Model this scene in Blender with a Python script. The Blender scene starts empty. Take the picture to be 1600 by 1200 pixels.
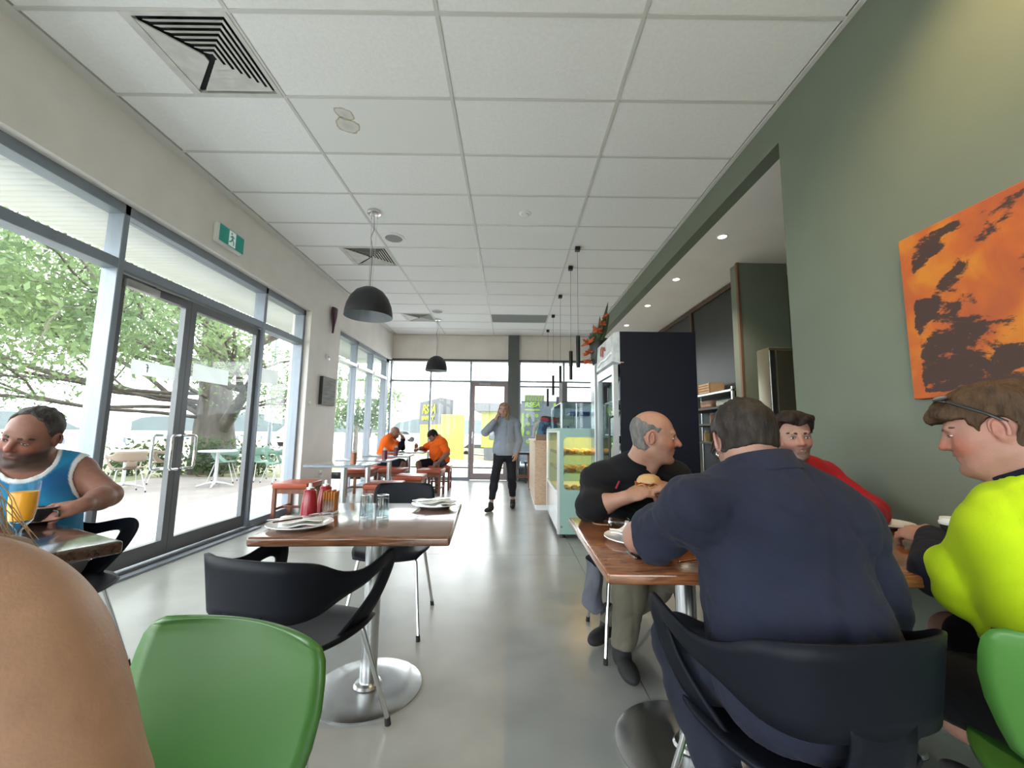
import bpy, bmesh, math, random
import numpy as np
from mathutils import Vector, Matrix

random.seed(7)
SC = bpy.context.scene
COL = SC.collection

# ------------------------------------------------------------------ camera
CAM_H = 1.15
_p, _r = math.atan(75/640), 0.013
_fw = Vector((0, math.cos(_p), math.sin(_p)))
_rt0 = Vector((1, 0, 0))
_up0 = _rt0.cross(_fw)
_rt = _rt0*math.cos(_r) + _up0*math.sin(_r)
_up = _up0*math.cos(_r) - _rt0*math.sin(_r)
cd = bpy.data.cameras.new('camera')
cd.sensor_width = 36.0
cd.lens = 640*36/1600
cd.clip_start = 0.02
cd.clip_end = 2000
cam = bpy.data.objects.new('camera', cd)
COL.objects.link(cam)
_m = Matrix((( _rt.x, _up.x, -_fw.x, 0), (_rt.y, _up.y, -_fw.y, 0), (_rt.z, _up.z, -_fw.z, CAM_H), (0, 0, 0, 1)))
cam.matrix_world = _m
SC.camera = cam

# ------------------------------------------------------------------ sky, light, exposure
SKY = 2.6
W = bpy.data.worlds.new('overcast_sky')
SC.world = W
W.use_nodes = True
_n = W.node_tree.nodes
_bg = _n['Background']
_bg.inputs['Color'].default_value = (0.93, 0.97, 1.0, 1)
_bg.inputs['Strength'].default_value = SKY
SC.view_settings.view_transform = 'Standard'
SC.view_settings.look = 'None'
SC.view_settings.gamma = 1.0
SC.view_settings.use_curve_mapping = False
SC.view_settings.exposure = 1.85
SC.cycles.transparent_max_bounces = 16
SC.cycles.max_bounces = 8
SC.cycles.diffuse_bounces = 5
SC.cycles.use_adaptive_sampling = True
SC.cycles.adaptive_threshold = .02
SC.cycles.sample_clamp_indirect = 6.0

def portal(name, loc, rot, sx, sy):
    l = bpy.data.lights.new(name, 'AREA')
    l.shape = 'RECTANGLE'; l.size = sx; l.size_y = sy
    l.cycles.is_portal = True
    o = bpy.data.objects.new(name, l); COL.objects.link(o)
    o.location = loc; o.rotation_euler = rot
    return o
# daylight portals lie in the glazing openings (they only guide sky sampling)
portal('daylight_portal', (-3.2, 0.9, 1.45), (0, math.radians(-90), 0), 2.9, 9.8)
portal('daylight_portal', (-3.2, 8.4, 1.45), (0, math.radians(-90), 0), 2.9, 3.0)
portal('daylight_portal', (-0.55, -3.75, 1.5), (math.radians(90), 0, 0), 4.4, 2.8)
portal('daylight_portal', (-0.4, 10.15, 1.45), (math.radians(-90), 0, 0), 5.2, 2.9)

# ------------------------------------------------------------------ materials
MATS = {}
PAL = .64          # overall depth of the painted / dyed palette
BRIGHT = ('warm_white_plaster', 'mineral_fibre_tile', 'ceiling_grid_enamel', 'soffit_plaster', 'white_enamel', 'white_glazed_china', 'white_paper', 'grey_anodised_aluminium',
          'pale_corrugated_steel', 'tree_leaf_green', 'white_vinyl_sticker', 'mint_enamel', 'oak_counter', 'drinking_glass', 'pale_aluminium', 'eye_white', 'orange_juice', 'fluorescent_orange_cotton', 'dusty_vent_enamel',
          'polished_concrete', 'pale_concrete_path', 'brown_terrace_paving', 'pale_asphalt', 'pale_carpark_asphalt', 'dry_field_grass', 'green_lawn', 'dry_verge')
def nn(t, typ, **kw):
    n = t.nodes.new(typ)
    for k, v in kw.items():
        setattr(n, k, v)
    return n

def mat(name, col, rough=.5, metal=0., var=0., vscale=4., bump=0., bscale=60., spec=.5, coat=0.,
        col2=None, stretch=(1, 1, 1), detail=4., thr=None, emit=0., attr=False, coords='Object', distort=0., sheen=0., rvar=0.):
    if name in MATS:
        return MATS[name]
    if name not in BRIGHT and metal < .5 and not emit:
        col = tuple(x*PAL for x in col)
        col2 = tuple(x*PAL for x in col2) if col2 else None
    m = bpy.data.materials.new(name)
    m.use_nodes = True
    t = m.node_tree
    b = t.nodes['Principled BSDF']
    b.inputs['Roughness'].default_value = rough
    b.inputs['Metallic'].default_value = metal
    b.inputs['Specular IOR Level'].default_value = spec
    b.inputs['Coat Weight'].default_value = coat
    b.inputs['Sheen Weight'].default_value = sheen
    c = (*col, 1)
    b.inputs['Base Color'].default_value = c
    tc = nn(t, 'ShaderNodeTexCoord')
    mp = nn(t, 'ShaderNodeMapping')
    mp.inputs['Scale'].default_value = stretch
    t.links.new(tc.outputs[coords], mp.inputs['Vector'])
    src = None
    if attr:
        a = nn(t, 'ShaderNodeAttribute'); a.attribute_name = 'Col'
        src = a.outputs['Color']
    if var or col2:
        n = nn(t, 'ShaderNodeTexNoise')
        n.inputs['Scale'].default_value = vscale
        n.inputs['Detail'].default_value = detail
        n.inputs['Distortion'].default_value = distort
        t.links.new(mp.outputs['Vector'], n.inputs['Vector'])
        r = nn(t, 'ShaderNodeValToRGB')
        lo, hi = thr if thr else (.3, .7)
        r.color_ramp.elements[0].position = lo
        r.color_ramp.elements[1].position = hi
        if col2:
            r.color_ramp.elements[0].color = (*col2, 1)
            r.color_ramp.elements[1].color = c
        else:
            r.color_ramp.elements[0].color = (*[x*(1-var) for x in col], 1) if not attr else ((1-var)*PAL,)*3+(1,)
            r.color_ramp.elements[1].color = (*[min(1, x*(1+var)) for x in col], 1) if not attr else (PAL, PAL, PAL, 1)
        t.links.new(n.outputs['Fac'], r.inputs['Fac'])
        if src is None:
            src = r.outputs['Color']
        else:
            mx = nn(t, 'ShaderNodeMix', data_type='RGBA', blend_type='MULTIPLY')
            mx.inputs['Factor'].default_value = 1.0
            t.links.new(src, mx.inputs['A']); t.links.new(r.outputs['Color'], mx.inputs['B'])
            src = mx.outputs['Result']
        if rvar:
            mr = nn(t, 'ShaderNodeMapRange')
            mr.inputs['To Min'].default_value = max(0, rough-rvar); mr.inputs['To Max'].default_value = min(1, rough+rvar)
            t.links.new(n.outputs['Fac'], mr.inputs['Value'])
            t.links.new(mr.outputs['Result'], b.inputs['Roughness'])
    if src is not None:
        t.links.new(src, b.inputs['Base Color'])
    if bump:
        n2 = nn(t, 'ShaderNodeTexNoise')
        n2.inputs['Scale'].default_value = bscale
        n2.inputs['Detail'].default_value = 3
        t.links.new(mp.outputs['Vector'], n2.inputs['Vector'])
        bp = nn(t, 'ShaderNodeBump')
        bp.inputs['Strength'].default_value = bump
        bp.inputs['Distance'].default_value = .01
        t.links.new(n2.outputs['Fac'], bp.inputs['Height'])
        t.links.new(bp.outputs['Normal'], b.inputs['Normal'])
    if emit:
        b.inputs['Emission Color'].default_value = c
        b.inputs['Emission Strength'].default_value = emit
    MATS[name] = m
    return m

def glass(name, tint=(1, 1, 1), refl=.06, rough=.0):
    """thin architectural glass: clear transmission with a fresnel reflection"""
    if name in MATS:
        return MATS[name]
    m = bpy.data.materials.new(name); m.use_nodes = True
    t = m.node_tree
    for x in list(t.nodes):
        t.nodes.remove(x)
    o = nn(t, 'ShaderNodeOutputMaterial')
    tr = nn(t, 'ShaderNodeBsdfTransparent'); tr.inputs['Color'].default_value = (*tint, 1)
    gl = nn(t, 'ShaderNodeBsdfGlossy'); gl.inputs['Roughness'].default_value = rough
    lw = nn(t, 'ShaderNodeLayerWeight'); lw.inputs['Blend'].default_value = .5
    pw = nn(t, 'ShaderNodeMath', operation='POWER'); pw.inputs[1].default_value = 4.0
    ma = nn(t, 'ShaderNodeMath', operation='MULTIPLY_ADD'); ma.inputs[1].default_value = .35; ma.inputs[2].default_value = refl*.35
    mx = nn(t, 'ShaderNodeMixShader')
    t.links.new(lw.outputs['Facing'], pw.inputs[0]); t.links.new(pw.outputs[0], ma.inputs[0])
    t.links.new(ma.outputs[0], mx.inputs['Fac'])
    t.links.new(tr.outputs[0], mx.inputs[1]); t.links.new(gl.outputs[0], mx.inputs[2])
    t.links.new(mx.outputs[0], o.inputs['Surface'])
    MATS[name] = m
    return m

def tabletop_wood(name, c1, c2, rough=.16, coat=.6, sc=(1, 1, 1)):
    if name in MATS:
        return MATS[name]
    m = bpy.data.materials.new(name); m.use_nodes = True
    t = m.node_tree; b = t.nodes['Principled BSDF']
    b.inputs['Roughness'].default_value = rough
    b.inputs['Coat Weight'].default_value = coat
    b.inputs['Coat Roughness'].default_value = .12
    tc = nn(t, 'ShaderNodeTexCoord'); mp = nn(t, 'ShaderNodeMapping')
    mp.inputs['Scale'].default_value = sc
    t.links.new(tc.outputs['Object'], mp.inputs['Vector'])
    n = nn(t, 'ShaderNodeTexNoise'); n.inputs['Scale'].default_value = 6; n.inputs['Detail'].default_value = 8
    n.inputs['Distortion'].default_value = 1.2
    t.links.new(mp.outputs['Vector'], n.inputs['Vector'])
    r = nn(t, 'ShaderNodeValToRGB')
    r.color_ramp.elements[0].position = .3; r.color_ramp.elements[0].color = (*c1, 1)
    r.color_ramp.elements[1].position = .72; r.color_ramp.elements[1].color = (*c2, 1)
    t.links.new(n.outputs['Fac'], r.inputs['Fac'])
    t.links.new(r.outputs['Color'], b.inputs['Base Color'])
    bp = nn(t, 'ShaderNodeBump'); bp.inputs['Strength'].default_value = .06; bp.inputs['Distance'].default_value = .004
    t.links.new(n.outputs['Fac'], bp.inputs['Height']); t.links.new(bp.outputs['Normal'], b.inputs['Normal'])
    MATS[name] = m
    return m

# ------------------------------------------------------------------ mesh helpers
class MB:
    def __init__(s):
        s.v = []; s.f = []
    def add(s, vs, fs):
        o = len(s.v)
        s.v += [tuple(x) for x in vs]
        s.f += [[i+o for i in f] for f in fs]
        return s
    def box(s, x0, x1, y0, y1, z0, z1, M=None):
        vs = [Vector((x, y, z)) for z in (z0, z1) for y in (y0, y1) for x in (x0, x1)]
        if M: vs = [M @ v for v in vs]
        return s.add(vs, [[0, 2, 3, 1], [4, 5, 7, 6], [0, 1, 5, 4], [2, 6, 7, 3], [0, 4, 6, 2], [1, 3, 7, 5]])
    def rbox(s, x0, x1, y0, y1, z0, z1, r=.01, seg=2, M=None):
        bm = bmesh.new()
        bmesh.ops.create_cube(bm, size=1)
        for v in bm.verts:
            v.co = Vector(((x0+x1)/2+v.co.x*(x1-x0), (y0+y1)/2+v.co.y*(y1-y0), (z0+z1)/2+v.co.z*(z1-z0)))
        bmesh.ops.bevel(bm, geom=bm.edges[:], offset=r, segments=seg, profile=.5, affect='EDGES')
        bm.verts.index_update()
        vs = [(M @ v.co if M else v.co.copy()) for v in bm.verts]
        fs = [[v.index for v in f.verts] for f in bm.faces]
        bm.free()
        return s.add(vs, fs)
    def cyl(s, p0, p1, r0, r1=None, n=16, cap=True):
        r1 = r0 if r1 is None else r1
        p0, p1 = Vector(p0), Vector(p1)
        d = (p1-p0).normalized()
        a = d.orthogonal().normalized(); b = d.cross(a)
        vs = []
        for p, r in ((p0, r0), (p1, r1)):
            for i in range(n):
                t = 2*math.pi*i/n
                vs.append(p+(a*math.cos(t)+b*math.sin(t))*r)
        fs = [[i, (i+1) % n, n+(i+1) % n, n+i] for i in range(n)]
        if cap:
            fs += [list(range(n))[::-1], list(range(n, 2*n))]
        return s.add(vs, fs)
    def tube(s, pts, r, n=8, closed=False):
        pts = [Vector(p) for p in pts]
        m = len(pts)
        rs = r if isinstance(r, (list, tuple)) else [r]*m
        vs = []; a = None
        for i, p in enumerate(pts):
            if closed:
                d = pts[(i+1) % m]-pts[i-1]
            else:
                d = pts[min(i+1, m-1)]-pts[max(i-1, 0)]
            d.normalize()
            a = d.orthogonal().normalized() if a is None else (a-d*a.dot(d)).normalized()
            b = d.cross(a)
            for k in range(n):
                t = 2*math.pi*k/n
                vs.append(p+(a*math.cos(t)+b*math.sin(t))*rs[i])
        fs = []
        for i in range(m if closed else m-1):
            j = (i+1) % m
            for k in range(n):
                fs.append([i*n+k, i*n+(k+1) % n, j*n+(k+1) % n, j*n+k])
        if not closed:
            fs += [list(range(n))[::-1], [(m-1)*n+k for k in range(n)]]
        return s.add(vs, fs)
    def lathe(s, prof, n=32, c=(0, 0, 0), M=None):
        vs = []; fs = []
        m = len(prof)
        for r, z in prof:
            for k in range(n):
                t = 2*math.pi*k/n
                v = Vector((c[0]+r*math.cos(t), c[1]+r*math.sin(t), c[2]+z))
                vs.append(M @ v if M else v)
        for i in range(m-1):
            for k in range(n):
                fs.append([i*n+k, i*n+(k+1) % n, (i+1)*n+(k+1) % n, (i+1)*n+k])
        return s.add(vs, fs)
    def sph(s, c, r, n=16, m=10, M=None):
        if not isinstance(r, (tuple, list)): r = (r, r, r)
        vs = []; fs = []
        for i in range(m+1):
            ph = math.pi*i/m
            for k in range(n):
                t = 2*math.pi*k/n
                v = Vector((r[0]*math.sin(ph)*math.cos(t), r[1]*math.sin(ph)*math.sin(t), r[2]*math.cos(ph)))
                if M: v = M @ v
                vs.append(v+Vector(c))
        for i in range(m):
            for k in range(n):
                fs.append([i*n+k, (i+1)*n+k, (i+1)*n+(k+1) % n, i*n+(k+1) % n])
        return s.add(vs, fs)
    def grid(s, fn, nu, nv):
        vs = [fn(i/nu, j/nv) for j in range(nv+1) for i in range(nu+1)]
        fs = [[j*(nu+1)+i, j*(nu+1)+i+1, (j+1)*(nu+1)+i+1, (j+1)*(nu+1)+i] for j in range(nv) for i in range(nu)]
        return s.add(vs, fs)
    def prism(s, poly, z0, z1, M=None):
        n = len(poly)
        vs = [Vector((x, y, z)) for z in (z0, z1) for x, y in poly]
        if M: vs = [M @ v for v in vs]
        fs = [list(range(n))[::-1], list(range(n, 2*n))]+[[i, (i+1) % n, n+(i+1) % n, n+i] for i in range(n)]
        return s.add(vs, fs)
    def mesh(s, name, smooth=None):
        me = bpy.data.meshes.new(name)
        me.from_pydata([tuple(v) for v in s.v], [], s.f)
        me.validate()
        bm = bmesh.new(); bm.from_mesh(me)
        bmesh.ops.recalc_face_normals(bm, faces=bm.faces)
        bm.to_mesh(me); bm.free()
        if smooth:
            me.shade_smooth()
            me.set_sharp_from_angle(angle=math.radians(smooth if smooth > 1 else 40))
        return me
    def build(s, name, m, parent=None, smooth=None):
        return link(name, s.mesh(name, smooth), m, parent)

def link(name, me, m, parent=None):
    o = bpy.data.objects.new(name, me)
    COL.objects.link(o)
    if m is not None and not len(me.materials):
        me.materials.append(m)
    if parent is not None:
        o.parent = parent
    return o

def tag(o, label, cat, group=None):
    o['label'] = label; o['category'] = cat
    if group: o['group'] = group
    return o
def thing(name, label, cat, loc=(0, 0, 0), rz=0, group=None):
    o = bpy.data.objects.new(name, None)
    o.empty_display_size = .1
    COL.objects.link(o)
    o.location = loc; o.rotation_euler = (0, 0, rz)
    return tag(o, label, cat, group)
def struct(o, label=None):
    o['kind'] = 'structure'
    if label: o['label'] = label
    return o
def sempty(name, loc=(0, 0, 0), label=None):
    o = bpy.data.objects.new(name, None); COL.objects.link(o); o.location = loc
    return struct(o, label)
def kids(o):
    return [c for c in bpy.data.objects if c.parent == o]
def dup(root, loc, rz, label=None, group=None):
    r = root.copy(); COL.objects.link(r)
    r.location = loc; r.rotation_euler = (0, 0, rz)
    if label: r['label'] = label
    if group: r['group'] = group
    for ch in kids(root):
        c = ch.copy(); COL.objects.link(c); c.parent = r
        for g in kids(ch):
            d = g.copy(); COL.objects.link(d); d.parent = c
    return r
def solidify(o, t, off=0, sub=0, bev=0):
    md = o.modifiers.new('thickness', 'SOLIDIFY'); md.thickness = t; md.offset = off
    if bev:
        b = o.modifiers.new('edge', 'BEVEL'); b.width = bev; b.segments = 2
    if sub:
        sb = o.modifiers.new('round', 'SUBSURF'); sb.levels = sub; sb.render_levels = sub
    return o
def lerp(a, b, t):
    return a+(b-a)*t
def text_mesh(txt, size, depth=.002, shear=0., bold=0.):
    cu = bpy.data.curves.new('lettering', 'FONT')
    cu.body = txt; cu.size = size; cu.extrude = depth; cu.shear = shear; cu.offset = bold
    cu.align_x = 'CENTER'; cu.align_y = 'CENTER'
    o = bpy.data.objects.new('lettering_tmp', cu); COL.objects.link(o)
    dg = bpy.context.evaluated_depsgraph_get()
    me = bpy.data.meshes.new_from_object(o.evaluated_get(dg))
    bpy.data.objects.remove(o); 
    me.materials.clear()
    return me

def translucent(name, col, col2, vscale, fac=.5, rough=.7):
    m = mat(name, col, rough, col2=col2, vscale=vscale, thr=(.35, .65))
    t = m.node_tree
    b = t.nodes['Principled BSDF']; o = t.nodes['Material Output']
    tl = nn(t, 'ShaderNodeBsdfTranslucent'); mx = nn(t, 'ShaderNodeMixShader'); mx.inputs['Fac'].default_value = fac
    src = b.inputs['Base Color'].links[0].from_socket
    t.links.new(src, tl.inputs['Color'])
    t.links.new(b.outputs[0], mx.inputs[1]); t.links.new(tl.outputs[0], mx.inputs[2]); t.links.new(mx.outputs[0], o.inputs['Surface'])
    return m

# palette (all procedural)
PLASTER = mat('warm_white_plaster', (.82, .785, .745), .75, var=.04, vscale=3, bump=.08, bscale=90)
CEILT = mat('mineral_fibre_tile', (.86, .865, .86), .85, var=.03, vscale=40, bump=.25, bscale=160)
TBAR = mat('ceiling_grid_enamel', (.62, .62, .60), .5)
ALU = mat('grey_anodised_aluminium', (.25, .285, .33), .42, metal=.35, var=.04, vscale=6)
ALUD = mat('dark_anodised_aluminium', (.20, .21, .22), .4, metal=.4)
GREEN = mat('sage_green_paint', (.225, .265, .205), .55, var=.05, vscale=2.2, bump=.06, bscale=60)
GREYCOL = mat('grey_green_paint', (.17, .19, .185), .6, var=.05)
CONC = mat('polished_concrete', (.41, .41, .39), .28, var=.0, vscale=2.3, col2=(.22, .225, .21), detail=7, thr=(.12, .88), bump=.01, bscale=40, distort=.1)
CHROME = mat('chrome_tube', (.72, .73, .75), .16, metal=1.)
STEEL = mat('brushed_stainless', (.56, .57, .58), .27, metal=1., var=.05, vscale=30, stretch=(1, 1, .05))
BLACKP = mat('black_plastic_shell', (.009, .011, .018), .48, var=.1, spec=.14)
GREENP = mat('green_plastic_shell', (.082, .255, .045), .36, var=.06, vscale=3)
BLACK = mat('black_satin', (.012, .012, .014), .45)
RUBBER = mat('black_rubber', (.015, .015, .015), .8)
WHITEC = mat('white_glazed_china', (.80, .81, .83), .12, coat=.4)
PAPER = mat('white_paper', (.82, .82, .80), .85, var=.03, vscale=20)
WALNUT = tabletop_wood('walnut_laminate', (.075, .028, .014), (.22, .095, .048), sc=(1, 9, 9))
WALNUT_R = tabletop_wood('red_walnut_laminate', (.10, .034, .014), (.30, .115, .045), sc=(1, 9, 9))
TIMBER = tabletop_wood('stained_timber', (.12, .04, .022), (.26, .10, .05), rough=.4, coat=.1, sc=(12, 12, 1.2))
ORANGEV = mat('orange_vinyl', (.60, .10, .032), .36, var=.06, vscale=6, bump=.05, bscale=40)
GLASS = glass('clear_window_glass', (.97, .985, .98), .055)
GLASS_T = glass('tinted_window_glass', (.52, .56, .58), .07)
SILVER = mat('polished_cutlery_steel', (.75, .75, .76), .14, metal=1.)
REDP = mat('red_plastic', (.42, .012, .03), .28, coat=.3)
WHITEP = mat('white_enamel', (.78, .79, .79), .35)
# ------------------------------------------------------------------ room shell
XL, XR, YF, YB, ZC = -2.95, 1.90, 9.95, -3.6, 3.51
XK = 3.6                                            # kitchen back wall
XG = -3.03                                          # inner plane of the side glazing
# floor: concrete slabs with sawn joints
fl = struct(MB().box(-3.2, XK+.1, YB, YF+.15, -.12, -.012).build('floor', mat('joint_sealant', (.12, .12, .115), .8)), 'grey polished concrete floor')
_ys = [YB, -.6, 4.02, 8.1, YF+.15]
_xs = [-3.2, .62, XK+.1]
for i in range(len(_ys)-1):
    for j in range(2):
        MB().box(_xs[j]+.002, _xs[j+1]-.002, _ys[i]+.002, _ys[i+1]-.002, -.012, 0).build('concrete_slab', CONC, fl)

# side wall with two glazed openings
wl = MB()
wl.box(-3.22, XL, YB, YF, 2.88, 3.62)
wl.box(-3.22, XL, 5.85, 6.87, 0, 2.88)
struct(wl.build('wall_left', PLASTER), 'warm white plaster wall above and between the side windows')
bb = MB(); bb.rbox(XL-.002, XL+.014, 5.85, 6.87, 0, .10, .004)
struct(bb.build('baseboard_left', WHITEP))
# far wall
wf = MB()
wf.box(-3.22, 3.7, YF, YF+.15, 2.91, 3.62)
wf.box(2.12, 3.7, YF, YF+.15, 0, 2.91)
struct(wf.build('wall_far', PLASTER), 'warm white plaster header over the far windows')
colm = MB(); colm.rbox(-.10, .165, YF-.12, YF+.14, 0, 3.50, .006)
struct(colm.build('trim_1', GREYCOL), 'dark grey green column between far door and window')
sp = MB(); sp.box(.17, 2.12, YF-.02, YF+.12, 0, .30)
struct(sp.build('trim_2', GREYCOL), 'dark panel below the far right window')
# right wall, bulkhead and soffit
wr = MB()
wr.box(XR, XR+.12, YB, 2.73, 0, 3.62)
struct(wr.build('wall_right', GREEN), 'sage green painted wall behind the painting')
bh = MB(); bh.box(XR, XR+.12, 2.73, YF, 3.25, 3.62)
struct(bh.build('wall_right_bulkhead', GREEN), 'sage green bulkhead over the counter')
sf = MB(); sf.box(XR+.12, XK, 2.0, YF, 3.25, 3.35)
struct(sf.build('ceiling_soffit', mat('soffit_plaster', (.84, .82, .79), .8, var=.03, vscale=2)), 'pale plaster soffit with downlights over the kitchen')
wk = MB(); wk.box(XK, XK+.1, 1.9, YF, 0, 3.4); wk.box(XR+.12, XK, 1.9, 2.0, 0, 3.4)
struct(wk.build('wall_kitchen', mat('olive_grey_paint', (.13, .125, .09), .6, var=.05)), 'dim olive kitchen back wall')
# unseen back wall, opened with added glazing to bring more daylight inside
wb = MB(); wb.box(-3.2, 2.02, YB-.1, YB, 2.90, 3.62); wb.box(-3.2, -2.75, YB-.1, YB, 0, 2.90); wb.box(1.65, 2.02, YB-.1, YB, 0, 2.90)
struct(wb.build('wall_back', PLASTER))
w5 = sempty('added_window', (0, 0, 0), 'unseen glazing added behind the viewer for more daylight')
for x in (-2.75, -1.3, .15, 1.60):
    MB().box(x, x+.05, YB-.1, YB, 0, 2.9).build('mullion', ALU, w5)
for x in (-2.70, -1.25, .20):
    MB().box(x, x+1.40, YB-.06, YB-.052, .1, 2.86).build('glass_pane', GLASS, w5)
    MB().box(x, x+1.40, YB-.1, YB, 0, .1).build('sill_rail', ALU, w5)
    MB().box(x, x+1.40, YB-.1, YB, 2.86, 2.9).build('head_rail', ALU, w5)

# ------------------------------------------------------------------ ceiling
ce = sempty('ceiling', (0, 0, ZC), 'suspended ceiling of white mineral tiles in a metal grid')
def cpart(name, mb, m, smooth=None):
    return mb.build(name, m, ce, smooth)
cpart('ceiling_backing', MB().box(-3.2, 2.02, YB, YF, .03, .10), CEILT)
gx = [-1.65, -.455, .725]
gy = [2.07+.6*k for k in range(-9, 14)]
for x in gx:
    cpart('grid_bar', MB().box(x-.012, x+.012, YB, YF, -.004, .004), TBAR)
_cross = MB().box(XL, XR, -.012, .012, -.003, .003).mesh('grid_bar')
for y in gy:
    o = link('grid_bar', _cross, TBAR, ce); o.location = (0, y, 0)
cpart('edge_trim', MB().box(XL, XL+.095, YB, YF, -.006, .012), TBAR)
cpart('edge_trim', MB().box(XR-.03, XR, YB, YF, -.006, .012), TBAR)
cpart('edge_trim', MB().box(XL, XR, YF-.03, YF, -.006, .012), TBAR)
def stained_tile_mat():
    m = bpy.data.materials.new('water_stained_tile'); m.use_nodes = True
    t = m.node_tree; b = t.nodes['Principled BSDF']; b.inputs['Roughness'].default_value = .85
    tc = nn(t, 'ShaderNodeTexCoord')
    no = nn(t, 'ShaderNodeTexNoise'); no.inputs['Scale'].default_value = 9
    t.links.new(tc.outputs['Object'], no.inputs['Vector'])
    def blob(cx, cy, rad):
        vd = nn(t, 'ShaderNodeVectorMath', operation='DISTANCE')
        ad = nn(t, 'ShaderNodeVectorMath', operation='MULTIPLY_ADD')
        t.links.new(no.outputs['Color'], ad.inputs[0])
        ad.inputs[1].default_value = (.09, .09, 0)
        t.links.new(tc.outputs['Object'], ad.inputs[2])
        t.links.new(ad.outputs[0], vd.inputs[0])
        vd.inputs[1].default_value = (cx+.045, cy+.045, 0)
        r = nn(t, 'ShaderNodeValToRGB')
        e = r.color_ramp.elements
        e[0].position = 0; e[0].color = (.70, .69, .66, 1)
        e[1].position = 1; e[1].color = (1, 1, 1, 1)
        for p, c in ((rad*.82, (.86, .84, .80, 1)), (rad*.95, (.50, .40, .28, 1)), (rad, (.62, .54, .42, 1)), (rad*1.05, (1, 1, 1, 1))):
            x = e.new(p); x.color = c
        t.links.new(vd.outputs['Value'], r.inputs['Fac'])
        return r.outputs['Color']
    a, c = blob(-.26, -.02, .085), blob(-.24, -.14, .065)
    mx = nn(t, 'ShaderNodeMix', data_type='RGBA', blend_type='MULTIPLY'); mx.inputs['Factor'].default_value = 1
    t.links.new(a, mx.inputs['A']); t.links.new(c, mx.inputs['B'])
    mx2 = nn(t, 'ShaderNodeMix', data_type='RGBA', blend_type='MULTIPLY'); mx2.inputs['Factor'].default_value = 1
    mx2.inputs['B'].default_value = (.80, .81, .80, 1)
    t.links.new(mx.outputs['Result'], mx2.inputs['A'])
    t.links.new(mx2.outputs['Result'], b.inputs['Base Color'])
    return m
cols = [(XL+.095, gx[0]), (gx[0], gx[1]), (gx[1], gx[2]), (gx[2], XR-.03)]
tmesh = []
for a, b in cols:
    w = b-a-.020
    tmesh.append(MB().rbox(-w/2, w/2, -.29, .29, .001, .016, .003, 1).mesh('ceiling_tile'))
half = MB().rbox(-.284, .284, -.29, .29, .001, .016, .003, 1).mesh('ceiling_tile')
vent_rows = {}
vk = [k for k in range(-9, 14) if any(abs(2.07+.6*k-y) < .01 for y in (2.07, 5.07, 8.07))]
for k in range(-2, 14):
    yc = 2.07+.6*k+.3
    if yc > YF: continue
    for c, (a, b) in enumerate(cols):
        me = tmesh[c]
        if c == 0 and k in vk:
            w = gx[0]-.60-a-.02
            MB().rbox(a+.01, a+.01+w, yc-.29, yc+.29, .001, .016, .003, 1).build('ceiling_tile', CEILT, ce)
            continue
        if c == 2 and abs(2.07+.6*k-8.07) < .01:
            o = link('return_air_panel', MB().rbox(-.575, .575, -.27, .27, -.004, .012, .004).mesh('return_air_panel'), mat('grey_mesh_panel', (.30, .31, .30), .7, var=.1, vscale=60), ce)
            o.location = ((a+b)/2, yc, 0); continue
        yl = min(.58, YF-.03-(yc-.29))
        o = bpy.data.objects.new('ceiling_tile', me); COL.objects.link(o); o.parent = ce
        if not len(me.materials): me.materials.append(CEILT)
        o.location = ((a+b)/2, yc, 0)
        if yl < .57:
            o.scale = (1, yl/.58, 1); o.location.y = yc-.29+yl/2
        if c == 1 and k == 1:
            o.data = me.copy(); o.data.materials[0] = stained_tile_mat()

# ceiling air diffusers
def diffuser(loc, label):
    t = thing('air_diffuser', label, 'air vent', loc, 0, 'square air diffusers in the ceiling')
    D = mat('vent_dark_cavity', (.015, .017, .02), .8)
    E_ = mat('dusty_vent_enamel', (.60, .60, .57), .55, var=.12, vscale=9)
    MB().box(-.295, .295, -.295, .295, .02, .03).build('cavity_panel', D, t)
    fr = MB()
    for s in (-1, 1):
        fr.box(s*.297-.028 if s < 0 else .269, -.269 if s < 0 else .297, -.297, .297, -.008, .02)
        fr.box(-.269, .269, (-.297 if s < 0 else .272), (-.272 if s < 0 else .297), -.008, .02)
    fr.build('vent_frame', E_, t)
    # blank quadrant on the wall side
    MB().add([(-.268, -.25, -.003), (-.268, .25, -.003), (-.03, .02, -.01), (-.03, -.02, -.01),
              (-.268, -.25, .004), (-.268, .25, .004), (-.03, .02, 0), (-.03, -.02, 0)],
             [[0, 1, 2, 3], [7, 6, 5, 4], [0, 4, 5, 1], [1, 5, 6, 2], [2, 6, 7, 3], [3, 7, 4, 0]]).build('blanking_plate', E_, t)
    for i in range(7):
        a = .25-.034*i
        b = a-.023
        zt, zb = .004, -.008
        m = MB()
        # three sided louvre blade: near, right, far sides
        P = [(-a+.03, -a), (a, -a), (a, a), (-a+.03, a)]
        Q = [(-b+.03, -b), (b, -b), (b, b), (-b+.03, b)]
        vs = [(x, y, zb) for x, y in P]+[(x, y, zt) for x, y in Q]+[(x, y, zb+.004) for x, y in P]+[(x, y, zt+.004) for x, y in Q]
        fs = []
        for k in range(3):
            fs += [[k, k+1, 5+k, 4+k], [8+k, 12+k, 13+k, 9+k], [k, 8+k, 9+k, k+1], [4+k, 5+k, 13+k, 12+k]]
        fs += [[0, 4, 12, 8], [3, 11, 15, 7]]
        m.add(vs, fs).build('louvre_blade', E_, t)
    return t
diffuser((-1.955, 2.37, ZC), 'square louvred ceiling vent nearest the viewer, above the glass doors')
diffuser((-1.955, 5.37, ZC), 'square louvred ceiling vent just beyond the nearer dome pendant lamp')
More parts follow.
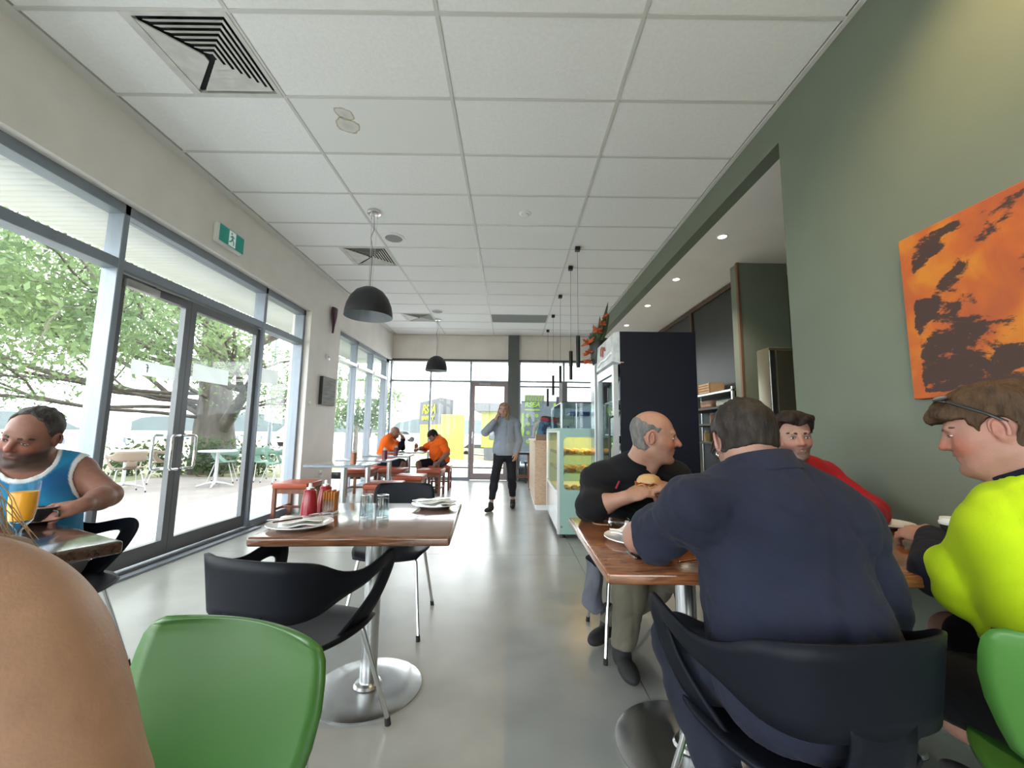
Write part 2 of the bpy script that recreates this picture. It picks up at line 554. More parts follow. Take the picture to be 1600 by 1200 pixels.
diffuser((-1.955, 8.37, ZC), 'smallest, farthest square louvred ceiling vent near the far pendant lamp')

def speaker(loc, label):
    t = thing('ceiling_speaker', label, 'speaker', loc, 0, 'round ceiling speakers')
    MB().lathe([(.001, -.012), (.10, -.012), (.105, -.008), (.105, 0), (.001, 0)], 32).build('speaker_grille', mat('speaker_mesh', (.42, .42, .43), .6, var=.15, vscale=200), t, 30)
    MB().lathe([(.105, 0), (.105, -.012), (.125, -.009), (.132, 0)], 32).build('trim_ring', WHITEP, t, 30)
speaker((-1.48, 4.81, ZC), 'round white ceiling speaker beside the nearer dome pendant lamp')
speaker((-1.50, 7.90, ZC), 'small round ceiling speaker near the farthest ceiling vent')
t = thing('smoke_detector', 'small round white detector on a tile in mid ceiling', 'smoke detector', (.12, 4.21, ZC))
MB().lathe([(.001, -.02), (.03, -.02), (.035, -.012), (.036, 0)], 24).build('sensor_dome', WHITEP, t, 30)
MB().lathe([(.036, 0), (.04, -.012), (.062, -.006), (.066, 0)], 24).build('base_ring', WHITEP, t, 30)

# recessed downlights in the soffit (lit)
def downlight(loc, label, power, col=(1, .86, .66), spot=1.9):
    t = thing('downlight', label, 'downlight', loc, 0, 'recessed downlights')
    MB().lathe([(.001, -.004), (.038, -.004), (.04, -.001)], 24).build('lamp_lens', mat('lit_lamp_lens', (1, .90, .72), .4, emit=9), t, 30)
    MB().lathe([(.04, -.001), (.042, -.008), (.055, -.006), (.058, 0)], 24).build('trim_ring', WHITEP, t, 30)
    l = bpy.data.lights.new('downlight_beam', 'SPOT'); l.energy = power; l.color = col
    l.spot_size = spot; l.spot_blend = .8; l.shadow_soft_size = .04
    o = bpy.data.objects.new('downlight_beam', l); COL.objects.link(o); o.parent = t; o.location = (0, 0, -.02)
    return t
for y, lb in ((4.15, 'largest and nearest of the lit downlights in the pale soffit'), (5.38, 'second of the lit soffit downlights counted from the viewer'),
              (6.55, 'third of the lit soffit downlights counted from the viewer'), (7.8, 'farthest and smallest of the lit soffit downlights, above the fridge')):
    downlight((2.22, y, 3.25), lb, 42)
# warm downlights that wash the green wall from above, behind the viewer's head
for y in (1.2,):
    downlight((1.40, y, ZC), 'warm ceiling downlight washing the green wall, above the painting', 34, (1, .72, .36), 2.4)

# ------------------------------------------------------------------ glazing
def gpane(parent, x0, x1, y0, y1, z0, z1, m=None):
    return MB().box(x0, x1, y0, y1, z0, z1).build('glass_pane', m or GLASS, parent)
def bar(name, parent, b, m=None):
    return MB().rbox(*b, .004, 1).build(name, m or ALU, parent)
XO = XG-.13
w1 = sempty('window_1', (0, 0, 0), 'side glazing with grey aluminium frames and clear panes')
posts = [-3.4, -1.2, 1.0, 3.017, 4.868, 5.80]
for y in posts:
    bar('mullion', w1, (XO, XG, y, y+.05, 0, 2.88))
bar('head_rail', w1, (XO, XG, -3.35, 5.85, 2.80, 2.88))
for a, b in zip(posts[:-1], posts[1:]):
    bar('transom', w1, (XO, XG, a+.05, b, 2.36, 2.44))
    gpane(w1, XO+.05, XO+.058, a+.05, b, 2.44, 2.80)
    if a != 3.017:
        gpane(w1, XO+.05, XO+.058, a+.05, b, .09, 2.36)
        bar('sill_rail', w1, (XO, XG, a+.05, b, 0, .09))
# double doors
d1 = sempty('door_1', (0, 0, 0), 'grey framed double glass doors with steel pull handles')
for a, b, side in ((3.067, 3.803, 1), (3.807, 4.868, -1)):
    lf = MB()
    x0, x1 = XO+.045, XO+.095
    z0, z1 = .035, 2.345
    st = .065
    lf.box(x0, x1, a, a+st, z0, z1); lf.box(x0, x1, b-st, b, z0, z1)
    lf.box(x0, x1, a+st, b-st, z1-.075, z1); lf.box(x0, x1, a+st, b-st, z0, z0+.13)
    leaf = lf.build('door_leaf', ALUD, d1)
    gpane(leaf, x0+.02, x0+.028, a+st, b-st, z0+.13, z1-.075)
    yy = b-.035 if side > 0 else a+.035
    for s in (1, -1):
        xb = x1 if s > 0 else x0
        h = MB()
        o = -.10*side
        pts = [(xb, yy, .78), (xb+s*.045, yy, .78), (xb+s*.06, yy+o*.15, .78), (xb+s*.06, yy+o*.85, .78), (xb+s*.06, yy+o, .80), (xb+s*.06, yy+o, .94),
               (xb+s*.06, yy+o, 1.06), (xb+s*.06, yy+o*.85, 1.08), (xb+s*.06, yy+o*.15, 1.08), (xb+s*.045, yy, 1.08), (xb, yy, 1.08)]
        h.tube(pts, .0125, 10).build('pull_handle', CHROME, leaf, 60)
c_ = MB().rbox(XG-.045, XG+.012, 3.10, 3.40, 2.25, 2.31, .006); c_.tube([(XG-.01, 3.38, 2.335), (XG-.01, 3.72, 2.345)], .010, 6)
c_.build('door_closer', mat('closer_silver', (.55, .55, .53), .4, metal=.3), d1, 40)
MB().box(XO-.02, XG+.12, 3.0, 4.95, 0.0, .018).build('threshold_plate', ALU, d1)
MB().box(XG+.02, XG+.05, 3.0, 4.95, .018, .034).build('threshold_rail', ALUD, d1)
# second side window
w2 = sempty('window_2', (0, 0, 0), 'side glazing beyond the white pier, grey aluminium frames')
p2_ = [6.87, 7.86, 8.79, 9.74]
for y in p2_:
    bar('mullion', w2, (XO, XG, y, y+.05 if y < 9.7 else YF, 0, 2.88))
bar('head_rail', w2, (XO, XG, 6.87, YF, 2.80, 2.88))
for a, b in zip(p2_[:-1], p2_[1:]):
    bar('transom', w2, (XO, XG+.03, a+.05, b, 2.36, 2.42), mat('pale_aluminium', (.62, .64, .66), .35, metal=.4))
    gpane(w2, XO+.05, XO+.058, a+.05, b, 2.42, 2.80)
    gpane(w2, XO+.05, XO+.058, a+.05, b, .09, 2.36)
    bar('sill_rail', w2, (XO, XG, a+.05, b, 0, .09))
# far window
w3 = sempty('window_3', (0, 0, 0), 'far glazing left of the exit door, slim grey frames')
for x in (-2.98, -2.01, -1.03):
    bar('mullion', w3, (x, x+.04, YF-.02, YF+.10, 0, 2.91))
bar('head_rail', w3, (-3.05, -.10, YF-.03, YF+.10, 2.86, 2.91), mat('bronze_head_trim', (.16, .14, .13), .5, metal=.3))
for a, b in ((-2.94, -2.01), (-1.97, -1.03), (-.99, -.10)):
    bar('transom', w3, (a, b, YF-.02, YF+.10, 2.35, 2.39))
    gpane(w3, a, b, YF+.04, YF+.048, 2.39, 2.86)
for a, b in ((-2.94, -2.01), (-1.97, -1.03)):
    gpane(w3, a, b, YF+.04, YF+.048, .07, 2.35)
    bar('sill_rail', w3, (a, b, YF-.02, YF+.10, 0, .07))
d2 = sempty('door_2', (0, 0, 0), 'single glass exit door in grey frame at the far end')
lf = MB(); a, b = -.99, -.10
lf.box(a, a+.09, YF, YF+.06, .01, 2.35); lf.box(b-.09, b, YF, YF+.06, .01, 2.35)
lf.box(a+.09, b-.09, YF, YF+.06, 2.25, 2.35); lf.box(a+.09, b-.09, YF, YF+.06, .01, .16)
lf = lf.build('door_leaf', mat('rosy_grey_aluminium', (.36, .30, .30), .4, metal=.4), d2)
gpane(lf, a+.09, b-.09, YF+.03, YF+.038, .16, 2.25)
MB().tube([(a+.05, YF, .85), (a+.05, YF-.05, .87), (a+.05, YF-.05, 1.13), (a+.05, YF, 1.15)], .012, 8).build('pull_handle', CHROME, lf, 60)
MB().rbox(-.80, -.52, YF-.05, YF, 2.28, 2.33, .005).build('door_closer', mat('closer_silver', (.55, .55, .53), .4), d2)
w4 = sempty('window_4', (0, 0, 0), 'tinted far window right of the grey column')
for x in (.165, 1.245, 2.08):
    bar('mullion', w4, (x, x+.045, YF-.02, YF+.10, .30, 2.91))
bar('head_rail', w4, (.17, 2.12, YF-.03, YF+.10, 2.86, 2.91), mat('bronze_head_trim', (.16, .14, .13), .5))
for a, b in ((.21, 1.245), (1.29, 2.08)):
    bar('transom', w4, (a, b, YF-.02, YF+.10, 2.36, 2.40))
    bar('blind_bar', w4, (a, b, YF+.0, YF+.05, 2.24, 2.275), BLACK)
    gpane(w4, a, b, YF+.05, YF+.058, 2.40, 2.86)
    gpane(w4, a, b, YF+.05, YF+.058, 2.275, 2.36)
    gpane(w4, a, b, YF+.05, YF+.058, .34, 2.24, GLASS_T)
    bar('sill_rail', w4, (a, b, YF-.02, YF+.10, .30, .34))
# white stickers on the door and side glass
STK = translucent('white_vinyl_sticker', (.85, .87, .87), (.80, .82, .82), 5, .6)
xs = XO+.074
for y0, y1, z0, z1, lb in ((3.28, 3.72, 1.58, 1.70, 'long white vinyl sticker on the left glass door'), (3.92, 4.42, 1.61, 1.77, 'white rectangular sticker on the right glass door'),
                           (4.98, 5.36, 1.72, 1.90, 'white sticker on the glass beside the doors')):
    s = thing('window_sticker', lb, 'sticker', (xs, (y0+y1)/2, (z0+z1)/2), 0, 'white stickers on the glass')
    MB().rbox(-.0015, .0015, (y0-y1)/2, (y1-y0)/2, (z0-z1)/2, (z1-z0)/2, .001, 1).build('vinyl_sheet', STK, s)
    if y0 < 3.5:
        mm = text_mesh('f', .10, .0006); 
        o = link('printed_mark', mm, mat('grey_print', (.2, .22, .22), .6), s)
        o.matrix_local = Matrix(((0, 0, 1, .002), (-1, 0, 0, -.07), (0, 1, 0, 0), (0, 0, 0, 1)))
# ------------------------------------------------------------------ tables
def cafe_table(name, loc, rz, w, d, label, cat='table', top=None, r=.24, group=None, th=.036, edge=None):
    t = thing(name, label, cat, loc, rz, group)
    H = .745
    MB().rbox(-w/2, w/2, -d/2, d/2, H-th, H, .010, 3).build('tabletop', top or WALNUT, t, 40)
    if edge:
        for s in (-1, 1):
            MB().box(s*w/2-.003, s*w/2+.003, -d/2+.01, d/2-.01, H-th+.004, H-.004).build('metal_edge', edge, t)
            MB().box(-w/2+.01, w/2-.01, s*d/2-.003, s*d/2+.003, H-th+.004, H-.004).build('metal_edge', edge, t)
    MB().lathe([(.001, .012), (r*.55, .018), (r*.93, .012), (r, .006), (r, 0), (.001, 0)], 56).build('disc_base', STEEL, t, 30)
    MB().lathe([(.062, .016), (.055, .026), (.038, .03), (.038, H-th-.012), (.038, H-th-.01)], 28).build('column', STEEL, t, 30)
    MB().box(-.15, .15, -.15, .15, H-th-.012, H-th).build('mounting_plate', BLACK, t)
    return t
cafe_table('cafe_table', (-.632, 1.99, 0), .058, .76, .755, 'square walnut cafe table laid for two beside the green chair', top=WALNUT, r=.238)
cafe_table('cafe_table', (.675, 1.652, 0), .005, .78, .79, 'red walnut cafe table where the man in navy leans', top=WALNUT_R, r=.27)
cafe_table('cafe_table', (1.468, 1.652, 0), .005, .78, .79, 'walnut cafe table against the green wall, behind the man in yellow', top=WALNUT_R, r=.25)
DARKT = tabletop_wood('dark_walnut_laminate', (.03, .018, .014), (.08, .045, .03), rough=.10, coat=.8, sc=(1, 9, 9))
cafe_table('cafe_table', (-1.90, 1.37, 0), -.455, .78, .74, 'dark glossy cafe table in front of the man in the blue singlet', top=DARKT, r=.24, th=.045)
PALETOP = mat('pale_speckled_laminate', (.46, .47, .48), .18, var=.1, vscale=80, coat=.5)
EDGE = mat('blue_grey_metal_edge', (.20, .23, .28), .3, metal=.6)
for y, lb in ((5.08, 'nearest of the pale window tables with metal edge'), (5.92, 'second pale window table from the viewer'),
              (6.95, 'third pale window table from the viewer'), (8.25, 'farthest window table, between the two men in orange')):
    t = cafe_table('window_table', (-2.03, y, 0), .05, .70, .66, lb, top=PALETOP, r=.22, group='small tables along the window', th=.026, edge=EDGE)

# ------------------------------------------------------------------ chairs
def strip_mesh(name, secs, nsub, m, parent, thick=.009):
    """ribbon through pairs of edge points; nsub divisions across"""
    # smooth along with catmull-rom
    def cr(p0, p1, p2, p3, t):
        return .5*((2*p1)+(-p0+p2)*t+(2*p0-5*p1+4*p2-p3)*t*t+(-p0+3*p1-3*p2+p3)*t**3)
    A = [(Vector(a), Vector(b)) for a, b in secs]
    out = []
    n = len(A)
    for i in range(n-1):
        for k in range(4):
            t = k/4
            out.append(tuple(cr(A[max(i-1, 0)][j], A[i][j], A[i+1][j], A[min(i+2, n-1)][j], t) for j in (0, 1)))
    out.append(A[-1])
    mb_ = MB()
    for a, b in out:
        for q in range(nsub+1):
            mb_.v.append(tuple(a.lerp(b, q/nsub)))
    for i in range(len(out)-1):
        for q in range(nsub):
            o = i*(nsub+1)+q
            mb_.f.append([o, o+1, o+nsub+2, o+nsub+1])
    o = mb_.build(name, m, parent, 80)
    solidify(o, thick, 0)
    return o
def seat_pan(parent, m, w=.225, d0=-.21, d1=.23, z=.445, thick=.012):
    def fn(u, v):
        a, b = u*2-1, v*2-1
        # square to squircle
        x = a*math.sqrt(1-b*b*.34); y = b*math.sqrt(1-a*a*.30)
        zz = z-.012*(1-a*a)*(1-b*b)+.012*a*a*(.4+.6*(1-v))-(.022*max(0, b-.55)**2/.2)
        return (x*w, (d0+d1)/2+y*(d1-d0)/2, zz)
    o = MB().grid(fn, 16, 16).build('seat', m, parent, 80)
    return solidify(o, thick, -1)
def chair_legs(t, z=.43, spread=.235, fy=.235, by=-.245, m=CHROME, inx=.15):
    for sx in (-1, 1):
        for fyy, iy in ((fy, .12), (by, -.12)):
            leg = MB().tube([(sx*.05, iy, z-.006), (sx*(inx-.03), iy, z-.006), (sx*(inx+.006), iy*1.06, z-.014), (sx*(inx+.018), iy*1.12, z-.045), (sx*spread, fyy, .012)], .0095, 10).build('leg', m, t, 60)
            MB().cyl((sx*spread, fyy, 0), (sx*(spread-.003), fyy*.985, .03), .0125, .011, 10).build('foot_cap', RUBBER, leg)
    MB().rbox(-.08, .08, -.15, .15, z-.016, z, .004).build('seat_bracket', BLACK, t)
def make_armchair(label, m, legm=CHROME):
    t = thing('arm_chair', label, 'chair')
    secs = []
    half = [  # (top/outer edge, bottom/inner edge) from back centre to seat on the right
        ((0, -.280, .748), (0, -.258, .560)),
        ((.09, -.275, .748), (.09, -.253, .560)),
        ((.165, -.255, .746), (.160, -.234, .562)),
        ((.218, -.205, .732), (.208, -.188, .574)),
        ((.245, -.120, .688), (.236, -.108, .600)),
        ((.258, -.020, .668), (.252, -.012, .612)),
        ((.266, .080, .684), (.258, .065, .630)),
        ((.264, .160, .692), (.252, .112, .632)),
        ((.256, .195, .650), (.240, .118, .612)),
        ((.240, .168, .565), (.226, .085, .550)),
        ((.220, .120, .488), (.205, .010, .488)),
        ((.195, .085, .437), (.180, -.060, .437))]
    secs = [((-a[0], a[1], a[2]), (-b[0], b[1], b[2])) for a, b in half[::-1]][:-1]+half
    strip_mesh('back_band', secs, 5, m, t, .010)
    strip_mesh('back_stem', [((-.075, -.258, .59), (.075, -.258, .59)), ((-.072, -.256, .54), (.072, -.256, .54)), ((-.078, -.235, .48), (.078, -.235, .48)), ((-.09, -.17, .442), (.09, -.17, .442))], 4, m, t, .010)
    seat_pan(t, m)
    chair_legs(t, m=legm)
    return t
def make_sidechair(label, m, legm=CHROME, spread=.215, by=-.245):
    t = thing('side_chair', label, 'chair')
    # rounded trapezoid back panel: (z, y, half width)
    prof = [(.528, -.236, .120), (.536, -.238, .150), (.552, -.241, .172), (.59, -.248, .186), (.64, -.258, .200), (.69, -.268, .206), (.735, -.277, .203), (.765, -.283, .197), (.782, -.286, .186), (.792, -.288, .162)]
    n = len(prof)
    def fn(u, v):
        s = v*(n-1); i = min(int(s), n-2); f = s-i
        z, y, w = [lerp(prof[i][k], prof[i+1][k], f) for k in range(3)]
        a = u*2-1
        return (a*w, y+.030*a*a, z-max(0, (z-.66)/.13)*.006*a*a)
    o = MB().grid(fn, 16, 36).build('back_panel', m, t, 80)
    solidify(o, .011, 0)
    strip_mesh('back_stem', [((-.085, -.252, .60), (.085, -.252, .60)), ((-.08, -.238, .53), (.08, -.238, .53)), ((-.08, -.218, .48), (.08, -.218, .48)), ((-.095, -.16, .444), (.095, -.16, .444))], 4, m, t, .011)
    seat_pan(t, m)
    chair_legs(t, m=legm, spread=spread, by=by)
    return t
def place(o, x, y, rz, z=0):
    o.location = (x, y, z); o.rotation_euler = (0, 0, rz); return o
PI = math.pi
A1 = place(make_armchair('empty black plastic armchair pulled up to the near side of the laid table', BLACKP), -.755, 1.585, -.24)
PI = math.pi
B1 = place(make_sidechair('empty black plastic chair on the far side of the laid table', BLACKP), -.72, 2.63, PI+.03)
B2 = place(make_sidechair('green plastic chair in the left foreground beside the bare shoulder', GREENP, spread=.165, by=-.20), -.565, .545, PI-.24)
dup(A1, (.70, 1.13, 0), .13, 'black plastic armchair under the man in the navy shirt')
dup(A1, (-2.06, 1.88, 0), -1.50, 'black plastic armchair under the man in the blue singlet')
dup(B1, (.70, 2.43, 0), PI, 'black plastic chair under the bald man in black')
dup(B1, (1.45, 2.46, 0), PI-.05, 'black plastic chair under the young man in the red jacket')
dup(B2, (1.255, .905, 0), -.78, 'green plastic chair under the man in the yellow jumper')
cl = thing('grey_jacket', 'grey jacket hanging off the bald man\'s chair', 'jacket', (.455, 2.33, .44))
def jk(u, v):
    a = u*2*PI
    w = .035+.03*v+.012*math.sin(3*a+4*v)
    return (w*math.cos(a)*.8+.01*math.sin(6*v), .11*math.sin(a)*(1-.25*v)+.02*v, .02-.24*v+.015*math.cos(2*a)*v)
MB().grid(jk, 28, 14).build('draped_cloth', mat('grey_cloth', (.17, .18, .22), .9, var=.2, vscale=8, bump=.3, bscale=30), cl, 80)
MB().sph((.008, .02, -.215), (.05, .085, .03), 16, 8).build('cloth_fold', mat('grey_cloth', (.17, .18, .22), .9), cl, 80)

# ------------------------------------------------------------------ stools
def make_stool(label):
    t = thing('timber_stool', label, 'stool', group='orange topped timber stools')
    w, d, h = .19, .20, .40
    for sx in (-1, 1):
        for sy in (-1, 1):
            MB().rbox(sx*w-.022, sx*w+.022, sy*d-.022, sy*d+.022, 0, h, .004, 1).build('leg', TIMBER, t)
    for s in (-1, 1):
        MB().rbox(-w+.02, w-.02, s*d-.012, s*d+.012, h-.06, h, .003, 1).build('apron', TIMBER, t)
        MB().rbox(s*w-.012, s*w+.012, -d+.02, d-.02, h-.06, h, .003, 1).build('apron', TIMBER, t)
        MB().rbox(s*w-.012, s*w+.012, -d+.02, d-.02, .13, .16, .003, 1).build('stretcher', TIMBER, t)
    MB().rbox(-w+.01, w-.01, -.012, .012, .13, .16, .003, 1).build('stretcher', TIMBER, t)
    MB().rbox(-w-.03, w+.03, -d-.03, d+.03, h, h+.072, .014, 3).build('cushion', ORANGEV, t, 40)
    return t
S1 = place(make_stool('nearest orange topped timber stool, against the window by the doors'), -2.79, 5.50, .03)
for x, y, rz, lb in ((-1.66, 5.52, .05, 'orange topped stool just behind the empty black chair'),
                     (-1.56, 6.50, .02, 'orange topped stool on the aisle side of the second window table'),
                     (-1.44, 7.55, -.03, 'orange topped stool in the aisle nearest the farther man in orange'),
                     (-2.65, 7.42, .0, 'orange topped stool by the far window post'),
                     (-2.13, 7.58, .0, 'orange topped stool between the third and last window tables'),
                     (-1.42, 8.40, .05, 'orange topped stool under the man with dark hair in orange'),
                     (-2.56, 8.22, -.05, 'orange topped stool under the bald man in orange')):
    dup(S1, (x, y, 0), rz, lb)

# ------------------------------------------------------------------ tableware
def plate(loc, label, r=.125, m=None, group=None, h=.022):
    t = thing('plate', label, 'plate', loc, 0, group)
    MB().lathe([(.001, .004), (r*.55, .004), (r*.62, .006), (r*.85, h*.75), (r, h), (r*1.005, h-.003), (r*.86, h*.55), (r*.6, .0), (.001, 0)], 48).build('plate_body', m or WHITEC, t, 60)
    return t
def napkin(loc, rz, label, L=.16, w=.075):
    t = thing('paper_napkin', label, 'napkin', loc, rz, 'folded paper napkins')
    def fn(u, v):
        return ((u-.5)*w*2, (v-.5)*L, .010*(2*u-1)**2+.004*math.sin(9*v+3*u))
    o = MB().grid(fn, 12, 10).build('folded_sheet', PAPER, t, 80); solidify(o, .004, 1)
    o = MB().grid(lambda u, v: (fn(u*.85, v)[0], fn(u*.85, v)[1]+.004, fn(u, v)[2]+.008), 12, 10).build('top_fold', PAPER, t, 80); solidify(o, .003, 1)
    return t
def fork(loc, rz, label, tilt=0.0):
    t = thing('fork', label, 'fork', loc, rz, 'cutlery')
    t.rotation_euler = (0, tilt, rz)
    MB().rbox(-.10, .03, -.004, .004, 0, .003, .001, 1).build('handle', SILVER, t)
    MB().rbox(.028, .06, -.011, .011, .0, .003, .001, 1).build('neck_plate', SILVER, t)
    for k in range(4):
        y = -.0095+.0063*k
        MB().box(.058, .105, y-.0015, y+.0015, .0, .003).build('tine', SILVER, t)
    return t
def knife(loc, rz, label, tilt=0.0, red=False):
    t = thing('knife', label, 'knife', loc, rz, 'cutlery')
    t.rotation_euler = (0, tilt, rz)
    MB().rbox(-.11, .0, -.006, .006, 0, .006, .002, 1).build('handle', mat('dark_red_handle', (.10, .02, .02), .4) if red else SILVER, t)
    MB().prism([(0, -.006), (.09, -.008), (.115, -.002), (.105, .006), (0, .006)], .001, .004).build('blade', SILVER, t)
    return t
T = .745
plate((-.875, 1.765, T), 'white plate with cutlery at the near left of the laid table', .128, group='plates on the laid table')
napkin((-.875, 1.765, T+.014), -1.1, 'folded napkin on the near plate of the laid table')
fork((-.90, 1.765, T+.038), .55, 'fork lying on the napkin of the near plate', -.03)
knife((-.86, 1.75, T+.038), .75, 'knife with dark handle on the near plate', -.03, True)
plate((-.405, 2.27, T), 'white plate at the far right corner of the laid table', .125, group='plates on the laid table')
napkin((-.405, 2.27, T+.014), -.9, 'folded napkin on the far right plate')
fork((-.43, 2.265, T+.038), .5, 'fork lying on the far right plate')
knife((-.40, 2.25, T+.038), .7, 'knife lying on the far right plate')
WG = glass('tumbler_glass', (.82, .87, .88), .22)
for x, lb in ((-.683, 'left one of two upturned water glasses on the laid table'), (-.607, 'right one of two upturned water glasses on the laid table')):
    g = thing('water_glass', lb, 'glass', (x, 2.0, T), 0, 'upturned glasses')
    MB().lathe([(.033, 0), (.0325, .03), (.030, .06), (.028, .085), (.027, .100)], 28).build('glass_wall', WG, g, 50)
    MB().lathe([(.0305, .001), (.0300, .03), (.0275, .06), (.0258, .082)], 28).build('glass_inner', WG, g, 50)
    MB().lathe([(.0270, .100), (.001, .101)], 28).build('glass_foot', WG, g, 50)
    MB().lathe([(.0258, .082), (.020, .086), (.001, .087)], 28).build('glass_floor', WG, g, 50)
    MB().tube([(.032*math.cos(a*PI/14), .032*math.sin(a*PI/14), .0015) for a in range(28)], .0012, 6, True).build('rim', CHROME, g, 60)
    MB().tube([(.0268*math.cos(a*PI/14), .0268*math.sin(a*PI/14), .0995) for a in range(28)], .001, 6, True).build('foot_rim', CHROME, g, 60)
def sauce(loc, label, m, h=.17, r=.032):
    t = thing('sauce_bottle', label, 'sauce bottle', loc, 0, 'sauce bottles')
    MB().lathe([(.001, 0), (r*1.08, 0), (r*1.05, h*.35), (r*.92, h*.65), (r*.78, h*.86), (r*.80, h*.94), (r*.60, h), (.001, h)], 28).build('bottle_body', m, t, 40)
    MB().lathe([(r*.5, h), (r*.5, h+.008), (r*.25, h+.01), (r*.2, h+.028), (.001, h+.028)], 20).build('nozzle', WHITEP, t, 40)
    MB().lathe([(r*.55, h-.001), (r*.55, h+.006), (r*.3, h+.006)], 20).build('cap_ring', SILVER, t)
sauce((-.955, 2.0, T), 'front red sauce bottle on the laid table', REDP, .122, .034)
sauce((-.925, 2.10, T), 'rear red sauce bottle behind the front one on the laid table', REDP, .126, .034)
t = thing('sachet_holder', 'holder of orange sugar sachets beside the red sauce bottles', 'sachet holder', (-.885, 2.06, T))
MB().rbox(-.03, .035, -.03, .03, 0, .008, .002).build('holder_base', WHITEP, t)
for s in (-1, 1):
    MB().rbox(-.03, .035, s*.03-.002, s*.03+.002, 0, .07, .001, 1).build('holder_side', glass('acrylic', (.85, .88, .95), .08), t)
for k in range(5):
    MB().rbox(-.026+.0125*k, -.026+.0125*k+.010, -.024, .024, .01, .104+.008*(k % 2), .003, 1).build('sachet', mat('orange_sachet_%d' % (k % 2), [(.72, .26, .03), (.62, .20, .03)][k % 2], .5), t)
# the occupied right table
plate((.475, 1.60, T), 'white plate under the napkin beside the navy elbow', .118)
napkin((.50, 1.61, T+.026), .9, 'large folded napkin on the plate beside the navy elbow', .17, .09)
plate((.66, 1.93, T), 'green glazed plate in front of the bald man', .125, mat('green_glaze', (.02, .085, .06), .2, coat=.5))
t = thing('mobile_phone', 'black smartphone lying on the right table', 'phone', (.475, 1.43, T), .15)
MB().rbox(-.075, .075, -.038, .038, 0, .009, .004, 2).build('phone_body', mat('phone_black', (.01, .01, .012), .15), t, 40)
MB().box(-.0755, -.074, -.032, .032, .001, .008).build('phone_edge', SILVER, t)
MB().rbox(-.071, .071, -.035, .035, .009, .0096, .0002, 1).build('phone_screen', mat('dark_screen', (.015, .015, .018), .06), t)
t = thing('salt_shaker', 'small glass shaker with chrome cap lying near the forearm', 'shaker', (.462, 1.835, T))
Mr = Matrix.Translation((0, 0, .021)) @ Matrix.Rotation(PI/2, 4, 'Y') @ Matrix.Rotation(.5, 4, 'X')
MB().lathe([(.001, -.03), (.018, -.03), (.02, 0), (.015, .035), (.014, .04)], 20, M=Mr).build('shaker_glass', glass('shaker_glass', (.8, .82, .82), .1), t, 40)
MB().lathe([(.015, .038), (.016, .055), (.001, .06)], 20, M=Mr).build('shaker_cap', CHROME, t, 40)
MB().lathe([(.001, -.031), (.019, -.031), (.019, -.024)], 20, M=Mr).build('shaker_base', CHROME, t, 40)
t = thing('stain_ring', 'thin pale ring of a cup stain on the right table', 'stain', (.43, 1.93, T))
MB().tube([(.055*math.cos(a*.35), .045*math.sin(a*.35), .0006) for a in range(15)], .0009, 5).build('ring_mark', mat('dried_ring', (.5, .32, .2), .5), t)
fork((.63, 1.40, T+.002), .4, 'fork half hidden by the navy sleeve')
plate((1.70, 1.93, T), 'white plate with the sandwich near the green wall', .115)
t = thing('sandwich', 'half eaten toasted sandwich on the plate by the wall', 'sandwich', (1.66, 1.95, T+.02), .5)
for k, (z, c) in enumerate(((0, (.62, .40, .16)), (.016, (.70, .55, .22)), (.026, (.62, .40, .16)))):
    MB().rbox(-.05, .055, -.045, .05, .01+z, .01+z+.014, .006, 2, Matrix.Rotation(-.5, 4, 'Y')).build('toast_slice' if k != 1 else 'filling', mat('toast_%d' % k, c, .7, var=.3, vscale=25, bump=.3), t, 50)
t = thing('coffee_cup', 'black takeaway coffee cup with white lid by the yellow sleeve', 'cup', (1.60, 1.52, T))
MB().lathe([(.001, 0), (.028, 0), (.040, .098), (.001, .098)], 32).build('paper_cup', mat('black_paper_cup', (.018, .018, .02), .6), t, 40)
MB().lathe([(.042, .094), (.043, .102), (.040, .106), (.038, .118), (.034, .118), (.033, .112), (.001, .112)], 32).build('cup_lid', WHITEP, t, 40)
# the dark table on the left
t = thing('coffee_cup', 'dark coffee cup on a saucer in front of the man in the singlet', 'cup', (-1.985, 1.79, T))
MB().lathe([(.001, .003), (.05, .004), (.075, .014), (.076, .012), (.05, 0), (.001, 0)], 36).build('saucer', mat('brown_glaze', (.05, .02, .02), .25, coat=.4), t, 50)
MB().lathe([(.001, .006), (.028, .008), (.042, .03), (.050, .062), (.047, .062), (.039, .032), (.001, .014)], 36).build('cup_bowl', mat('black_glaze', (.014, .013, .015), .3, coat=.4), t, 50)
MB().lathe([(.0475, .0575), (.001, .0575)], 30).build('coffee', mat('milky_coffee', (.35, .24, .17), .4), t)
MB().tube([(.048, 0, .05), (.072, 0, .048), (.075, 0, .028), (.045, 0, .022)], .005, 8).build('cup_handle', mat('black_glaze', (.014, .013, .015), .3), t, 60)
t = thing('juice_glass', 'tall stemmed glass of orange juice on the dark table', 'glass', (-1.665, 1.44, T))
MB().lathe([(.035, .002), (.034, .006), (.008, .012), (.006, .05), (.03, .085), (.036, .13), (.037, .215)], 32).build('glass_bowl', glass('thin_goblet', (.96, .97, .97), .10), t, 50)
MB().lathe([(.001, .08), (.029, .087), (.0345, .13), (.035, .180), (.001, .180)], 28).build('orange_juice', mat('orange_juice', (.80, .36, .02), .3, emit=.0), t, 50)
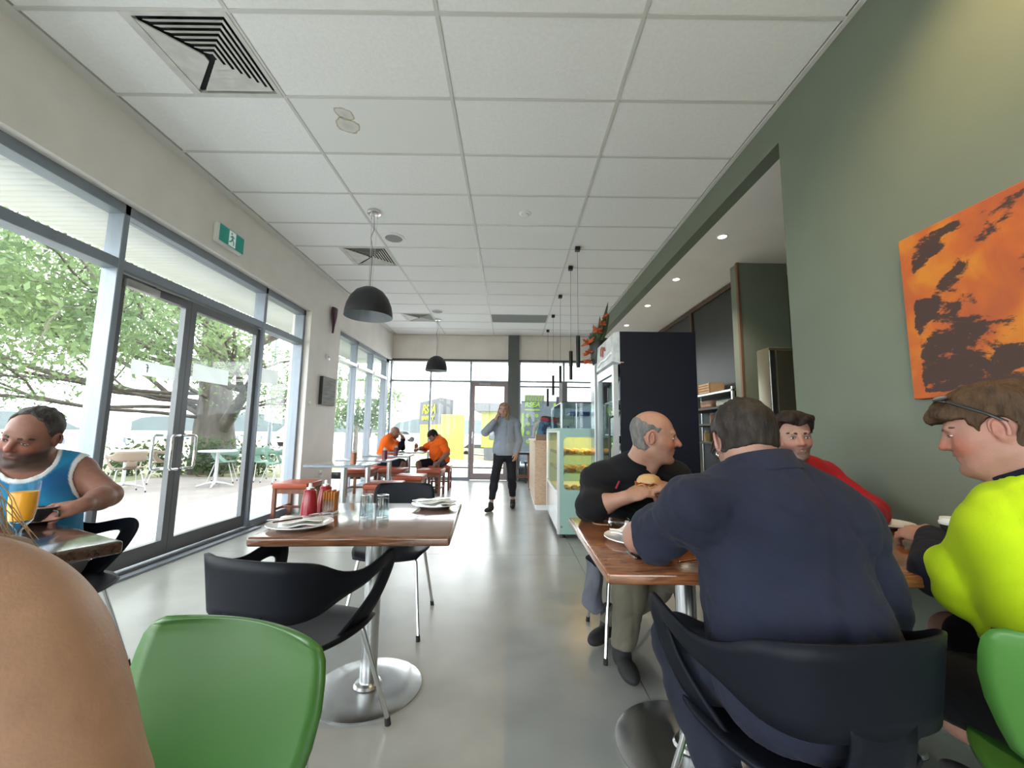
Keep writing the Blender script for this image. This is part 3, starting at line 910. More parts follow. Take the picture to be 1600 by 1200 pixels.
# condiment tins on window tables
def tin(x, y, label, m, h=.12, r=.035, fill=None):
    t = thing('cutlery_tin', label, 'tin', (x, y, T), 0, 'tins on the window tables')
    MB().lathe([(.001, 0), (r, 0), (r, h), (r+.003, h+.003), (r-.003, h), (r-.003, .01), (.001, .01)], 24).build('tin_body', m, t, 40)
    for k in range(5):
        a = k*1.26
        MB().rbox(-.008+.018*math.cos(a), .008+.018*math.cos(a), -.002+.018*math.sin(a), .002+.018*math.sin(a), .02, h+.03+.006*(k % 3), .001, 1).build('sachet', fill or mat('pale_sachet', (.7, .62, .55), .6), t)
tin(-1.95, 5.15, 'copper coloured sachet tin on the nearest window table', mat('copper_tin', (.50, .20, .11), .35, metal=.3))
tin(-1.80, 5.92, 'crimson and silver tin on the second window table', mat('crimson_tin', (.20, .02, .05), .35))
tin(-1.90, 6.85, 'crimson tin on the third window table', mat('crimson_tin', (.20, .02, .05), .35))
tin(-1.93, 8.42, 'red striped tin on the table of the men in orange', mat('red_tin', (.45, .06, .03), .35))
t = thing('coffee_mug', 'small red cup on the table of the men in orange', 'cup', (-1.74, 8.38, T))
MB().lathe([(.001, 0), (.025, 0), (.042, .06), (.039, .06), (.022, .008), (.001, .008)], 24).build('cup_bowl', REDP, t, 50)
MB().lathe([(.001, -.0), (.06, .006), (.06, .003), (.001, .0)], 24).build('saucer', REDP, t, 50)
# ------------------------------------------------------------------ things on walls and ceiling
t = thing('exit_sign', 'green and white running man exit sign on the wall above the doors', 'exit sign', (XL, 4.0, 2.97))
MB().rbox(0, .05, -.19, .19, 0, .20, .02, 3).build('sign_housing', WHITEP, t, 40)
MB().rbox(.05, .062, -.185, .185, .012, .192, .012, 3).build('lens_edge', WHITEP, t, 40)
MB().rbox(.062, .066, -.18, .18, .018, .186, .002, 1).build('green_panel', mat('exit_green', (.0, .16, .125), .4, emit=.12), t)
MB().rbox(.066, .068, -.05, .05, .024, .18, .001, 1).build('white_doorway', mat('exit_white', (.6, .65, .65), .4, emit=.1), t)
fig = MB()
def limb(a, b, w):
    a, b = Vector((0,)+a), Vector((0,)+b)
    fig.cyl(a+Vector((.0695, 0, 0)), b+Vector((.0695, 0, 0)), w, w*.85, 8)
limb((.004, .10), (-.004, .135), .011); limb((.0, .10), (.022, .075), .009); limb((.022, .075), (.02, .04), .007)
limb((0, .10), (-.02, .07), .009); limb((-.02, .07), (-.045, .06), .007); limb((-.004, .135), (.03, .12), .006); limb((-.004, .135), (-.032, .11), .006)
fig.sph((.0695, -.014, .155), .011, 10, 6)
for i, v in enumerate(fig.v):
    fig.v[i] = (.0685+(v[0]-.0695)*.12, v[1], v[2])
fig.build('running_figure', mat('exit_green', (.0, .30, .22), .4), t)

t = thing('wall_vase', 'purple flat sided wall vase tapering to a point on the white pier', 'vase', (XL, 6.50, 2.70))
prof = [(.018, 0), (.02, .06), (.035, .14), (.065, .22), (.085, .30), (.09, .42)]
m = MB()
n = 20
for r, z in prof+[(.078, .42), (.07, .30)]:
    for k in range(n):
        a = 2*math.pi*k/n
        m.v.append((.04+.035*math.cos(a)*(r/.09)**.5, r*math.sin(a)+.06*(z/.42-.5)*.4, z))
for i in range(len(prof)+1):
    for k in range(n):
        m.f.append([i*n+k, i*n+(k+1) % n, (i+1)*n+(k+1) % n, (i+1)*n+k])
m.f.append(list(range(n))[::-1])
m.build('vase_body', mat('purple_glaze', (.10, .022, .05), .35, var=.15), t, 50)
MB().box(0, .012, -.02, .02, .30, .36).build('wall_bracket', STEEL, t)

t = thing('wall_canvas', 'thick pale grey picture canvas hung on the white pier', 'picture', (XL, 6.47, 1.53))
MB().rbox(0, .055, -.23, .23, 0, .44, .004).build('canvas_block', mat('weathered_grey_print', (.50, .50, .48), .8, col2=(.30, .30, .29), vscale=14, stretch=(1, .3, 3)), t)
MB().box(.0, .052, -.234, -.230, .005, .435).build('dark_wrapped_edge', mat('dark_canvas_edge', (.06, .06, .06), .8, var=.6, vscale=30), t)
for (y, z, lb, cat, nm) in ((6.45, 2.30, 'small square white sensor on the pier above the grey picture', 'sensor', 'wall_sensor'),
                        (6.45, .47, 'white power outlet low on the white pier', 'power outlet', 'power_outlet'),
                        (5.97, 1.53, 'small round white door button on the pier edge', 'switch', 'wall_switch')):
    t = thing(nm, lb, cat, (XL, y, z))
    if nm == 'wall_switch':
        MB().cyl((0, 0, 0), (.014, 0, 0), .028, .024, 20).build('button_plate', WHITEP, t, 40)
        MB().cyl((.014, 0, 0), (.02, 0, 0), .012, .011, 16).build('push_button', WHITEP, t, 40)
    else:
        MB().rbox(0, .02 if nm == 'wall_sensor' else .010, -.045, .045, -.045, .045, .005).build('cover_plate', WHITEP, t, 40)
        for s in (-1, 1):
            MB().rbox(.01, .024 if nm == 'wall_sensor' else .013, s*.022-.010, s*.022+.010, -.012, .014, .003).build('rocker', mat('ivory_plastic', (.62, .61, .58), .5), t)

# dome pendants
def dome(loc, zrim, label, rr=.245, hh=.32):
    t = thing('pendant_lamp', label, 'pendant lamp', loc, 0, 'dome pendant lamps')
    zr = zrim-loc[2]
    prof = [(rr, 0), (rr*.985, .05), (rr*.93, .12), (rr*.80, .20), (rr*.58, .27), (rr*.30, .31), (.03, hh), (.001, hh)]
    sh = MB().lathe([(r, zr+z) for r, z in prof], 48).build('shade', mat('black_matt_enamel', (.014, .015, .019), .45), t, 50)
    inn = MB().lathe([(max(.001, r-.005), zr+z-(.004 if z > .01 else 0)) for r, z in prof], 48).build('shade_lining', mat('silver_lining', (.55, .60, .66), .4, metal=.2), sh, 50)
    MB().lathe([(rr, zr), (rr-.005, zr)], 48).build('shade_rim', BLACK, sh)
    MB().lathe([(.001, 0), (.07, 0), (.07, -.03), (.055, -.036), (.001, -.036)], 32).build('ceiling_rose', CHROME, t, 40)
    for k in range(3):
        a = 2*math.pi*k/3+.4
        MB().cyl((.04*math.cos(a), .04*math.sin(a), -.036), (.04*math.cos(a), .04*math.sin(a), -.075), .006, n=8).build('cable_grip', CHROME, t)
        MB().cyl((.04*math.cos(a), .04*math.sin(a), -.07), (.02*math.cos(a), .02*math.sin(a), zr+hh-.01), .0022, n=6).build('suspension_wire', CHROME, t)
    MB().tube([(0, 0, -.03), (.012, 0, -.2), (-.02, .004, -.30), (.006, 0, -.45), (0, 0, zr+hh-.01)], .0045, 6).build('power_flex', mat('clear_flex', (.45, .44, .42), .4), t)
    MB().sph((0, 0, zr+.17), (.04, .04, .06), 14, 8).build('bulb', mat('frosted_bulb', (.7, .7, .68), .4), t, 50)
dome((-1.52, 4.20, ZC), 2.335, 'nearer black dome pendant lamp with silver inside, hanging by the glass doors')
dome((-1.59, 8.50, ZC), 2.40, 'farther small dark dome pendant lamp over the two men in orange', .23)

# tube pendants over the counter
def tube_pendant(y, ztop, label):
    t = thing('tube_pendant', label, 'pendant lamp', (.815, y, ZC), 0, 'slim black tube pendants over the counter')
    z = ztop-ZC
    MB().rbox(-.032, .032, -.032, .032, -.055, 0, .006).build('ceiling_rose', BLACK, t)
    MB().cyl((0, 0, -.05), (0, 0, z+.005), .0022, n=6).build('cable', BLACK, t)
    MB().lathe([(.001, z), (.024, z), (.026, z-.01), (.026, z-.40), (.022, z-.40), (.022, z-.37), (.001, z-.37)], 20).build('tube_body', BLACK, t, 50)
for y, zt, lb in ((5.0, 2.35, 'nearest and tallest of the slim black tube pendants over the counter'), (5.62, 2.28, 'second of the slim black tube pendants from the viewer'),
                  (6.85, 2.27, 'third of the slim black tube pendants, in the middle of the row'), (8.06, 2.28, 'fourth of the slim black tube pendants from the viewer'),
                  (9.27, 2.14, 'farthest and smallest of the slim black tube pendants')):
    tube_pendant(y, zt, lb)

# abstract painting on the green wall
def painting_mat():
    m = bpy.data.materials.new('abstract_orange_paint'); m.use_nodes = True
    t = m.node_tree; b = t.nodes['Principled BSDF']; b.inputs['Roughness'].default_value = .6
    tc = nn(t, 'ShaderNodeTexCoord')
    n1 = nn(t, 'ShaderNodeTexNoise'); n1.inputs['Scale'].default_value = 4.5; n1.inputs['Detail'].default_value = 9; n1.inputs['Distortion'].default_value = .4
    n2 = nn(t, 'ShaderNodeTexNoise'); n2.inputs['Scale'].default_value = 6.5; n2.inputs['Detail'].default_value = 13; n2.inputs['Roughness'].default_value = .68; n2.inputs['Distortion'].default_value = .25
    mp = nn(t, 'ShaderNodeMapping'); mp.inputs['Rotation'].default_value = (.75, 0, 0); mp.inputs['Scale'].default_value = (1, .85, 1.5); mp.inputs['Location'].default_value = (.3, .15, .27)
    t.links.new(tc.outputs['Object'], mp.inputs['Vector'])
    t.links.new(tc.outputs['Object'], n1.inputs['Vector']); t.links.new(mp.outputs['Vector'], n2.inputs['Vector'])
    r1 = nn(t, 'ShaderNodeValToRGB')
    e = r1.color_ramp.elements
    e[0].position = .38; e[0].color = (.36, .078, .022, 1)
    e[1].position = .70; e[1].color = (.54, .19, .012, 1)
    x = e.new(.52); x.color = (.44, .10, .016, 1)
    t.links.new(n1.outputs['Fac'], r1.inputs['Fac'])
    # dark strokes keep a margin from the left and top edges of the canvas
    sp = nn(t, 'ShaderNodeSeparateXYZ'); t.links.new(tc.outputs['Object'], sp.inputs[0])
    def edge(out, lo, hi):
        mr = nn(t, 'ShaderNodeMapRange'); mr.inputs['From Min'].default_value = lo; mr.inputs['From Max'].default_value = hi
        mr.inputs['To Min'].default_value = -.6; mr.inputs['To Max'].default_value = 0
        t.links.new(out, mr.inputs['Value']); return mr.outputs['Result']
    ey = edge(sp.outputs['Y'], .50, .43)
    ez = edge(sp.outputs['Z'], .40, .35)
    ey2 = nn(t, 'ShaderNodeMapRange'); ey2.inputs['From Min'].default_value = -.1; ey2.inputs['From Max'].default_value = .42
    ey2.inputs['To Min'].default_value = -.03; ey2.inputs['To Max'].default_value = .06
    t.links.new(sp.outputs['Y'], ey2.inputs['Value'])
    ez2 = nn(t, 'ShaderNodeMapRange'); ez2.inputs['From Min'].default_value = .1; ez2.inputs['From Max'].default_value = -.34
    ez2.inputs['To Min'].default_value = -.05; ez2.inputs['To Max'].default_value = .08
    t.links.new(sp.outputs['Z'], ez2.inputs['Value'])
    acc = n2.outputs['Fac']
    # diagonal brush bands
    c1 = nn(t, 'ShaderNodeMath', operation='MULTIPLY'); c1.inputs[1].default_value = .65; t.links.new(sp.outputs['Y'], c1.inputs[0])
    c2 = nn(t, 'ShaderNodeMath', operation='MULTIPLY_ADD'); c2.inputs[1].default_value = .75; t.links.new(sp.outputs['Z'], c2.inputs[0]); t.links.new(c1.outputs[0], c2.inputs[2])
    band = []
    for cc, wd, am in ((.435, .05, .13), (.27, .045, .12), (.10, .05, .04)):
        q1 = nn(t, 'ShaderNodeMath', operation='SUBTRACT'); q1.inputs[1].default_value = cc; t.links.new(c2.outputs[0], q1.inputs[0])
        q2 = nn(t, 'ShaderNodeMath', operation='DIVIDE'); q2.inputs[1].default_value = wd; t.links.new(q1.outputs[0], q2.inputs[0])
        q3 = nn(t, 'ShaderNodeMath', operation='MULTIPLY'); t.links.new(q2.outputs[0], q3.inputs[0]); t.links.new(q2.outputs[0], q3.inputs[1])
        q4 = nn(t, 'ShaderNodeMath', operation='MULTIPLY'); q4.inputs[1].default_value = -1; t.links.new(q3.outputs[0], q4.inputs[0])
        q5 = nn(t, 'ShaderNodeMath', operation='EXPONENT'); t.links.new(q4.outputs[0], q5.inputs[0])
        q6 = nn(t, 'ShaderNodeMath', operation='MULTIPLY'); q6.inputs[1].default_value = am; t.links.new(q5.outputs[0], q6.inputs[0])
        band.append(q6.outputs[0])
    for s in (ey, ez, edge(sp.outputs['Z'], -.40, -.352), ey2.outputs['Result'], ez2.outputs['Result'], *band):
        ad = nn(t, 'ShaderNodeMath', operation='ADD'); t.links.new(acc, ad.inputs[0]); t.links.new(s, ad.inputs[1]); acc = ad.outputs[0]
    r2 = nn(t, 'ShaderNodeValToRGB'); r2.color_ramp.elements[0].position = .53; r2.color_ramp.elements[1].position = .575
    t.links.new(acc, r2.inputs['Fac'])
    mx = nn(t, 'ShaderNodeMix', data_type='RGBA')
    t.links.new(r2.outputs['Color'], mx.inputs['Factor'])
    t.links.new(r1.outputs['Color'], mx.inputs['A']); mx.inputs['B'].default_value = (.050, .024, .020, 1)
    t.links.new(mx.outputs['Result'], b.inputs['Base Color'])
    return m
t = thing('painting', 'large abstract orange and dark brown painting on the green wall', 'painting', (XR-.003, 1.40, 1.707))
MB().rbox(-.035, 0, -.49, .49, -.383, .383, .004).build('canvas', painting_mat(), t)

# ------------------------------------------------------------------ kitchen and counter
t = thing('kitchen_pier', 'olive green pier closing the kitchen opening behind the fridge', 'pillar', (2.75, 4.82, 0))
MB().rbox(0, .60, 0, .18, 0, 3.25, .006).build('pier_body', GREEN, t)
MB().rbox(-.02, .012, -.012, .03, 0, 3.25, .004).build('corner_trim', mat('worn_brown_trim', (.20, .11, .06), .5), t)
t = thing('steel_cabinet', 'tall stainless steel cabinet standing before the olive pier', 'cabinet', (2.45, 3.85, 0))
MB().rbox(0, .70, 0, .20, .06, 1.99, .012).build('cabinet_body', mat('dull_steel', (.20, .18, .12), .38, metal=.7, var=.1, stretch=(1, 1, .1)), t, 40)
MB().rbox(.0, .05, -.012, 0, .10, 1.96, .004).build('door_edge', STEEL, t)
MB().rbox(.06, .69, -.012, 0, .10, 1.96, .004).build('cabinet_door', mat('dull_steel', (.20, .18, .12), .38), t)
for x in (.06, .64):
    for y in (.05, .15):
        MB().cyl((x, y, 0), (x, y, .06), .02, n=10).build('foot', BLACK, t)
t = thing('menu_board', 'large dark charcoal board with brown timber frame under the soffit', 'board', (3.0, 5.03, 1.76))
MB().rbox(0, .03, .02, 3.6, .02, 1.40, .004).build('board_panel', mat('charcoal_board', (.022, .025, .027), .45, var=.2, vscale=2), t)
for nm, b in (('frame_rail', (-.02, .04, 0, 3.62, 1.40, 1.47)), ('frame_stile', (-.03, .04, 1.62, 1.68, 0, 1.40)), ('frame_stile', (-.02, .04, 0, .02, 0, 1.40)), ('frame_stile', (-.02, .04, 3.6, 3.62, 0, 1.40))):
    MB().rbox(*b, .003, 1).build(nm, mat('dark_brown_timber', (.10, .05, .028), .5, var=.2, vscale=8), t)
# shelving with goods below the board
t = thing('kitchen_shelves', 'open steel kitchen shelves under the charcoal board', 'shelf', (2.72, 5.03, 0))
for z in (.55, 1.05, 1.30, 1.52, 1.72):
    MB().rbox(0, .42, 0, 1.7, z-.03, z, .004).build('shelf_board', STEEL if z > 1.6 else mat('dark_shelf', (.05, .05, .05), .5), t)
for y in (0.0, 1.67):
    for x in (0.0, .39):
        MB().box(x, x+.03, y, y+.03, 0, 1.75).build('upright', STEEL, t)
MB().box(.40, .42, .03, 1.67, .1, 1.70).build('back_panel', mat('black_laminate', (.02, .02, .022), .5), t)
MB().rbox(.02, .4, .05, 1.65, .06, .52, .005).build('base_cabinet', mat('red_brown_laminate', (.20, .055, .03), .5), t)
KW = mat('pale_wood_crate', (.55, .36, .20), .6, var=.15, stretch=(1, 4, 1), vscale=6)
for i, (y, L) in enumerate(((.62, .34), (.98, .30))):
    c = thing('wooden_crate', ('pale slatted wooden crate on the top kitchen shelf, nearer one' if i == 0 else 'pale slatted wooden crate on the top kitchen shelf, farther one'), 'crate', (2.74, 5.03+y, 1.722), 0, 'slatted crates on the kitchen shelf')
    for k in range(4):
        MB().rbox(0, .012, 0, L, .008+.036*k, .034+.036*k, .002, 1).build('slat', KW, c)
    for k in range(4):
        MB().rbox(.20, .212, 0, L, .008+.036*k, .034+.036*k, .002, 1).build('slat', KW, c)
    for yy in (0, L-.012):
        MB().box(0, .212, yy, yy+.012, 0, .15).build('end_board', KW, c)
    MB().box(.012, .2, .012, L-.012, 0, .008).build('base_board', KW, c)
for i, (x, y, z, r, h, cc, lb) in enumerate(((2.80, 5.55, 1.30, .05, .12, (.5, .42, .3), 'squat jar of spice with pale lid on the kitchen shelf'),
                                       (2.80, 5.70, 1.30, .045, .15, (.45, .16, .07), 'jar with orange contents on the kitchen shelf'),
                                       (2.80, 5.30, 1.30, .05, .13, (.15, .12, .1), 'dark jar at the near end of the kitchen shelf'),
                                       (2.82, 5.9, 1.05, .06, .16, (.50, .33, .10), 'amber jar on the lower kitchen shelf'),
                                       (2.82, 5.5, 1.05, .05, .14, (.6, .6, .58), 'white tub on the lower kitchen shelf'))):
    j = thing('storage_jar', lb, 'jar', (x, y, z), 0, 'jars on the kitchen shelves')
    MB().lathe([(.001, 0), (r, 0), (r, h*.75), (r*.8, h*.82), (r*.8, h*.84)], 20).build('jar_body', mat('jar_fill_%d' % i, cc, .3), j, 40)
    MB().lathe([(r*.84, h*.82), (r*.84, h), (.001, h)], 20).build('jar_lid', mat('jar_lid_grey', (.25, .25, .25), .4), j, 40)
for i, (x, y, z, s, cc, lb) in enumerate(((2.76, 5.12, 1.521, (.2, .42, .09), (.62, .70, .60), 'pale green paper packet on the upper kitchen shelf'),
                                        (2.76, 5.66, 1.521, (.2, .34, .11), (.52, .30, .18), 'brown bread bag on the upper kitchen shelf'),
                                        (2.76, 5.08, 1.301, (.2, .15, .12), (.65, .66, .66), 'white box at the near end of the kitchen shelf'))):
    j = thing('food_packet', lb, 'packet', (x, y, z), 0, 'packets on the kitchen shelves')
    MB().rbox(0, s[0], 0, s[1], 0, s[2], .025, 3).build('packet_body', mat('packet_%d' % i, cc, .6, var=.2, vscale=12), j, 50)
    MB().box(.05, s[0]-.05, s[1]-.001, s[1]+.03, s[2]*.4, s[2]*.5).build('sealed_end', mat('packet_%d' % i, cc, .6), j)

# drinks fridge
t = thing('drinks_fridge', 'tall black drinks fridge with lit white header and glass door', 'fridge', (.94, 3.60, 0))
FB = mat('black_fridge_steel', (.009, .012, .024), .5, var=.1, vscale=2, spec=.2)
m = MB()
m.box(.02, .70, 0, .03, .08, 2.06); m.box(.02, .70, .67, .70, .08, 2.06); m.box(.67, .70, .03, .67, .08, 2.06); m.box(.02, .67, .03, .67, 2.03, 2.06); m.box(.02, .67, .03, .67, .08, .14)
m.build('fridge_body', FB, t)
MB().box(.64, .67, .03, .67, .14, 2.03).build('inner_lining', WHITEP, t)
hd = MB()
hd.add([(.02, .0, 1.77), (.02, .70, 1.77), (-.045, .70, 1.79), (-.045, 0, 1.79), (.02, 0, 2.06), (.02, .70, 2.06), (-.03, .70, 2.05), (-.03, 0, 2.05)],
       [[0, 1, 2, 3], [7, 6, 5, 4], [0, 3, 7, 4], [1, 5, 6, 2], [2, 6, 7, 3], [0, 4, 5, 1]])
hd = hd.build('header_sign', mat('backlit_header', (.50, .52, .52), .35, emit=.06, col2=(.36, .40, .42), vscale=9, thr=(.45, .55)), t)
for k, (y0, z0, cc) in enumerate(((.44, 1.95, (.62, .22, .12)), (.36, 1.93, (.60, .12, .10)))):
    MB().tube([(-.044, y0+.05*math.cos(a_), z0+.055*math.sin(a_)) for a_ in [i*.5-.6 for i in range(8)]], .007, 6).build('printed_swirl', mat('faded_red_print_%d' % k, cc, .5), hd)
MB().tube([(-.048, .60, 1.83), (-.046, .44, 1.86), (-.047, .25, 1.85), (-.047, .05, 1.87)], .012, 6).build('printed_band', WHITEP, hd)
dr = MB()
dr.box(-.04, .0, .0, .06, .14, 1.76); dr.box(-.04, .0, .64, .70, .14, 1.76); dr.box(-.04, .0, .06, .64, 1.68, 1.76); dr.box(-.04, 0, .06, .64, .14, .22)
dr = dr.build('fridge_door', mat('silver_door_frame', (.62, .64, .66), .35, metal=.4), t)
MB().box(-.025, -.018, .06, .64, .22, 1.68).build('door_glass', glass('fridge_glass', (.9, .95, .96), .08), dr)
MB().tube([(-.04, .03, .9), (-.075, .03, .92), (-.075, .03, 1.28), (-.04, .03, 1.30)], .01, 8).build('door_handle', BLACK, dr)
MB().cyl((.02, -.004, 1.775), (.05, -.004, 1.775), .012, n=10).build('hinge', CHROME, t)
for z in (.5, .82, 1.14, 1.46):
    MB().box(.03, .62, .04, .66, z-.012, z).build('wire_shelf', WHITEP, t)
    for k in range(5):
        bt = thing('drink_bottle', ['pale', 'amber', 'white', 'green', 'clear'][(k+int(z*10)) % 5]+' bottle, '+['nearest', 'second nearest', 'middle', 'second farthest', 'farthest'][k]+' on the '+{.5: 'lowest', .82: 'second', 1.14: 'third', 1.46: 'top'}[z]+' shelf of the drinks fridge', 'bottle', (1.03, 3.72+.115*k, z), 0, 'bottles inside the drinks fridge')
        cc = [(.6, .65, .68), (.55, .4, .2), (.6, .62, .6), (.25, .35, .3), (.65, .66, .7)][(k+int(z*10)) % 5]
        MB().lathe([(.001, 0), (.032, .002), (.033, .14), (.015, .19), (.013, .22)], 14).build('bottle_body', mat('drink_%d' % ((k+int(z*10)) % 5), cc, .2), bt, 50)
        MB().lathe([(.015, .215), (.015, .235), (.001, .235)], 12).build('bottle_cap', WHITEP, bt)
for x in (.06, .64):
    for y in (.06, .64):
        MB().cyl((x, y, 0), (x, y, .08), .022, n=10).build('foot', BLACK, t)

# tall grey cupboard behind fridge, with the flower pot on top
t = thing('slim_cupboard', 'slim pale grey upright cupboard between fridge and glass case', 'cupboard', (.90, 4.36, 0))
MB().rbox(0, .34, 0, .23, .05, 1.90, .008).build('cupboard_body', mat('pale_grey_laminate', (.42, .45, .46), .4), t)
MB().rbox(-.014, 0, .01, .22, .08, 1.88, .004).build('cupboard_door', STEEL, t)
MB().box(.02, .32, .02, .21, 0, .05).build('plinth', BLACK, t)
t = thing('flower_arrangement', 'orange flowers and sword leaves in a dark pot beside the fridge top', 'flowers', (.95, 4.475, 1.90))
MB().lathe([(.001, 0), (.06, .0), (.085, .06), (.095, .16), (.085, .26), (.075, .26), (.08, .15), (.001, .12)], 24).build('pot', mat('dark_green_pot', (.018, .024, .022), .4), t, 50)
LF = mat('sword_leaf_green', (.055, .10, .035), .5, var=.3, vscale=9)
FO = mat('orange_petal', (.62, .11, .03), .5, var=.2, vscale=14)
rnd = random.Random(3)
def blade(base, tip, w, m, name, parent, bend=(0, 0, 0)):
    a, b = Vector(base), Vector(tip)
    d = (b-a); s = d.cross(Vector((.3, 1, .1))).normalized()
    mb_ = MB()
    N = 7
    for i in range(N+1):
        u = i/N
        p = a+d*u+Vector(bend)*math.sin(u*math.pi)*.5
        ww = w*(math.sin(math.pi*min(1, .18+.82*u))**.7 if u < 1 else .02)
        mb_.v += [tuple(p-s*ww), tuple(p+Vector((0, -.004, 0))), tuple(p+s*ww)]
    for i in range(N):
        for k in range(2):
            mb_.f.append([i*3+k, i*3+k+1, i*3+k+4, i*3+k+3])
    o = mb_.build(name, m, parent, 60)
    solidify(o, .002)
    return o
for (tx, ty, tz, w) in ((.12, .0, .72, .022), (.03, .02, .56, .020), (.14, .05, .60, .024), (-.05, .0, .46, .018), (.06, .06, .50, .02), (-.09, .0, .36, .02)):
    blade((rnd.uniform(-.03, .03), rnd.uniform(-.03, .03), .2), (tx, ty, tz), w, LF, 'sword_leaf', t, (.02, 0, 0))
for (cx, cy, cz, r) in ((-.11, -.03, .24, .095), (-.10, -.03, .13, .08), (.05, -.03, .46, .05), (.085, -.02, .54, .045), (-.01, -.02, .38, .07), (-.12, -.02, .03, .06)):
    hub = MB().sph((cx, cy, cz), .012, 8, 6).build('flower', FO, t)
    MB().cyl((0, 0, .2), (cx, cy, cz), .003, n=5).build('stem', LF, hub)
    for k in range(9):
        a = 2*math.pi*k/9+rnd.random()*.4
        el = rnd.uniform(-.5, .9)
        tp = (cx+r*math.cos(a)*math.cos(el), cy+r*math.sin(a)*math.cos(el)*.8, cz+r*math.sin(el))
        blade((cx, cy, cz), tp, .014, FO, 'petal', hub)
# big dark leaf behind pot
for tp, w in (((.16, .05, .30), .07), ((.02, .1, .36), .06)):
    blade((0, 0, .15), tp, w, mat('dark_leaf', (.016, .024, .018), .45), 'broad_leaf', t, (.0, 0, .06))

# mint display cabinet
MINT = mat('mint_enamel', (.27, .42, .38), .35, var=.03)
t = thing('display_cabinet', 'mint green cake display cabinet with curved window and lit food inside', 'display cabinet', (.52, 4.62, 0))
L, Dp = 1.0, 1.42        # x extent, y extent
def rounded_frame(x0, x1, z0, z1, wx0, wx1, wz0, wz1, r, y0, y1):
    """panel with a rounded window hole, in the xz plane"""
    outer = []; inner = []
    N = 6
    corners_i = [(wx1-r, wz1-r, 0), (wx0+r, wz1-r, 90), (wx0+r, wz0+r, 180), (wx1-r, wz0+r, 270)]
    for (cx, cz, a0) in corners_i:
        for k in range(N+1):
            a = math.radians(a0+90*k/N)
            inner.append((cx+r*math.cos(a), cz+r*math.sin(a)))
    for (x, z) in inner:
        # project outward onto the rectangle
        cx, cz = (wx0+wx1)/2, (wz0+wz1)/2
        dx, dz = x-cx, z-cz
        s = min([v for v in (((x1-cx)/dx if dx > 1e-6 else ((x0-cx)/dx if dx < -1e-6 else 1e9)), ((z1-cz)/dz if dz > 1e-6 else ((z0-cz)/dz if dz < -1e-6 else 1e9)))])
        outer.append((cx+dx*s, cz+dz*s))
    # make sure corners are included
    for (qx, qz) in ((x1, z1), (x0, z1), (x0, z0), (x1, z0)):
        j = min(range(len(outer)), key=lambda i: (outer[i][0]-qx)**2+(outer[i][1]-qz)**2)
        outer[j] = (qx, qz)
    n = len(inner)
    mb_ = MB()
    mb_.v = [(x, y0, z) for x, z in outer]+[(x, y0, z) for x, z in inner]+[(x, y1, z) for x, z in outer]+[(x, y1, z) for x, z in inner]
    for i in range(n):
        j = (i+1) % n
        mb_.f += [[i, j, n+j, n+i], [2*n+i, 3*n+i, 3*n+j, 2*n+j], [n+i, n+j, 3*n+j, 3*n+i], [i, 2*n+i, 2*n+j, j]]
    return mb_
rounded_frame(0, L, .05, 1.17, .065, .50, .52, 1.10, .05, 0, .03).build('end_panel', MINT, t, 30)
MB().box(.03, L, Dp-.03, Dp, .05, 1.19).build('rear_panel', MINT, t)
MB().box(-.004, L, -.004, Dp, 1.17, 1.20).build('top_panel', MINT, t)
MB().box(.03, L, .03, Dp-.03, .42, .46).build('deck_panel', WHITEP, t)
MB().box(L-.03, L, .03, Dp-.03, .05, 1.17).build('back_panel', mat('cabinet_mirror', (.5, .38, .22), .25, metal=.6), t)
MB().box(.015, .02, .04, Dp-.04, .50, 1.15).build('front_glass', glass('case_glass', (.86, .93, .91), .09), t)
MB().box(.03, .54, .031, .035, .48, 1.13).build('end_glass', glass('case_glass', (.86, .93, .91), .09), t)
MB().rbox(0, .02, .03, Dp-.03, .06, .46, .004).build('kick_panel', STEEL, t)
for z0, z1 in ((.46, .50), (1.15, 1.17)):
    MB().box(0, .02, .03, Dp-.03, z0, z1).build('front_rail', mat('pale_aluminium', (.62, .64, .66), .35), t)
for y in (.0, Dp-.03):
    MB().box(-.006, .02, y-.001, y+.03, .05, 1.17).build('corner_post', mat('pale_aluminium', (.62, .64, .66), .35), t)
MB().cyl((.04, -.006, .13), (.04, .0, .13), .012, n=12).build('lock', CHROME, t)
for x in (.06, L-.06):
    for y in (.08, Dp-.08):
        MB().cyl((x, y, 0), (x, y, .05), .03, n=12).build('castor', BLACK, t)
for z in (.70, .90):
    MB().box(.06, L-.06, .06, Dp-.06, z-.008, z).build('glass_shelf', glass('shelf_glass', (.85, .9, .85), .07), t)
    MB().rbox(.05, .08, .05, Dp-.05, z-.02, z+.02, .006).build('ticket_rail', mat('rail_grey', (.25, .24, .22), .4, metal=.3), t)
l = bpy.data.lights.new('cabinet_lamp', 'AREA'); l.shape = 'RECTANGLE'; l.size = .5; l.size_y = 1.2; l.energy = 4.5; l.color = (1, .45, .09)
o = bpy.data.objects.new('cabinet_lamp', l); COL.objects.link(o); o.parent = t; o.location = (.45, .7, 1.155)
MB().rbox(.2, .7, .08, 1.3, 1.158, 1.168, .003).build('lamp_strip', mat('warm_tube', (1, .72, .30), .4, emit=.9), t)
FOODC = [(.62, .30, .06), (.70, .42, .12), (.45, .18, .05), (.74, .52, .20)]
rnd = random.Random(5)
lv = {.46: 'bottom deck', .70: 'middle shelf', .90: 'top shelf'}
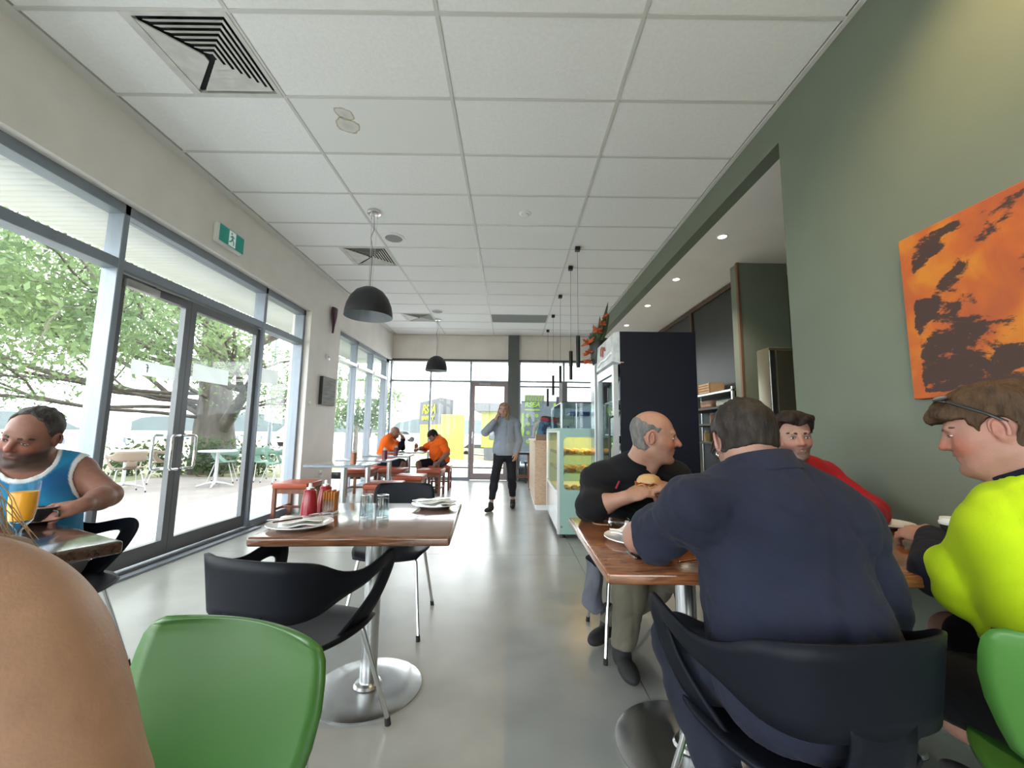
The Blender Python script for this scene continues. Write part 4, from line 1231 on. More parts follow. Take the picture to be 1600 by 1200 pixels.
for z in (.46, .70, .90):
    for i in range(3):
        for j in range(3):
            x, y = .15+.11*i, .13+.17*j
            k = thing('pastry', ['flat', 'domed'][(i+j) % 2]+' golden pastry in the '+['front', 'middle', 'back'][i]+' row, '+['near', 'centre', 'far'][j]+' place, '+lv[z]+' of the mint cabinet', 'pastry', (.52+x, 4.62+y, z), rnd.uniform(-.4, .4), 'pastries on the '+lv[z])
            cc = FOODC[(i+j+int(z*20)) % 4]
            if (i+j) % 2:
                MB().sph((0, 0, .028), (.05, .062, .03), 14, 8).build('crust', mat('crust_%d' % ((i+j+int(z*20)) % 4), cc, .5, var=.3, vscale=20, bump=.3, bscale=40), k, 60)
            else:
                MB().rbox(-.045, .045, -.06, .06, 0, .05, .015, 3).build('crust', mat('crust_%d' % ((i+j+int(z*20)) % 4), cc, .5, var=.3, vscale=20, bump=.3, bscale=40), k, 60)
            MB().sph((0, 0, .052), (.03, .04, .012), 12, 6).build('topping', mat('topping', (.75, .50, .22), .5, var=.3, vscale=30), k, 60)

# upper glass case on the counter
t = thing('glass_case', 'upright glass salad case standing on the mint cabinet', 'glass case', (.56, 4.85, 1.20))
GC = glass('teal_case_glass', (.84, .92, .92), .12)
sl = MB().add([(0, 0, 0), (0, 1.15, 0), (.03, 1.15, .30), (.03, 0, .30), (.006, 0, 0), (.006, 1.15, 0), (.036, 1.15, .30), (.036, 0, .30)],
              [[0, 1, 2, 3], [7, 6, 5, 4], [0, 3, 7, 4], [1, 5, 6, 2], [3, 2, 6, 7], [0, 4, 5, 1]])
sl.build('sloping_front', GC, t)
MB().box(.036, .42, 0, .006, 0, .30).build('end_glass', GC, t)
MB().box(.036, .42, 1.144, 1.15, 0, .30).build('end_glass', GC, t)
MB().box(.03, .42, 0, 1.15, .30, .312).build('top_glass', mat('dark_top_edge', (.02, .02, .02), .3), t)
for y in (0, 1.13):
    for x in (.02, .40):
        MB().box(x, x+.02, y, y+.02, 0, .30).build('corner_post', mat('pale_aluminium', (.62, .64, .66), .35), t)
for x in (.20,):
    MB().box(x, x+.01, -.004, .004, 0, .30).build('centre_bar', mat('pale_aluminium', (.62, .64, .66), .35), t)
MB().box(.05, .40, .03, 1.1, .145, .15).build('shelf', GC, t)
b = thing('blue_tray', 'dark blue food tray inside the upright glass case', 'tray', (.70, 4.90, 1.351))
MB().rbox(0, .24, 0, .34, 0, .045, .012).build('tray_body', mat('blue_plastic', (.03, .05, .25), .4), b, 40)
MB().box(-.008, .248, -.008, .348, .042, .05).build('tray_rim', mat('blue_plastic', (.03, .05, .25), .4), b)
rnd = random.Random(11)
for i in range(6):
    b = thing('menu_holder', ['slim dark menu card standing on the glass case, nearest', 'grey folded card standing on the glass case', 'tall tilted card on the glass case', 'short dark card on the glass case', 'small dark ticket on the glass case', 'tiny ticket at the far end of the glass case'][i],
              'card holder', (.64+.02*(i % 2), 4.93+.18*i, 1.512), rnd.uniform(-.5, .5), 'cards on the glass case')
    h = [.25, .22, .28, .20, .13, .10][i]
    M_ = Matrix.Rotation(rnd.uniform(-.25, .25), 4, 'X')
    MB().rbox(-.03, .03, -.004, .004, .004, h, .002, 1, M_).build('card', mat('menu_card_%d' % (i % 3), [(.10, .10, .10), (.30, .30, .29), (.55, .55, .54)][i % 3], .6), b)
    MB().rbox(-.035, .035, -.02, .02, 0, .012, .003).build('card_base', BLACK, b)

# timber counter
CTM = tabletop_wood('oak_counter', (.42, .27, .17), (.62, .44, .30), rough=.45, coat=.1, sc=(3, 1.2, 14))
t = thing('timber_counter', 'pale timber service counter beyond the mint cabinet', 'counter', (.36, 6.25, 0))
MB().box(0, .03, 0, 1.9, .08, 1.0).build('front_panel', CTM, t)
MB().box(.03, .75, 0, .03, .08, 1.0).build('end_panel', CTM, t)
MB().box(.03, .75, 1.87, 1.9, .08, 1.0).build('end_panel', CTM, t)
MB().rbox(-.02, .78, -.02, 1.92, 1.0, 1.03, .005).build('worktop', CTM, t)
MB().box(.02, .75, .02, 1.88, 0, .08).build('plinth', WHITEP, t)
# till clutter on counter
b = thing('shopping_bag', 'blue cloth bag with crimson flap lying on the counter', 'bag', (.56, 6.52, 1.03))
MB().rbox(-.17, .17, -.15, .17, 0, .30, .07, 4, Matrix.Rotation(.18, 4, 'Y')).build('bag_body', mat('blue_cloth', (.10, .30, .50), .8, col2=(.03, .05, .10), vscale=6, thr=(.42, .5), bump=.3, bscale=20), b, 60)
MB().rbox(-.14, .19, -.14, .15, .27, .37, .045, 3, Matrix.Rotation(.12, 4, 'Y')).build('folded_top', mat('crimson_cloth', (.50, .05, .08), .8, col2=(.03, .03, .045), vscale=7, thr=(.45, .52)), b, 60)
MB().tube([(-.12, -.14, .30), (-.20, -.15, .20), (-.22, -.13, .05)], .022, 8).build('bag_strap', mat('pale_strap', (.7, .68, .66), .8), b, 60)
b = thing('cardboard_box', 'cyan cardboard box on the counter beside the cloth bag', 'box', (.52, 6.26, 1.03))
MB().rbox(0, .14, 0, .08, 0, .09, .006).build('box_body', mat('cyan_card', (.02, .28, .48), .5), b)
MB().rbox(.03, .11, .0, .08, .09, .20, .006).build('spray_bottle', mat('pale_blue_plastic', (.45, .62, .72), .3), b)
b = thing('till_printer', 'dark grey till with small screen on the counter', 'till', (.80, 6.30, 1.03))
MB().rbox(0, .26, 0, .26, 0, .16, .02, 3).build('till_body', mat('till_grey', (.16, .15, .15), .5), b, 40)
MB().rbox(.01, .25, .02, .24, .16, .19, .01, 2).build('till_lid', BLACK, b, 40)
MB().rbox(.0, .17, .10, .12, .22, .37, .006).build('screen', mat('till_screen', (.62, .62, .58), .4), b)
MB().box(.07, .10, .11, .13, .18, .23).build('screen_stem', BLACK, b)
b = thing('tissue_box', 'brown and white carton at the near end of the counter', 'box', (.37, 6.26, 1.03))
MB().rbox(0, .15, 0, .10, 0, .09, .004).build('carton', mat('brown_card', (.36, .22, .14), .7), b)
MB().box(-.002, .001, .0, .10, 0, .09).build('white_side', WHITEP, b)
b = thing('high_stool', 'red brown timber bar stool behind the standing woman', 'stool', (.20, 8.55, 0))
for x in (-.18, .18):
    for y in (-.18, .18):
        MB().cyl((x, y, 0), (x*.85, y*.85, .70), .018, .02, 10).build('leg', TIMBER, b)
MB().rbox(-.2, .2, -.2, .2, .70, .74, .015).build('seat', BLACK, b)
for s in (-1, 1):
    MB().cyl((-.17, s*.17, .25), (.17, s*.17, .25), .012, n=8).build('stretcher', TIMBER, b)
b = thing('low_shelf', 'dark low shelf with papers under the far right window', 'shelf', (.30, 9.45, 0))
MB().rbox(0, 1.2, 0, .40, .44, .48, .004).build('shelf_top', mat('dark_shelf', (.05, .05, .05), .5), b)
for x in (.02, 1.14):
    MB().box(x, x+.04, .02, .38, 0, .44).build('side_panel', mat('dark_shelf', (.05, .05, .05), .5), b)
for i, (x, y, w) in enumerate(((.42, 9.55, .22), (.70, 9.6, .26))):
    p = thing('newspaper_pile', ['flat white newspaper pile on the low shelf, left one', 'flat white newspaper pile on the low shelf, right one'][i], 'newspaper', (x, y, .48), .1*i, 'papers on the low shelf')
    for k in range(3):
        MB().rbox(0, w, 0, .2, .012*k, .012*k+.011, .002, 1).build('newspaper', PAPER, p)
# ------------------------------------------------------------------ outside
def gz(x, y):
    s = max(0, min(1, (y-12)/28)); s = s*s*(3-2*s)
    k = max(0, min(1, (x+16)/9))
    return -.03-1.67*s*k
def ground_patch(name, x0, x1, y0, y1, m, label, dz=0, nx=8, ny=24):
    mb_ = MB().grid(lambda u, v: (lerp(x0, x1, u), lerp(y0, y1, v), gz(lerp(x0, x1, u), lerp(y0, y1, v))+dz), nx, ny)
    return struct(mb_.build(name, m, None, 60), label)
ground_patch('ground', -260, 260, -120, 300, mat('dry_field_grass', (.26, .22, .13), .95, col2=(.19, .18, .10), vscale=.15, detail=6), 'dry pale grass field outside', -.16, 40, 60)
ground_patch('pavement', -5.05, -3.17, -12, 14, mat('pale_concrete_path', (.50, .505, .515), .8, var=.06, vscale=2), 'pale concrete path outside the doors', .0)
ground_patch('terrace', -8.4, -5.05, -12, 10.2, mat('brown_terrace_paving', (.30, .265, .25), .8, col2=(.25, .225, .215), vscale=3), 'brown terrace paving outside', -.002)
ground_patch('lawn', -13, -5.05, 10.2, 60, mat('green_lawn', (.14, .17, .07), .95, col2=(.22, .20, .11), vscale=1.2, bump=.4, bscale=40), 'patchy lawn around the tree', -.02)
ground_patch('lawn_strip', -13, -8.4, -40, 10.2, mat('green_lawn', (.14, .17, .07), .95), 'lawn strip beside the terrace', -.02)
ground_patch('road', -20, -13, -80, 200, mat('pale_asphalt', (.34, .345, .35), .9, var=.05), 'pale asphalt road beyond the lawn', -.03, 4, 40)
ground_patch('car_park', -5.05, 40, 10.1, 75, mat('pale_carpark_asphalt', (.46, .465, .47), .9, var=.05), 'pale car park beyond the far windows', -.0, 16, 40)
ground_patch('kerb_strip', -5.05, 6, 13.6, 15.2, mat('dry_verge', (.22, .22, .14), .95, col2=(.15, .17, .08), vscale=2), 'grassy verge strip beyond the far door', .04)
# distant hills with tree line
rnd = random.Random(21)
hm = MB()
N = 180
for i in range(N+1):
    a = math.radians(20+160*i/N)
    R = 230
    h = 4.0+2.2*math.sin(i*.23)+1.8*math.sin(i*.61+1)+rnd.uniform(0, 1.6)
    hm.v += [(R*math.cos(a), R*math.sin(a), -2), (R*math.cos(a), R*math.sin(a), h), ((R+40)*math.cos(a), (R+40)*math.sin(a), h+3)]
for i in range(N):
    for k in range(2):
        hm.f.append([i*3+k, i*3+k+1, i*3+k+4, i*3+k+3])
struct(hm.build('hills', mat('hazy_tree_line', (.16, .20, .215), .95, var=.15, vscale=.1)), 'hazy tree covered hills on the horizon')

# corrugated awnings
AW = mat('pale_corrugated_steel', (.66, .68, .64), .5, var=.04, vscale=2)
def awning(name, label, L, wid, loc, rz):
    t = thing(name, label, 'awning', loc, rz)
    n = int(L/.0127)
    mb_ = MB()
    for i in range(n+1):
        y = L*i/n
        z = .011*math.sin(2*PI*y/.076)
        mb_.v += [(0, y, z), (-wid, y, z)]
    mb_.f = [[2*i, 2*i+1, 2*i+3, 2*i+2] for i in range(n)]
    o = mb_.build('corrugated_sheet', AW, t, 60); solidify(o, .003)
    k = 0
    while k*1.8 < L:
        MB().box(-wid+.1, 0, k*1.8, k*1.8+.05, .02, .10).build('rafter', ALU, t); k += 1
    MB().box(-wid+.12, -wid+.18, 0, L, .03, .11).build('edge_purlin', ALU, t)
    return t
awning('awning', 'pale corrugated awning outside above the glass doors', 14.4, 1.0, (-3.24, -3.4, 2.96), 0)
awning('awning', 'pale corrugated awning outside above the far windows', 7.2, .92, (-4.2, 10.12, 2.96), -PI/2)

# the big tree
rnd = random.Random(9)
BARK = mat('grey_bark', (.17, .145, .125), .95, var=.3, vscale=6, bump=.6, bscale=12, stretch=(1, 1, .3))
LEAF = translucent('tree_leaf_green', (.20, .28, .115), (.115, .175, .085), .9, .45)
def leafy(name, parent, pts, size, m, nper, spread, rnd, flat=.6):
    P = np.array(pts)
    n = len(P)*nper
    rs = np.random.RandomState(rnd.randint(0, 9999))
    c = np.repeat(P, nper, 0)+rs.normal(0, spread, (n, 3))*np.array([1, 1, flat])
    d = rs.normal(0, 1, (n, 3)); d /= np.linalg.norm(d, axis=1)[:, None]
    e = np.cross(d, rs.normal(0, 1, (n, 3))); e /= np.linalg.norm(e, axis=1)[:, None]
    nrm = np.cross(d, e)
    s = size*rs.uniform(.6, 1.35, (n, 1))
    V = np.stack([c-d*s, c+e*s*.45+nrm*s*.1, c+d*s, c-e*s*.45+nrm*s*.1], 1).reshape(-1, 3)
    me = bpy.data.meshes.new(name)
    me.vertices.add(4*n); me.vertices.foreach_set('co', V.astype(np.float32).ravel())
    idx = np.arange(4*n).reshape(-1, 4)
    F = np.concatenate([idx[:, [0, 1, 2]], idx[:, [0, 2, 3]]], 0)
    me.loops.add(F.size); me.loops.foreach_set('vertex_index', F.ravel().astype(np.int32))
    me.polygons.add(len(F)); me.polygons.foreach_set('loop_start', (np.arange(len(F))*3).astype(np.int32))
    me.update(calc_edges=True); me.validate()
    o = link(name, me, m, parent); o['kind'] = 'stuff'
    return o
def tree(name, label, loc, rnd, trunk, nper, size, spread, limbs, bark=BARK, leaf=LEAF, group=None, depth=3, r0=.4):
    t = thing(name, label, 'tree', loc, 0, group)
    tk = MB(); tk.tube(trunk, [r0*(1-.55*i/(len(trunk)-1)) for i in range(len(trunk))], 14)
    trunk_o = tk.build('trunk', bark, t, 60)
    ends = []
    def grow(p, d, L, r, lev):
        pts = [p]; q = Vector(p)
        dd = Vector(d).normalized()
        for i in range(5):
            dd = (dd+Vector((rnd.uniform(-.30, .30), rnd.uniform(-.30, .30), rnd.uniform(-.18, .24)))).normalized()
            q = q+dd*L/5; pts.append(q.copy())
            if lev == 0 or i >= 2: ends.append(tuple(q))
        bm_ = MB().tube(pts, [r*(1-.14*i) for i in range(6)], 7 if lev else 5)
        bm_.build('branch', bark, t, 60)
        if lev > 0:
            for k in range(3 if lev > 1 else 4):
                j = rnd.randint(2, 5)
                nd = (dd+Vector((rnd.uniform(-.9, .9), rnd.uniform(-.9, .9), rnd.uniform(-.45, .5)))).normalized()
                grow(pts[j], nd, L*rnd.uniform(.5, .72), r*.5, lev-1)
    for li, (st, d, L, r) in enumerate(limbs):
        grow(Vector(st), d, L, r if r > .13 else r*.62, depth-1)
    leafy('foliage', t, ends, size, leaf, nper, spread, rnd)
    return t
tree('tree', 'big spreading leafy tree standing outside the glass doors', (-8.1, 11.3, -.1), rnd,
     [(0, 0, 0), (.02, 0, .6), (-.05, 0, 1.3), (-.1, .05, 2.1), (-.25, .05, 3.0), (-.3, 0, 4.2)], 44, .058, .42,
     [((.0, 0, .9), (.55, -.2, .75), 3.6, .20), ((-.05, 0, 1.4), (-1, -.45, .35), 4.6, .12), ((-.1, 0, 1.9), (-.9, -.95, .28), 5.0, .11), ((-.1, 0, 2.3), (.8, .3, .6), 3.6, .14),
      ((-.2, 0, 2.7), (-.6, .5, .8), 3.6, .12), ((-.25, 0, 3.2), (-.3, -1, .4), 4.2, .10), ((-.3, 0, 3.8), (.3, -.3, 1), 3.2, .12), ((-.1, 0, 2.0), (-.2, -1.0, .12), 4.4, .10),
      ((-.2, 0, 2.6), (-1, -.2, .5), 4.8, .11), ((-.1, 0, 1.7), (-1.0, -.75, .05), 5.0, .10), ((-.2, 0, 2.9), (-.7, -1.1, .30), 5.6, .10), ((.0, 0, 2.6), (.5, -.9, .35), 4.0, .10),
      ((-.1, 0, 1.6), (.9, -.3, .15), 2.6, .10), ((-.2, 0, 2.2), (-.8, -1.0, .0), 5.6, .09), ((-.2, 0, 2.4), (-1, .2, .15), 4.4, .1), ((-.1, 0, 1.5), (-1, -1.1, -.03), 6.2, .08), ((-.1, 0, 1.9), (-.75, -1.25, .0), 6.0, .08), ((-.1, 0, 1.8), (-1, -.8, .08), 6.6, .09)], r0=.60)
rnd2 = random.Random(4)
for i, (x, y, s, lb) in enumerate(((-4.6, 13.2, .8, 'slim young tree outside the far side windows'), (-6.6, 17.5, 1.1, 'leafy tree beyond the side windows, behind the slim young tree'), (-12.5, 26, 1.3, 'farther rounded tree by the road'))):
    tree('tree', lb, (x, y, gz(x, y)), rnd2, [(0, 0, 0), (.02, 0, .8*s), (0, .03, 1.6*s), (.05, 0, 2.6*s)], 22, .07, .26*s,
         [((0, 0, 1.0*s), (.5, .2, .8), 1.3*s, .05), ((0, 0, 1.4*s), (-.5, -.3, .8), 1.3*s, .05), ((0, 0, 1.8*s), (.2, -.5, .9), 1.3*s, .045), ((0, 0, 2.2*s), (-.2, .4, 1), 1.2*s, .04)], depth=2, r0=.10*s)
SHR = translucent('shrub_green', (.12, .19, .07), (.06, .11, .04), 2, .35)
for i, (x, y, r, lb) in enumerate(((-8.3, 10.2, .55, 'bushy green shrub at the left foot of the big tree'), (-7.4, 10.4, .5, 'bushy green shrub at the foot of the big tree'), (-6.6, 10.7, .45, 'low green shrub right of the big tree'),
                            (-9.6, 10.4, .4, 'small shrub left of the big tree'))):
    t = thing('shrub', lb, 'shrub', (x, y, -.05), 0, 'shrubs around the big tree')
    ends = []
    for k in range(9):
        a = rnd2.uniform(0, 6.28); e = (r*.8*math.cos(a), r*.8*math.sin(a), r*rnd2.uniform(.5, 1.7))
        MB().tube([(0, 0, 0), (e[0]*.4, e[1]*.4, e[2]*.6), e], [.018, .012, .005], 5).build('stem', BARK, t)
        ends += [e, (e[0]*.6, e[1]*.6, e[2]*.75), (e[0]*.3, e[1]*.3, e[2]*.4)]
    leafy('foliage', t, ends, .06, SHR, 26, .15, rnd2, .8)

# terrace furniture
TAN = mat('tan_plastic_shell', (.36, .27, .20), .5)
GRN2 = mat('sea_green_plastic_shell', (.22, .38, .30), .5)
WLEG = mat('white_leg_enamel', (.75, .77, .78), .4)
OA = place(make_armchair('tan armchair on the terrace, nearer the glass, seen left of door handle', TAN, WLEG), -7.0, 7.6, 1.0, -.03)
dup(OA, (-7.55, 9.0, -.03), 2.4, 'tan armchair on the terrace farther from the glass, facing left')
OG = place(make_armchair('sea green armchair on the terrace below the tree trunk', GRN2, WLEG), -6.35, 9.2, 2.0, -.03)
dup(OG, (-5.75, 9.6, -.03), -2.2, 'sea green armchair on the terrace seen through the pane beside the doors')
dup(OG, (-5.2, 9.3, -.03), 2.6, 'sea green armchair nearest the white pier, outside on the terrace')
for i, (x, y, lb) in enumerate(((-7.5, 8.1, 'white pedestal table between the tan terrace chairs'), (-6.0, 8.5, 'white pedestal table between the green terrace chairs'))):
    t = thing('terrace_table', lb, 'table', (x, y, -.03), .4, 'terrace tables')
    MB().lathe([(.001, .70), (.33, .70), (.34, .715), (.33, .73), (.001, .73)], 32).build('tabletop', WLEG, t, 40)
    MB().cyl((0, 0, .05), (0, 0, .70), .03, n=14).build('column', WLEG, t)
    for k in range(4):
        a = k*PI/2
        MB().tube([(0, 0, .09), (.15*math.cos(a), .15*math.sin(a), .07), (.32*math.cos(a), .32*math.sin(a), .015)], [.03, .024, .015], 8).build('base_arm', WLEG, t, 60)
# roadside billboard and rail
t = thing('billboard', 'roadside billboard with faded poster seen past the left door', 'billboard', (-27.3, 28.5, -.05), .75)
MB().rbox(-.75, .75, -.05, .05, 1.0, 2.6, .02).build('sign_panel', mat('faded_poster', (.62, .63, .60), .6, col2=(.45, .30, .27), vscale=1.8, thr=(.35, .5)), t)
for x in (-.6, .6):
    MB().box(x-.05, x+.05, -.05, .05, 0, 1.0).build('post', ALU, t)
t = thing('guard_rail', 'low steel guard rail along the road', 'guard rail', (-20.6, 18, -.1))
MB().box(-.03, .03, -14, 16, .45, .72).build('rail', ALU, t)
for k in range(11):
    MB().box(.03, .12, -14+3*k, -13.9+3*k, 0, .7).build('post', ALU, t)

# neighbouring shop with yellow walls and sign
YEL = mat('sign_yellow_wall', (.40, .43, .085), .8)
YEL2 = mat('sign_yellow_letters', (.52, .60, .03), .7)
GRYW = mat('grey_cladding', (.11, .115, .125), .6, var=.04, vscale=2)
def block(name, poly, z0, z1, m, parent, tops=None):
    mb_ = MB(); n = len(poly)
    mb_.v = [(x, y, z0) for x, y in poly]+[(x, y, (tops[i] if tops else z1)) for i, (x, y) in enumerate(poly)]
    mb_.f = [list(range(n))[::-1], list(range(n, 2*n))]+[[i, (i+1) % n, n+(i+1) % n, n+i] for i in range(n)]
    return mb_.build(name, m, parent)
t = thing('shop_building', 'grey and yellow shop building with RSEA sign across the car park', 'building', (0, 0, 0))
gb = block('grey_tower', [(-9.55, 42.5), (-6.95, 40), (-5.9, 41.4), (-8.5, 44.2)], 1.82, 4.2, GRYW, t, [4.08, 4.42, 4.32, 4.2])
block('yellow_base', [(-9.4, 42.4), (-6.95, 40.05), (-5.95, 41.4), (-8.4, 44.1)], -1.8, 1.82, YEL, t)
block('yellow_tower', [(-6.75, 39.3), (-6.3, 38.6), (-4.45, 38.9), (-4.9, 40.6)], -1.8, 2.72, YEL, t)
nrm = Vector((-2.5, -2.6, 0)).normalized(); along = Vector((2.6, -2.5, 0)).normalized()
def wall_text(txt, size, pos, al, nr, m, parent, shear=0, bold=0, sx=1):
    me = text_mesh(txt, size, .02, shear, bold)
    o = link('lettering', me, m, parent)
    up = Vector((0, 0, 1))
    M_ = Matrix(((al.x*sx, up.x, nr.x, pos[0]), (al.y*sx, up.y, nr.y, pos[1]), (al.z*sx, up.z, nr.z, pos[2]), (0, 0, 0, 1)))
    o.matrix_local = M_
    return o
c = Vector((-8.30, 41.25, 0))+nrm*.04
wall_text('RSEA', 1.25, (c.x, c.y, 3.28), along, nrm, YEL2, gb, .25, .03, .82)
wall_text('SAFETY', .50, (c.x-.1, c.y+.1, 2.42), along, nrm, YEL2, gb, 0, .03, 1.25)
t = thing('shop_building', 'low grey canopy and yellow wall seen behind the standing woman', 'building', (0, 0, 0))
block('canopy', [(-3.6, 40), (2.0, 40), (2.0, 46), (-3.6, 46)], 3.15, 3.95, GRYW, t)
block('yellow_wall', [(-3.0, 41), (2.0, 41), (2.0, 46), (-3.0, 46)], -.4, 3.15, YEL, t)
block('dark_base', [(-2.7, 40.9), (2.0, 40.9), (2.0, 41), (-2.7, 41)], -1.8, -.4, GRYW, t)
for x in (-2.2, -1.3):
    MB().rbox(x, x+.7, 40.85, 40.92, .4, 1.6, .01).build('window', mat('dark_pane', (.12, .14, .15), .2), t)
t = thing('sign_wall', 'grey sign wall with yellow RSEA lettering and round icons behind tinted glass', 'sign', (0, 25, 0))
gw = MB().box(.60, 5.2, 0, .3, -.9, 3.05).build('wall_panel', mat('sign_wall_grey', (.20, .21, .22), .7, var=.06), t)
MB().box(.80, 2.0, -.02, .3, 3.05, 3.42).build('top_band', mat('sign_lime_band', (.36, .42, .10), .6), t)
for k in range(7):
    MB().prism([(.84+.165*k, 3.1), (.90+.165*k, 3.1), (.98+.165*k, 3.38), (.92+.165*k, 3.38)], 0, .02, Matrix(((1, 0, 0, 0), (0, 0, -1, -.02), (0, 1, 0, 0), (0, 0, 0, 1)))).build('hazard_stripe', mat('stripe_grey', (.24, .26, .22), .6), t)
LIME = mat('sign_lime', (.40, .62, .03), .6)
wall_text('RSEA', .42, (1.25, -.03, 2.82), Vector((1, 0, 0)), Vector((0, -1, 0)), LIME, t, .2, .012, 1.0)
MB().box(.80, 1.72, -.03, 0, 2.47, 2.54).build('underline', LIME, t)
MB().box(.62, .74, -.03, 0, .9, 2.3).build('side_stripe', LIME, t)
MB().box(2.55, 3.1, -.03, 0, 2.66, 2.92).build('lime_panel', LIME, t)
for r in range(4):
    for k in range(2):
        MB().lathe([(.001, 0), (.13, 0), (.13, .02), (.001, .02)], 20, M=Matrix.Translation((1.0+.52*k, -.02, 2.15-.52*r)) @ Matrix.Rotation(PI/2, 4, 'X')).build('round_icon', mat('sign_lime_dim', (.34, .46, .10), .6), t)
        MB().box(.88+.52*k, 1.12+.52*k, -.03, 0, 1.93-.52*r, 1.96-.52*r).build('caption_bar', mat('sign_lime_dim', (.34, .46, .10), .6), t)
# parked cars
def car(loc, rz, col, label):
    t = thing('parked_car', label, 'car', loc, rz, 'parked cars across the car park')
    pm = mat('car_paint_%d' % int(col[0]*100), col, .25, coat=.6)
    side = [(-2.1, .35), (2.1, .35), (2.15, .75), (1.3, .92), (.7, 1.42), (-1.1, 1.45), (-1.9, .98), (-2.15, .9)]
    Mx = Matrix(((1, 0, 0, 0), (0, 0, 1, 0), (0, 1, 0, 0), (0, 0, 0, 1)))
    MB().prism(side, -.85, .85, Mx).build('car_body', pm, t)
    win = [(1.15, .95), (.66, 1.36), (-1.05, 1.38), (-1.6, 1.0)]
    MB().prism(win, -.86, .86, Mx).build('side_windows', mat('car_glass', (.05, .06, .07), .1), t)
    for x in (-1.3, 1.35):
        for s in (-1, 1):
            MB().cyl((x, s*.70, .33), (x, s*.88, .33), .33, n=18).build('wheel', RUBBER, t)
    return t
for x, y, rz, c, lb in ((-14.5, 54, .4, (.75, .76, .78), 'white car parked behind the bald man in orange'), (-9.2, 61, .2, (.30, .33, .38), 'grey car parked left of the yellow shop'), (-3.9, 48, .1, (.70, .71, .72), 'silver car parked right of the yellow shop'),
                    (-15.5, 31, 1.3, (.72, .74, .75), 'white car parked beyond the side windows')):
    car((x, y, gz(x, y)), rz, c, lb)
t = thing('light_pole', 'tall grey lamp post beyond the side windows', 'lamp post', (-7.9, 13.5, -.05))
MB().cyl((0, 0, 0), (0, 0, 5.5), .07, .05, 12).build('pole', ALU, t)
MB().rbox(-.1, .5, -.08, .08, 5.45, 5.55, .02).build('lamp_head', ALU, t)
# ------------------------------------------------------------------ people (signed distance modelling)
def V3(*a): return np.array(a if len(a) > 1 else a[0], dtype=np.float32)
def nrm_(v): return v/np.linalg.norm(v)
class Sd:
    def __init__(s): s.p = []
    def cone(s, a, b, ra, rb=None, k=.02, op='u'):
        s.p.append(('c', V3(a), V3(b), ra, ra if rb is None else rb, k, op)); return s
    def ell(s, c, r, R=None, k=.02, op='u'):
        s.p.append(('e', V3(c), V3(r), np.eye(3, dtype=np.float32) if R is None else np.asarray(R, np.float32), k, op)); return s
    def sph(s, c, r, k=.02, op='u'):
        return s.cone(c, c, r, r, k, op)
    @staticmethod
    def d1(p, P):
        if p[0] == 'c':
            a, b, ra, rb = p[1:5]
            ab = b-a; L = float(ab @ ab)
            if L < 1e-9:
                return np.linalg.norm(P-a, axis=-1)-ra
            q = P-a
            t = np.clip((q @ ab)/L, 0, 1)
            return np.linalg.norm(q-t[..., None]*ab, axis=-1)-(ra+(rb-ra)*t)
        c, r, R = p[1:4]
        q = (P-c) @ R
        k0 = np.linalg.norm(q/r, axis=-1)
        k1 = np.linalg.norm(q/(r*r), axis=-1)+1e-6
        return k0*(k0-1)/k1
    def box(s):
        lo, hi = [], []
        for p in s.p:
            if p[-1] == 's': continue
            if p[0] == 'c':
                lo += [p[1]-p[3], p[2]-p[4]]; hi += [p[1]+p[3], p[2]+p[4]]
            else:
                m = p[2].max(); lo.append(p[1]-m); hi.append(p[1]+m)
        return np.min(lo, 0)-.03, np.max(hi, 0)+.03
def comb(d, x, k, op):
    if op == 's':
        x = -x; h = np.clip(.5-.5*(x-d)/k*-1, 0, 1)
        # smooth max(d, x)
        h = np.clip(.5+.5*(d-x)/k, 0, 1)
        return x+(d-x)*h+k*h*(1-h)
    h = np.clip(.5+.5*(x-d)/k, 0, 1)
    return x+(d-x)*h-k*h*(1-h)
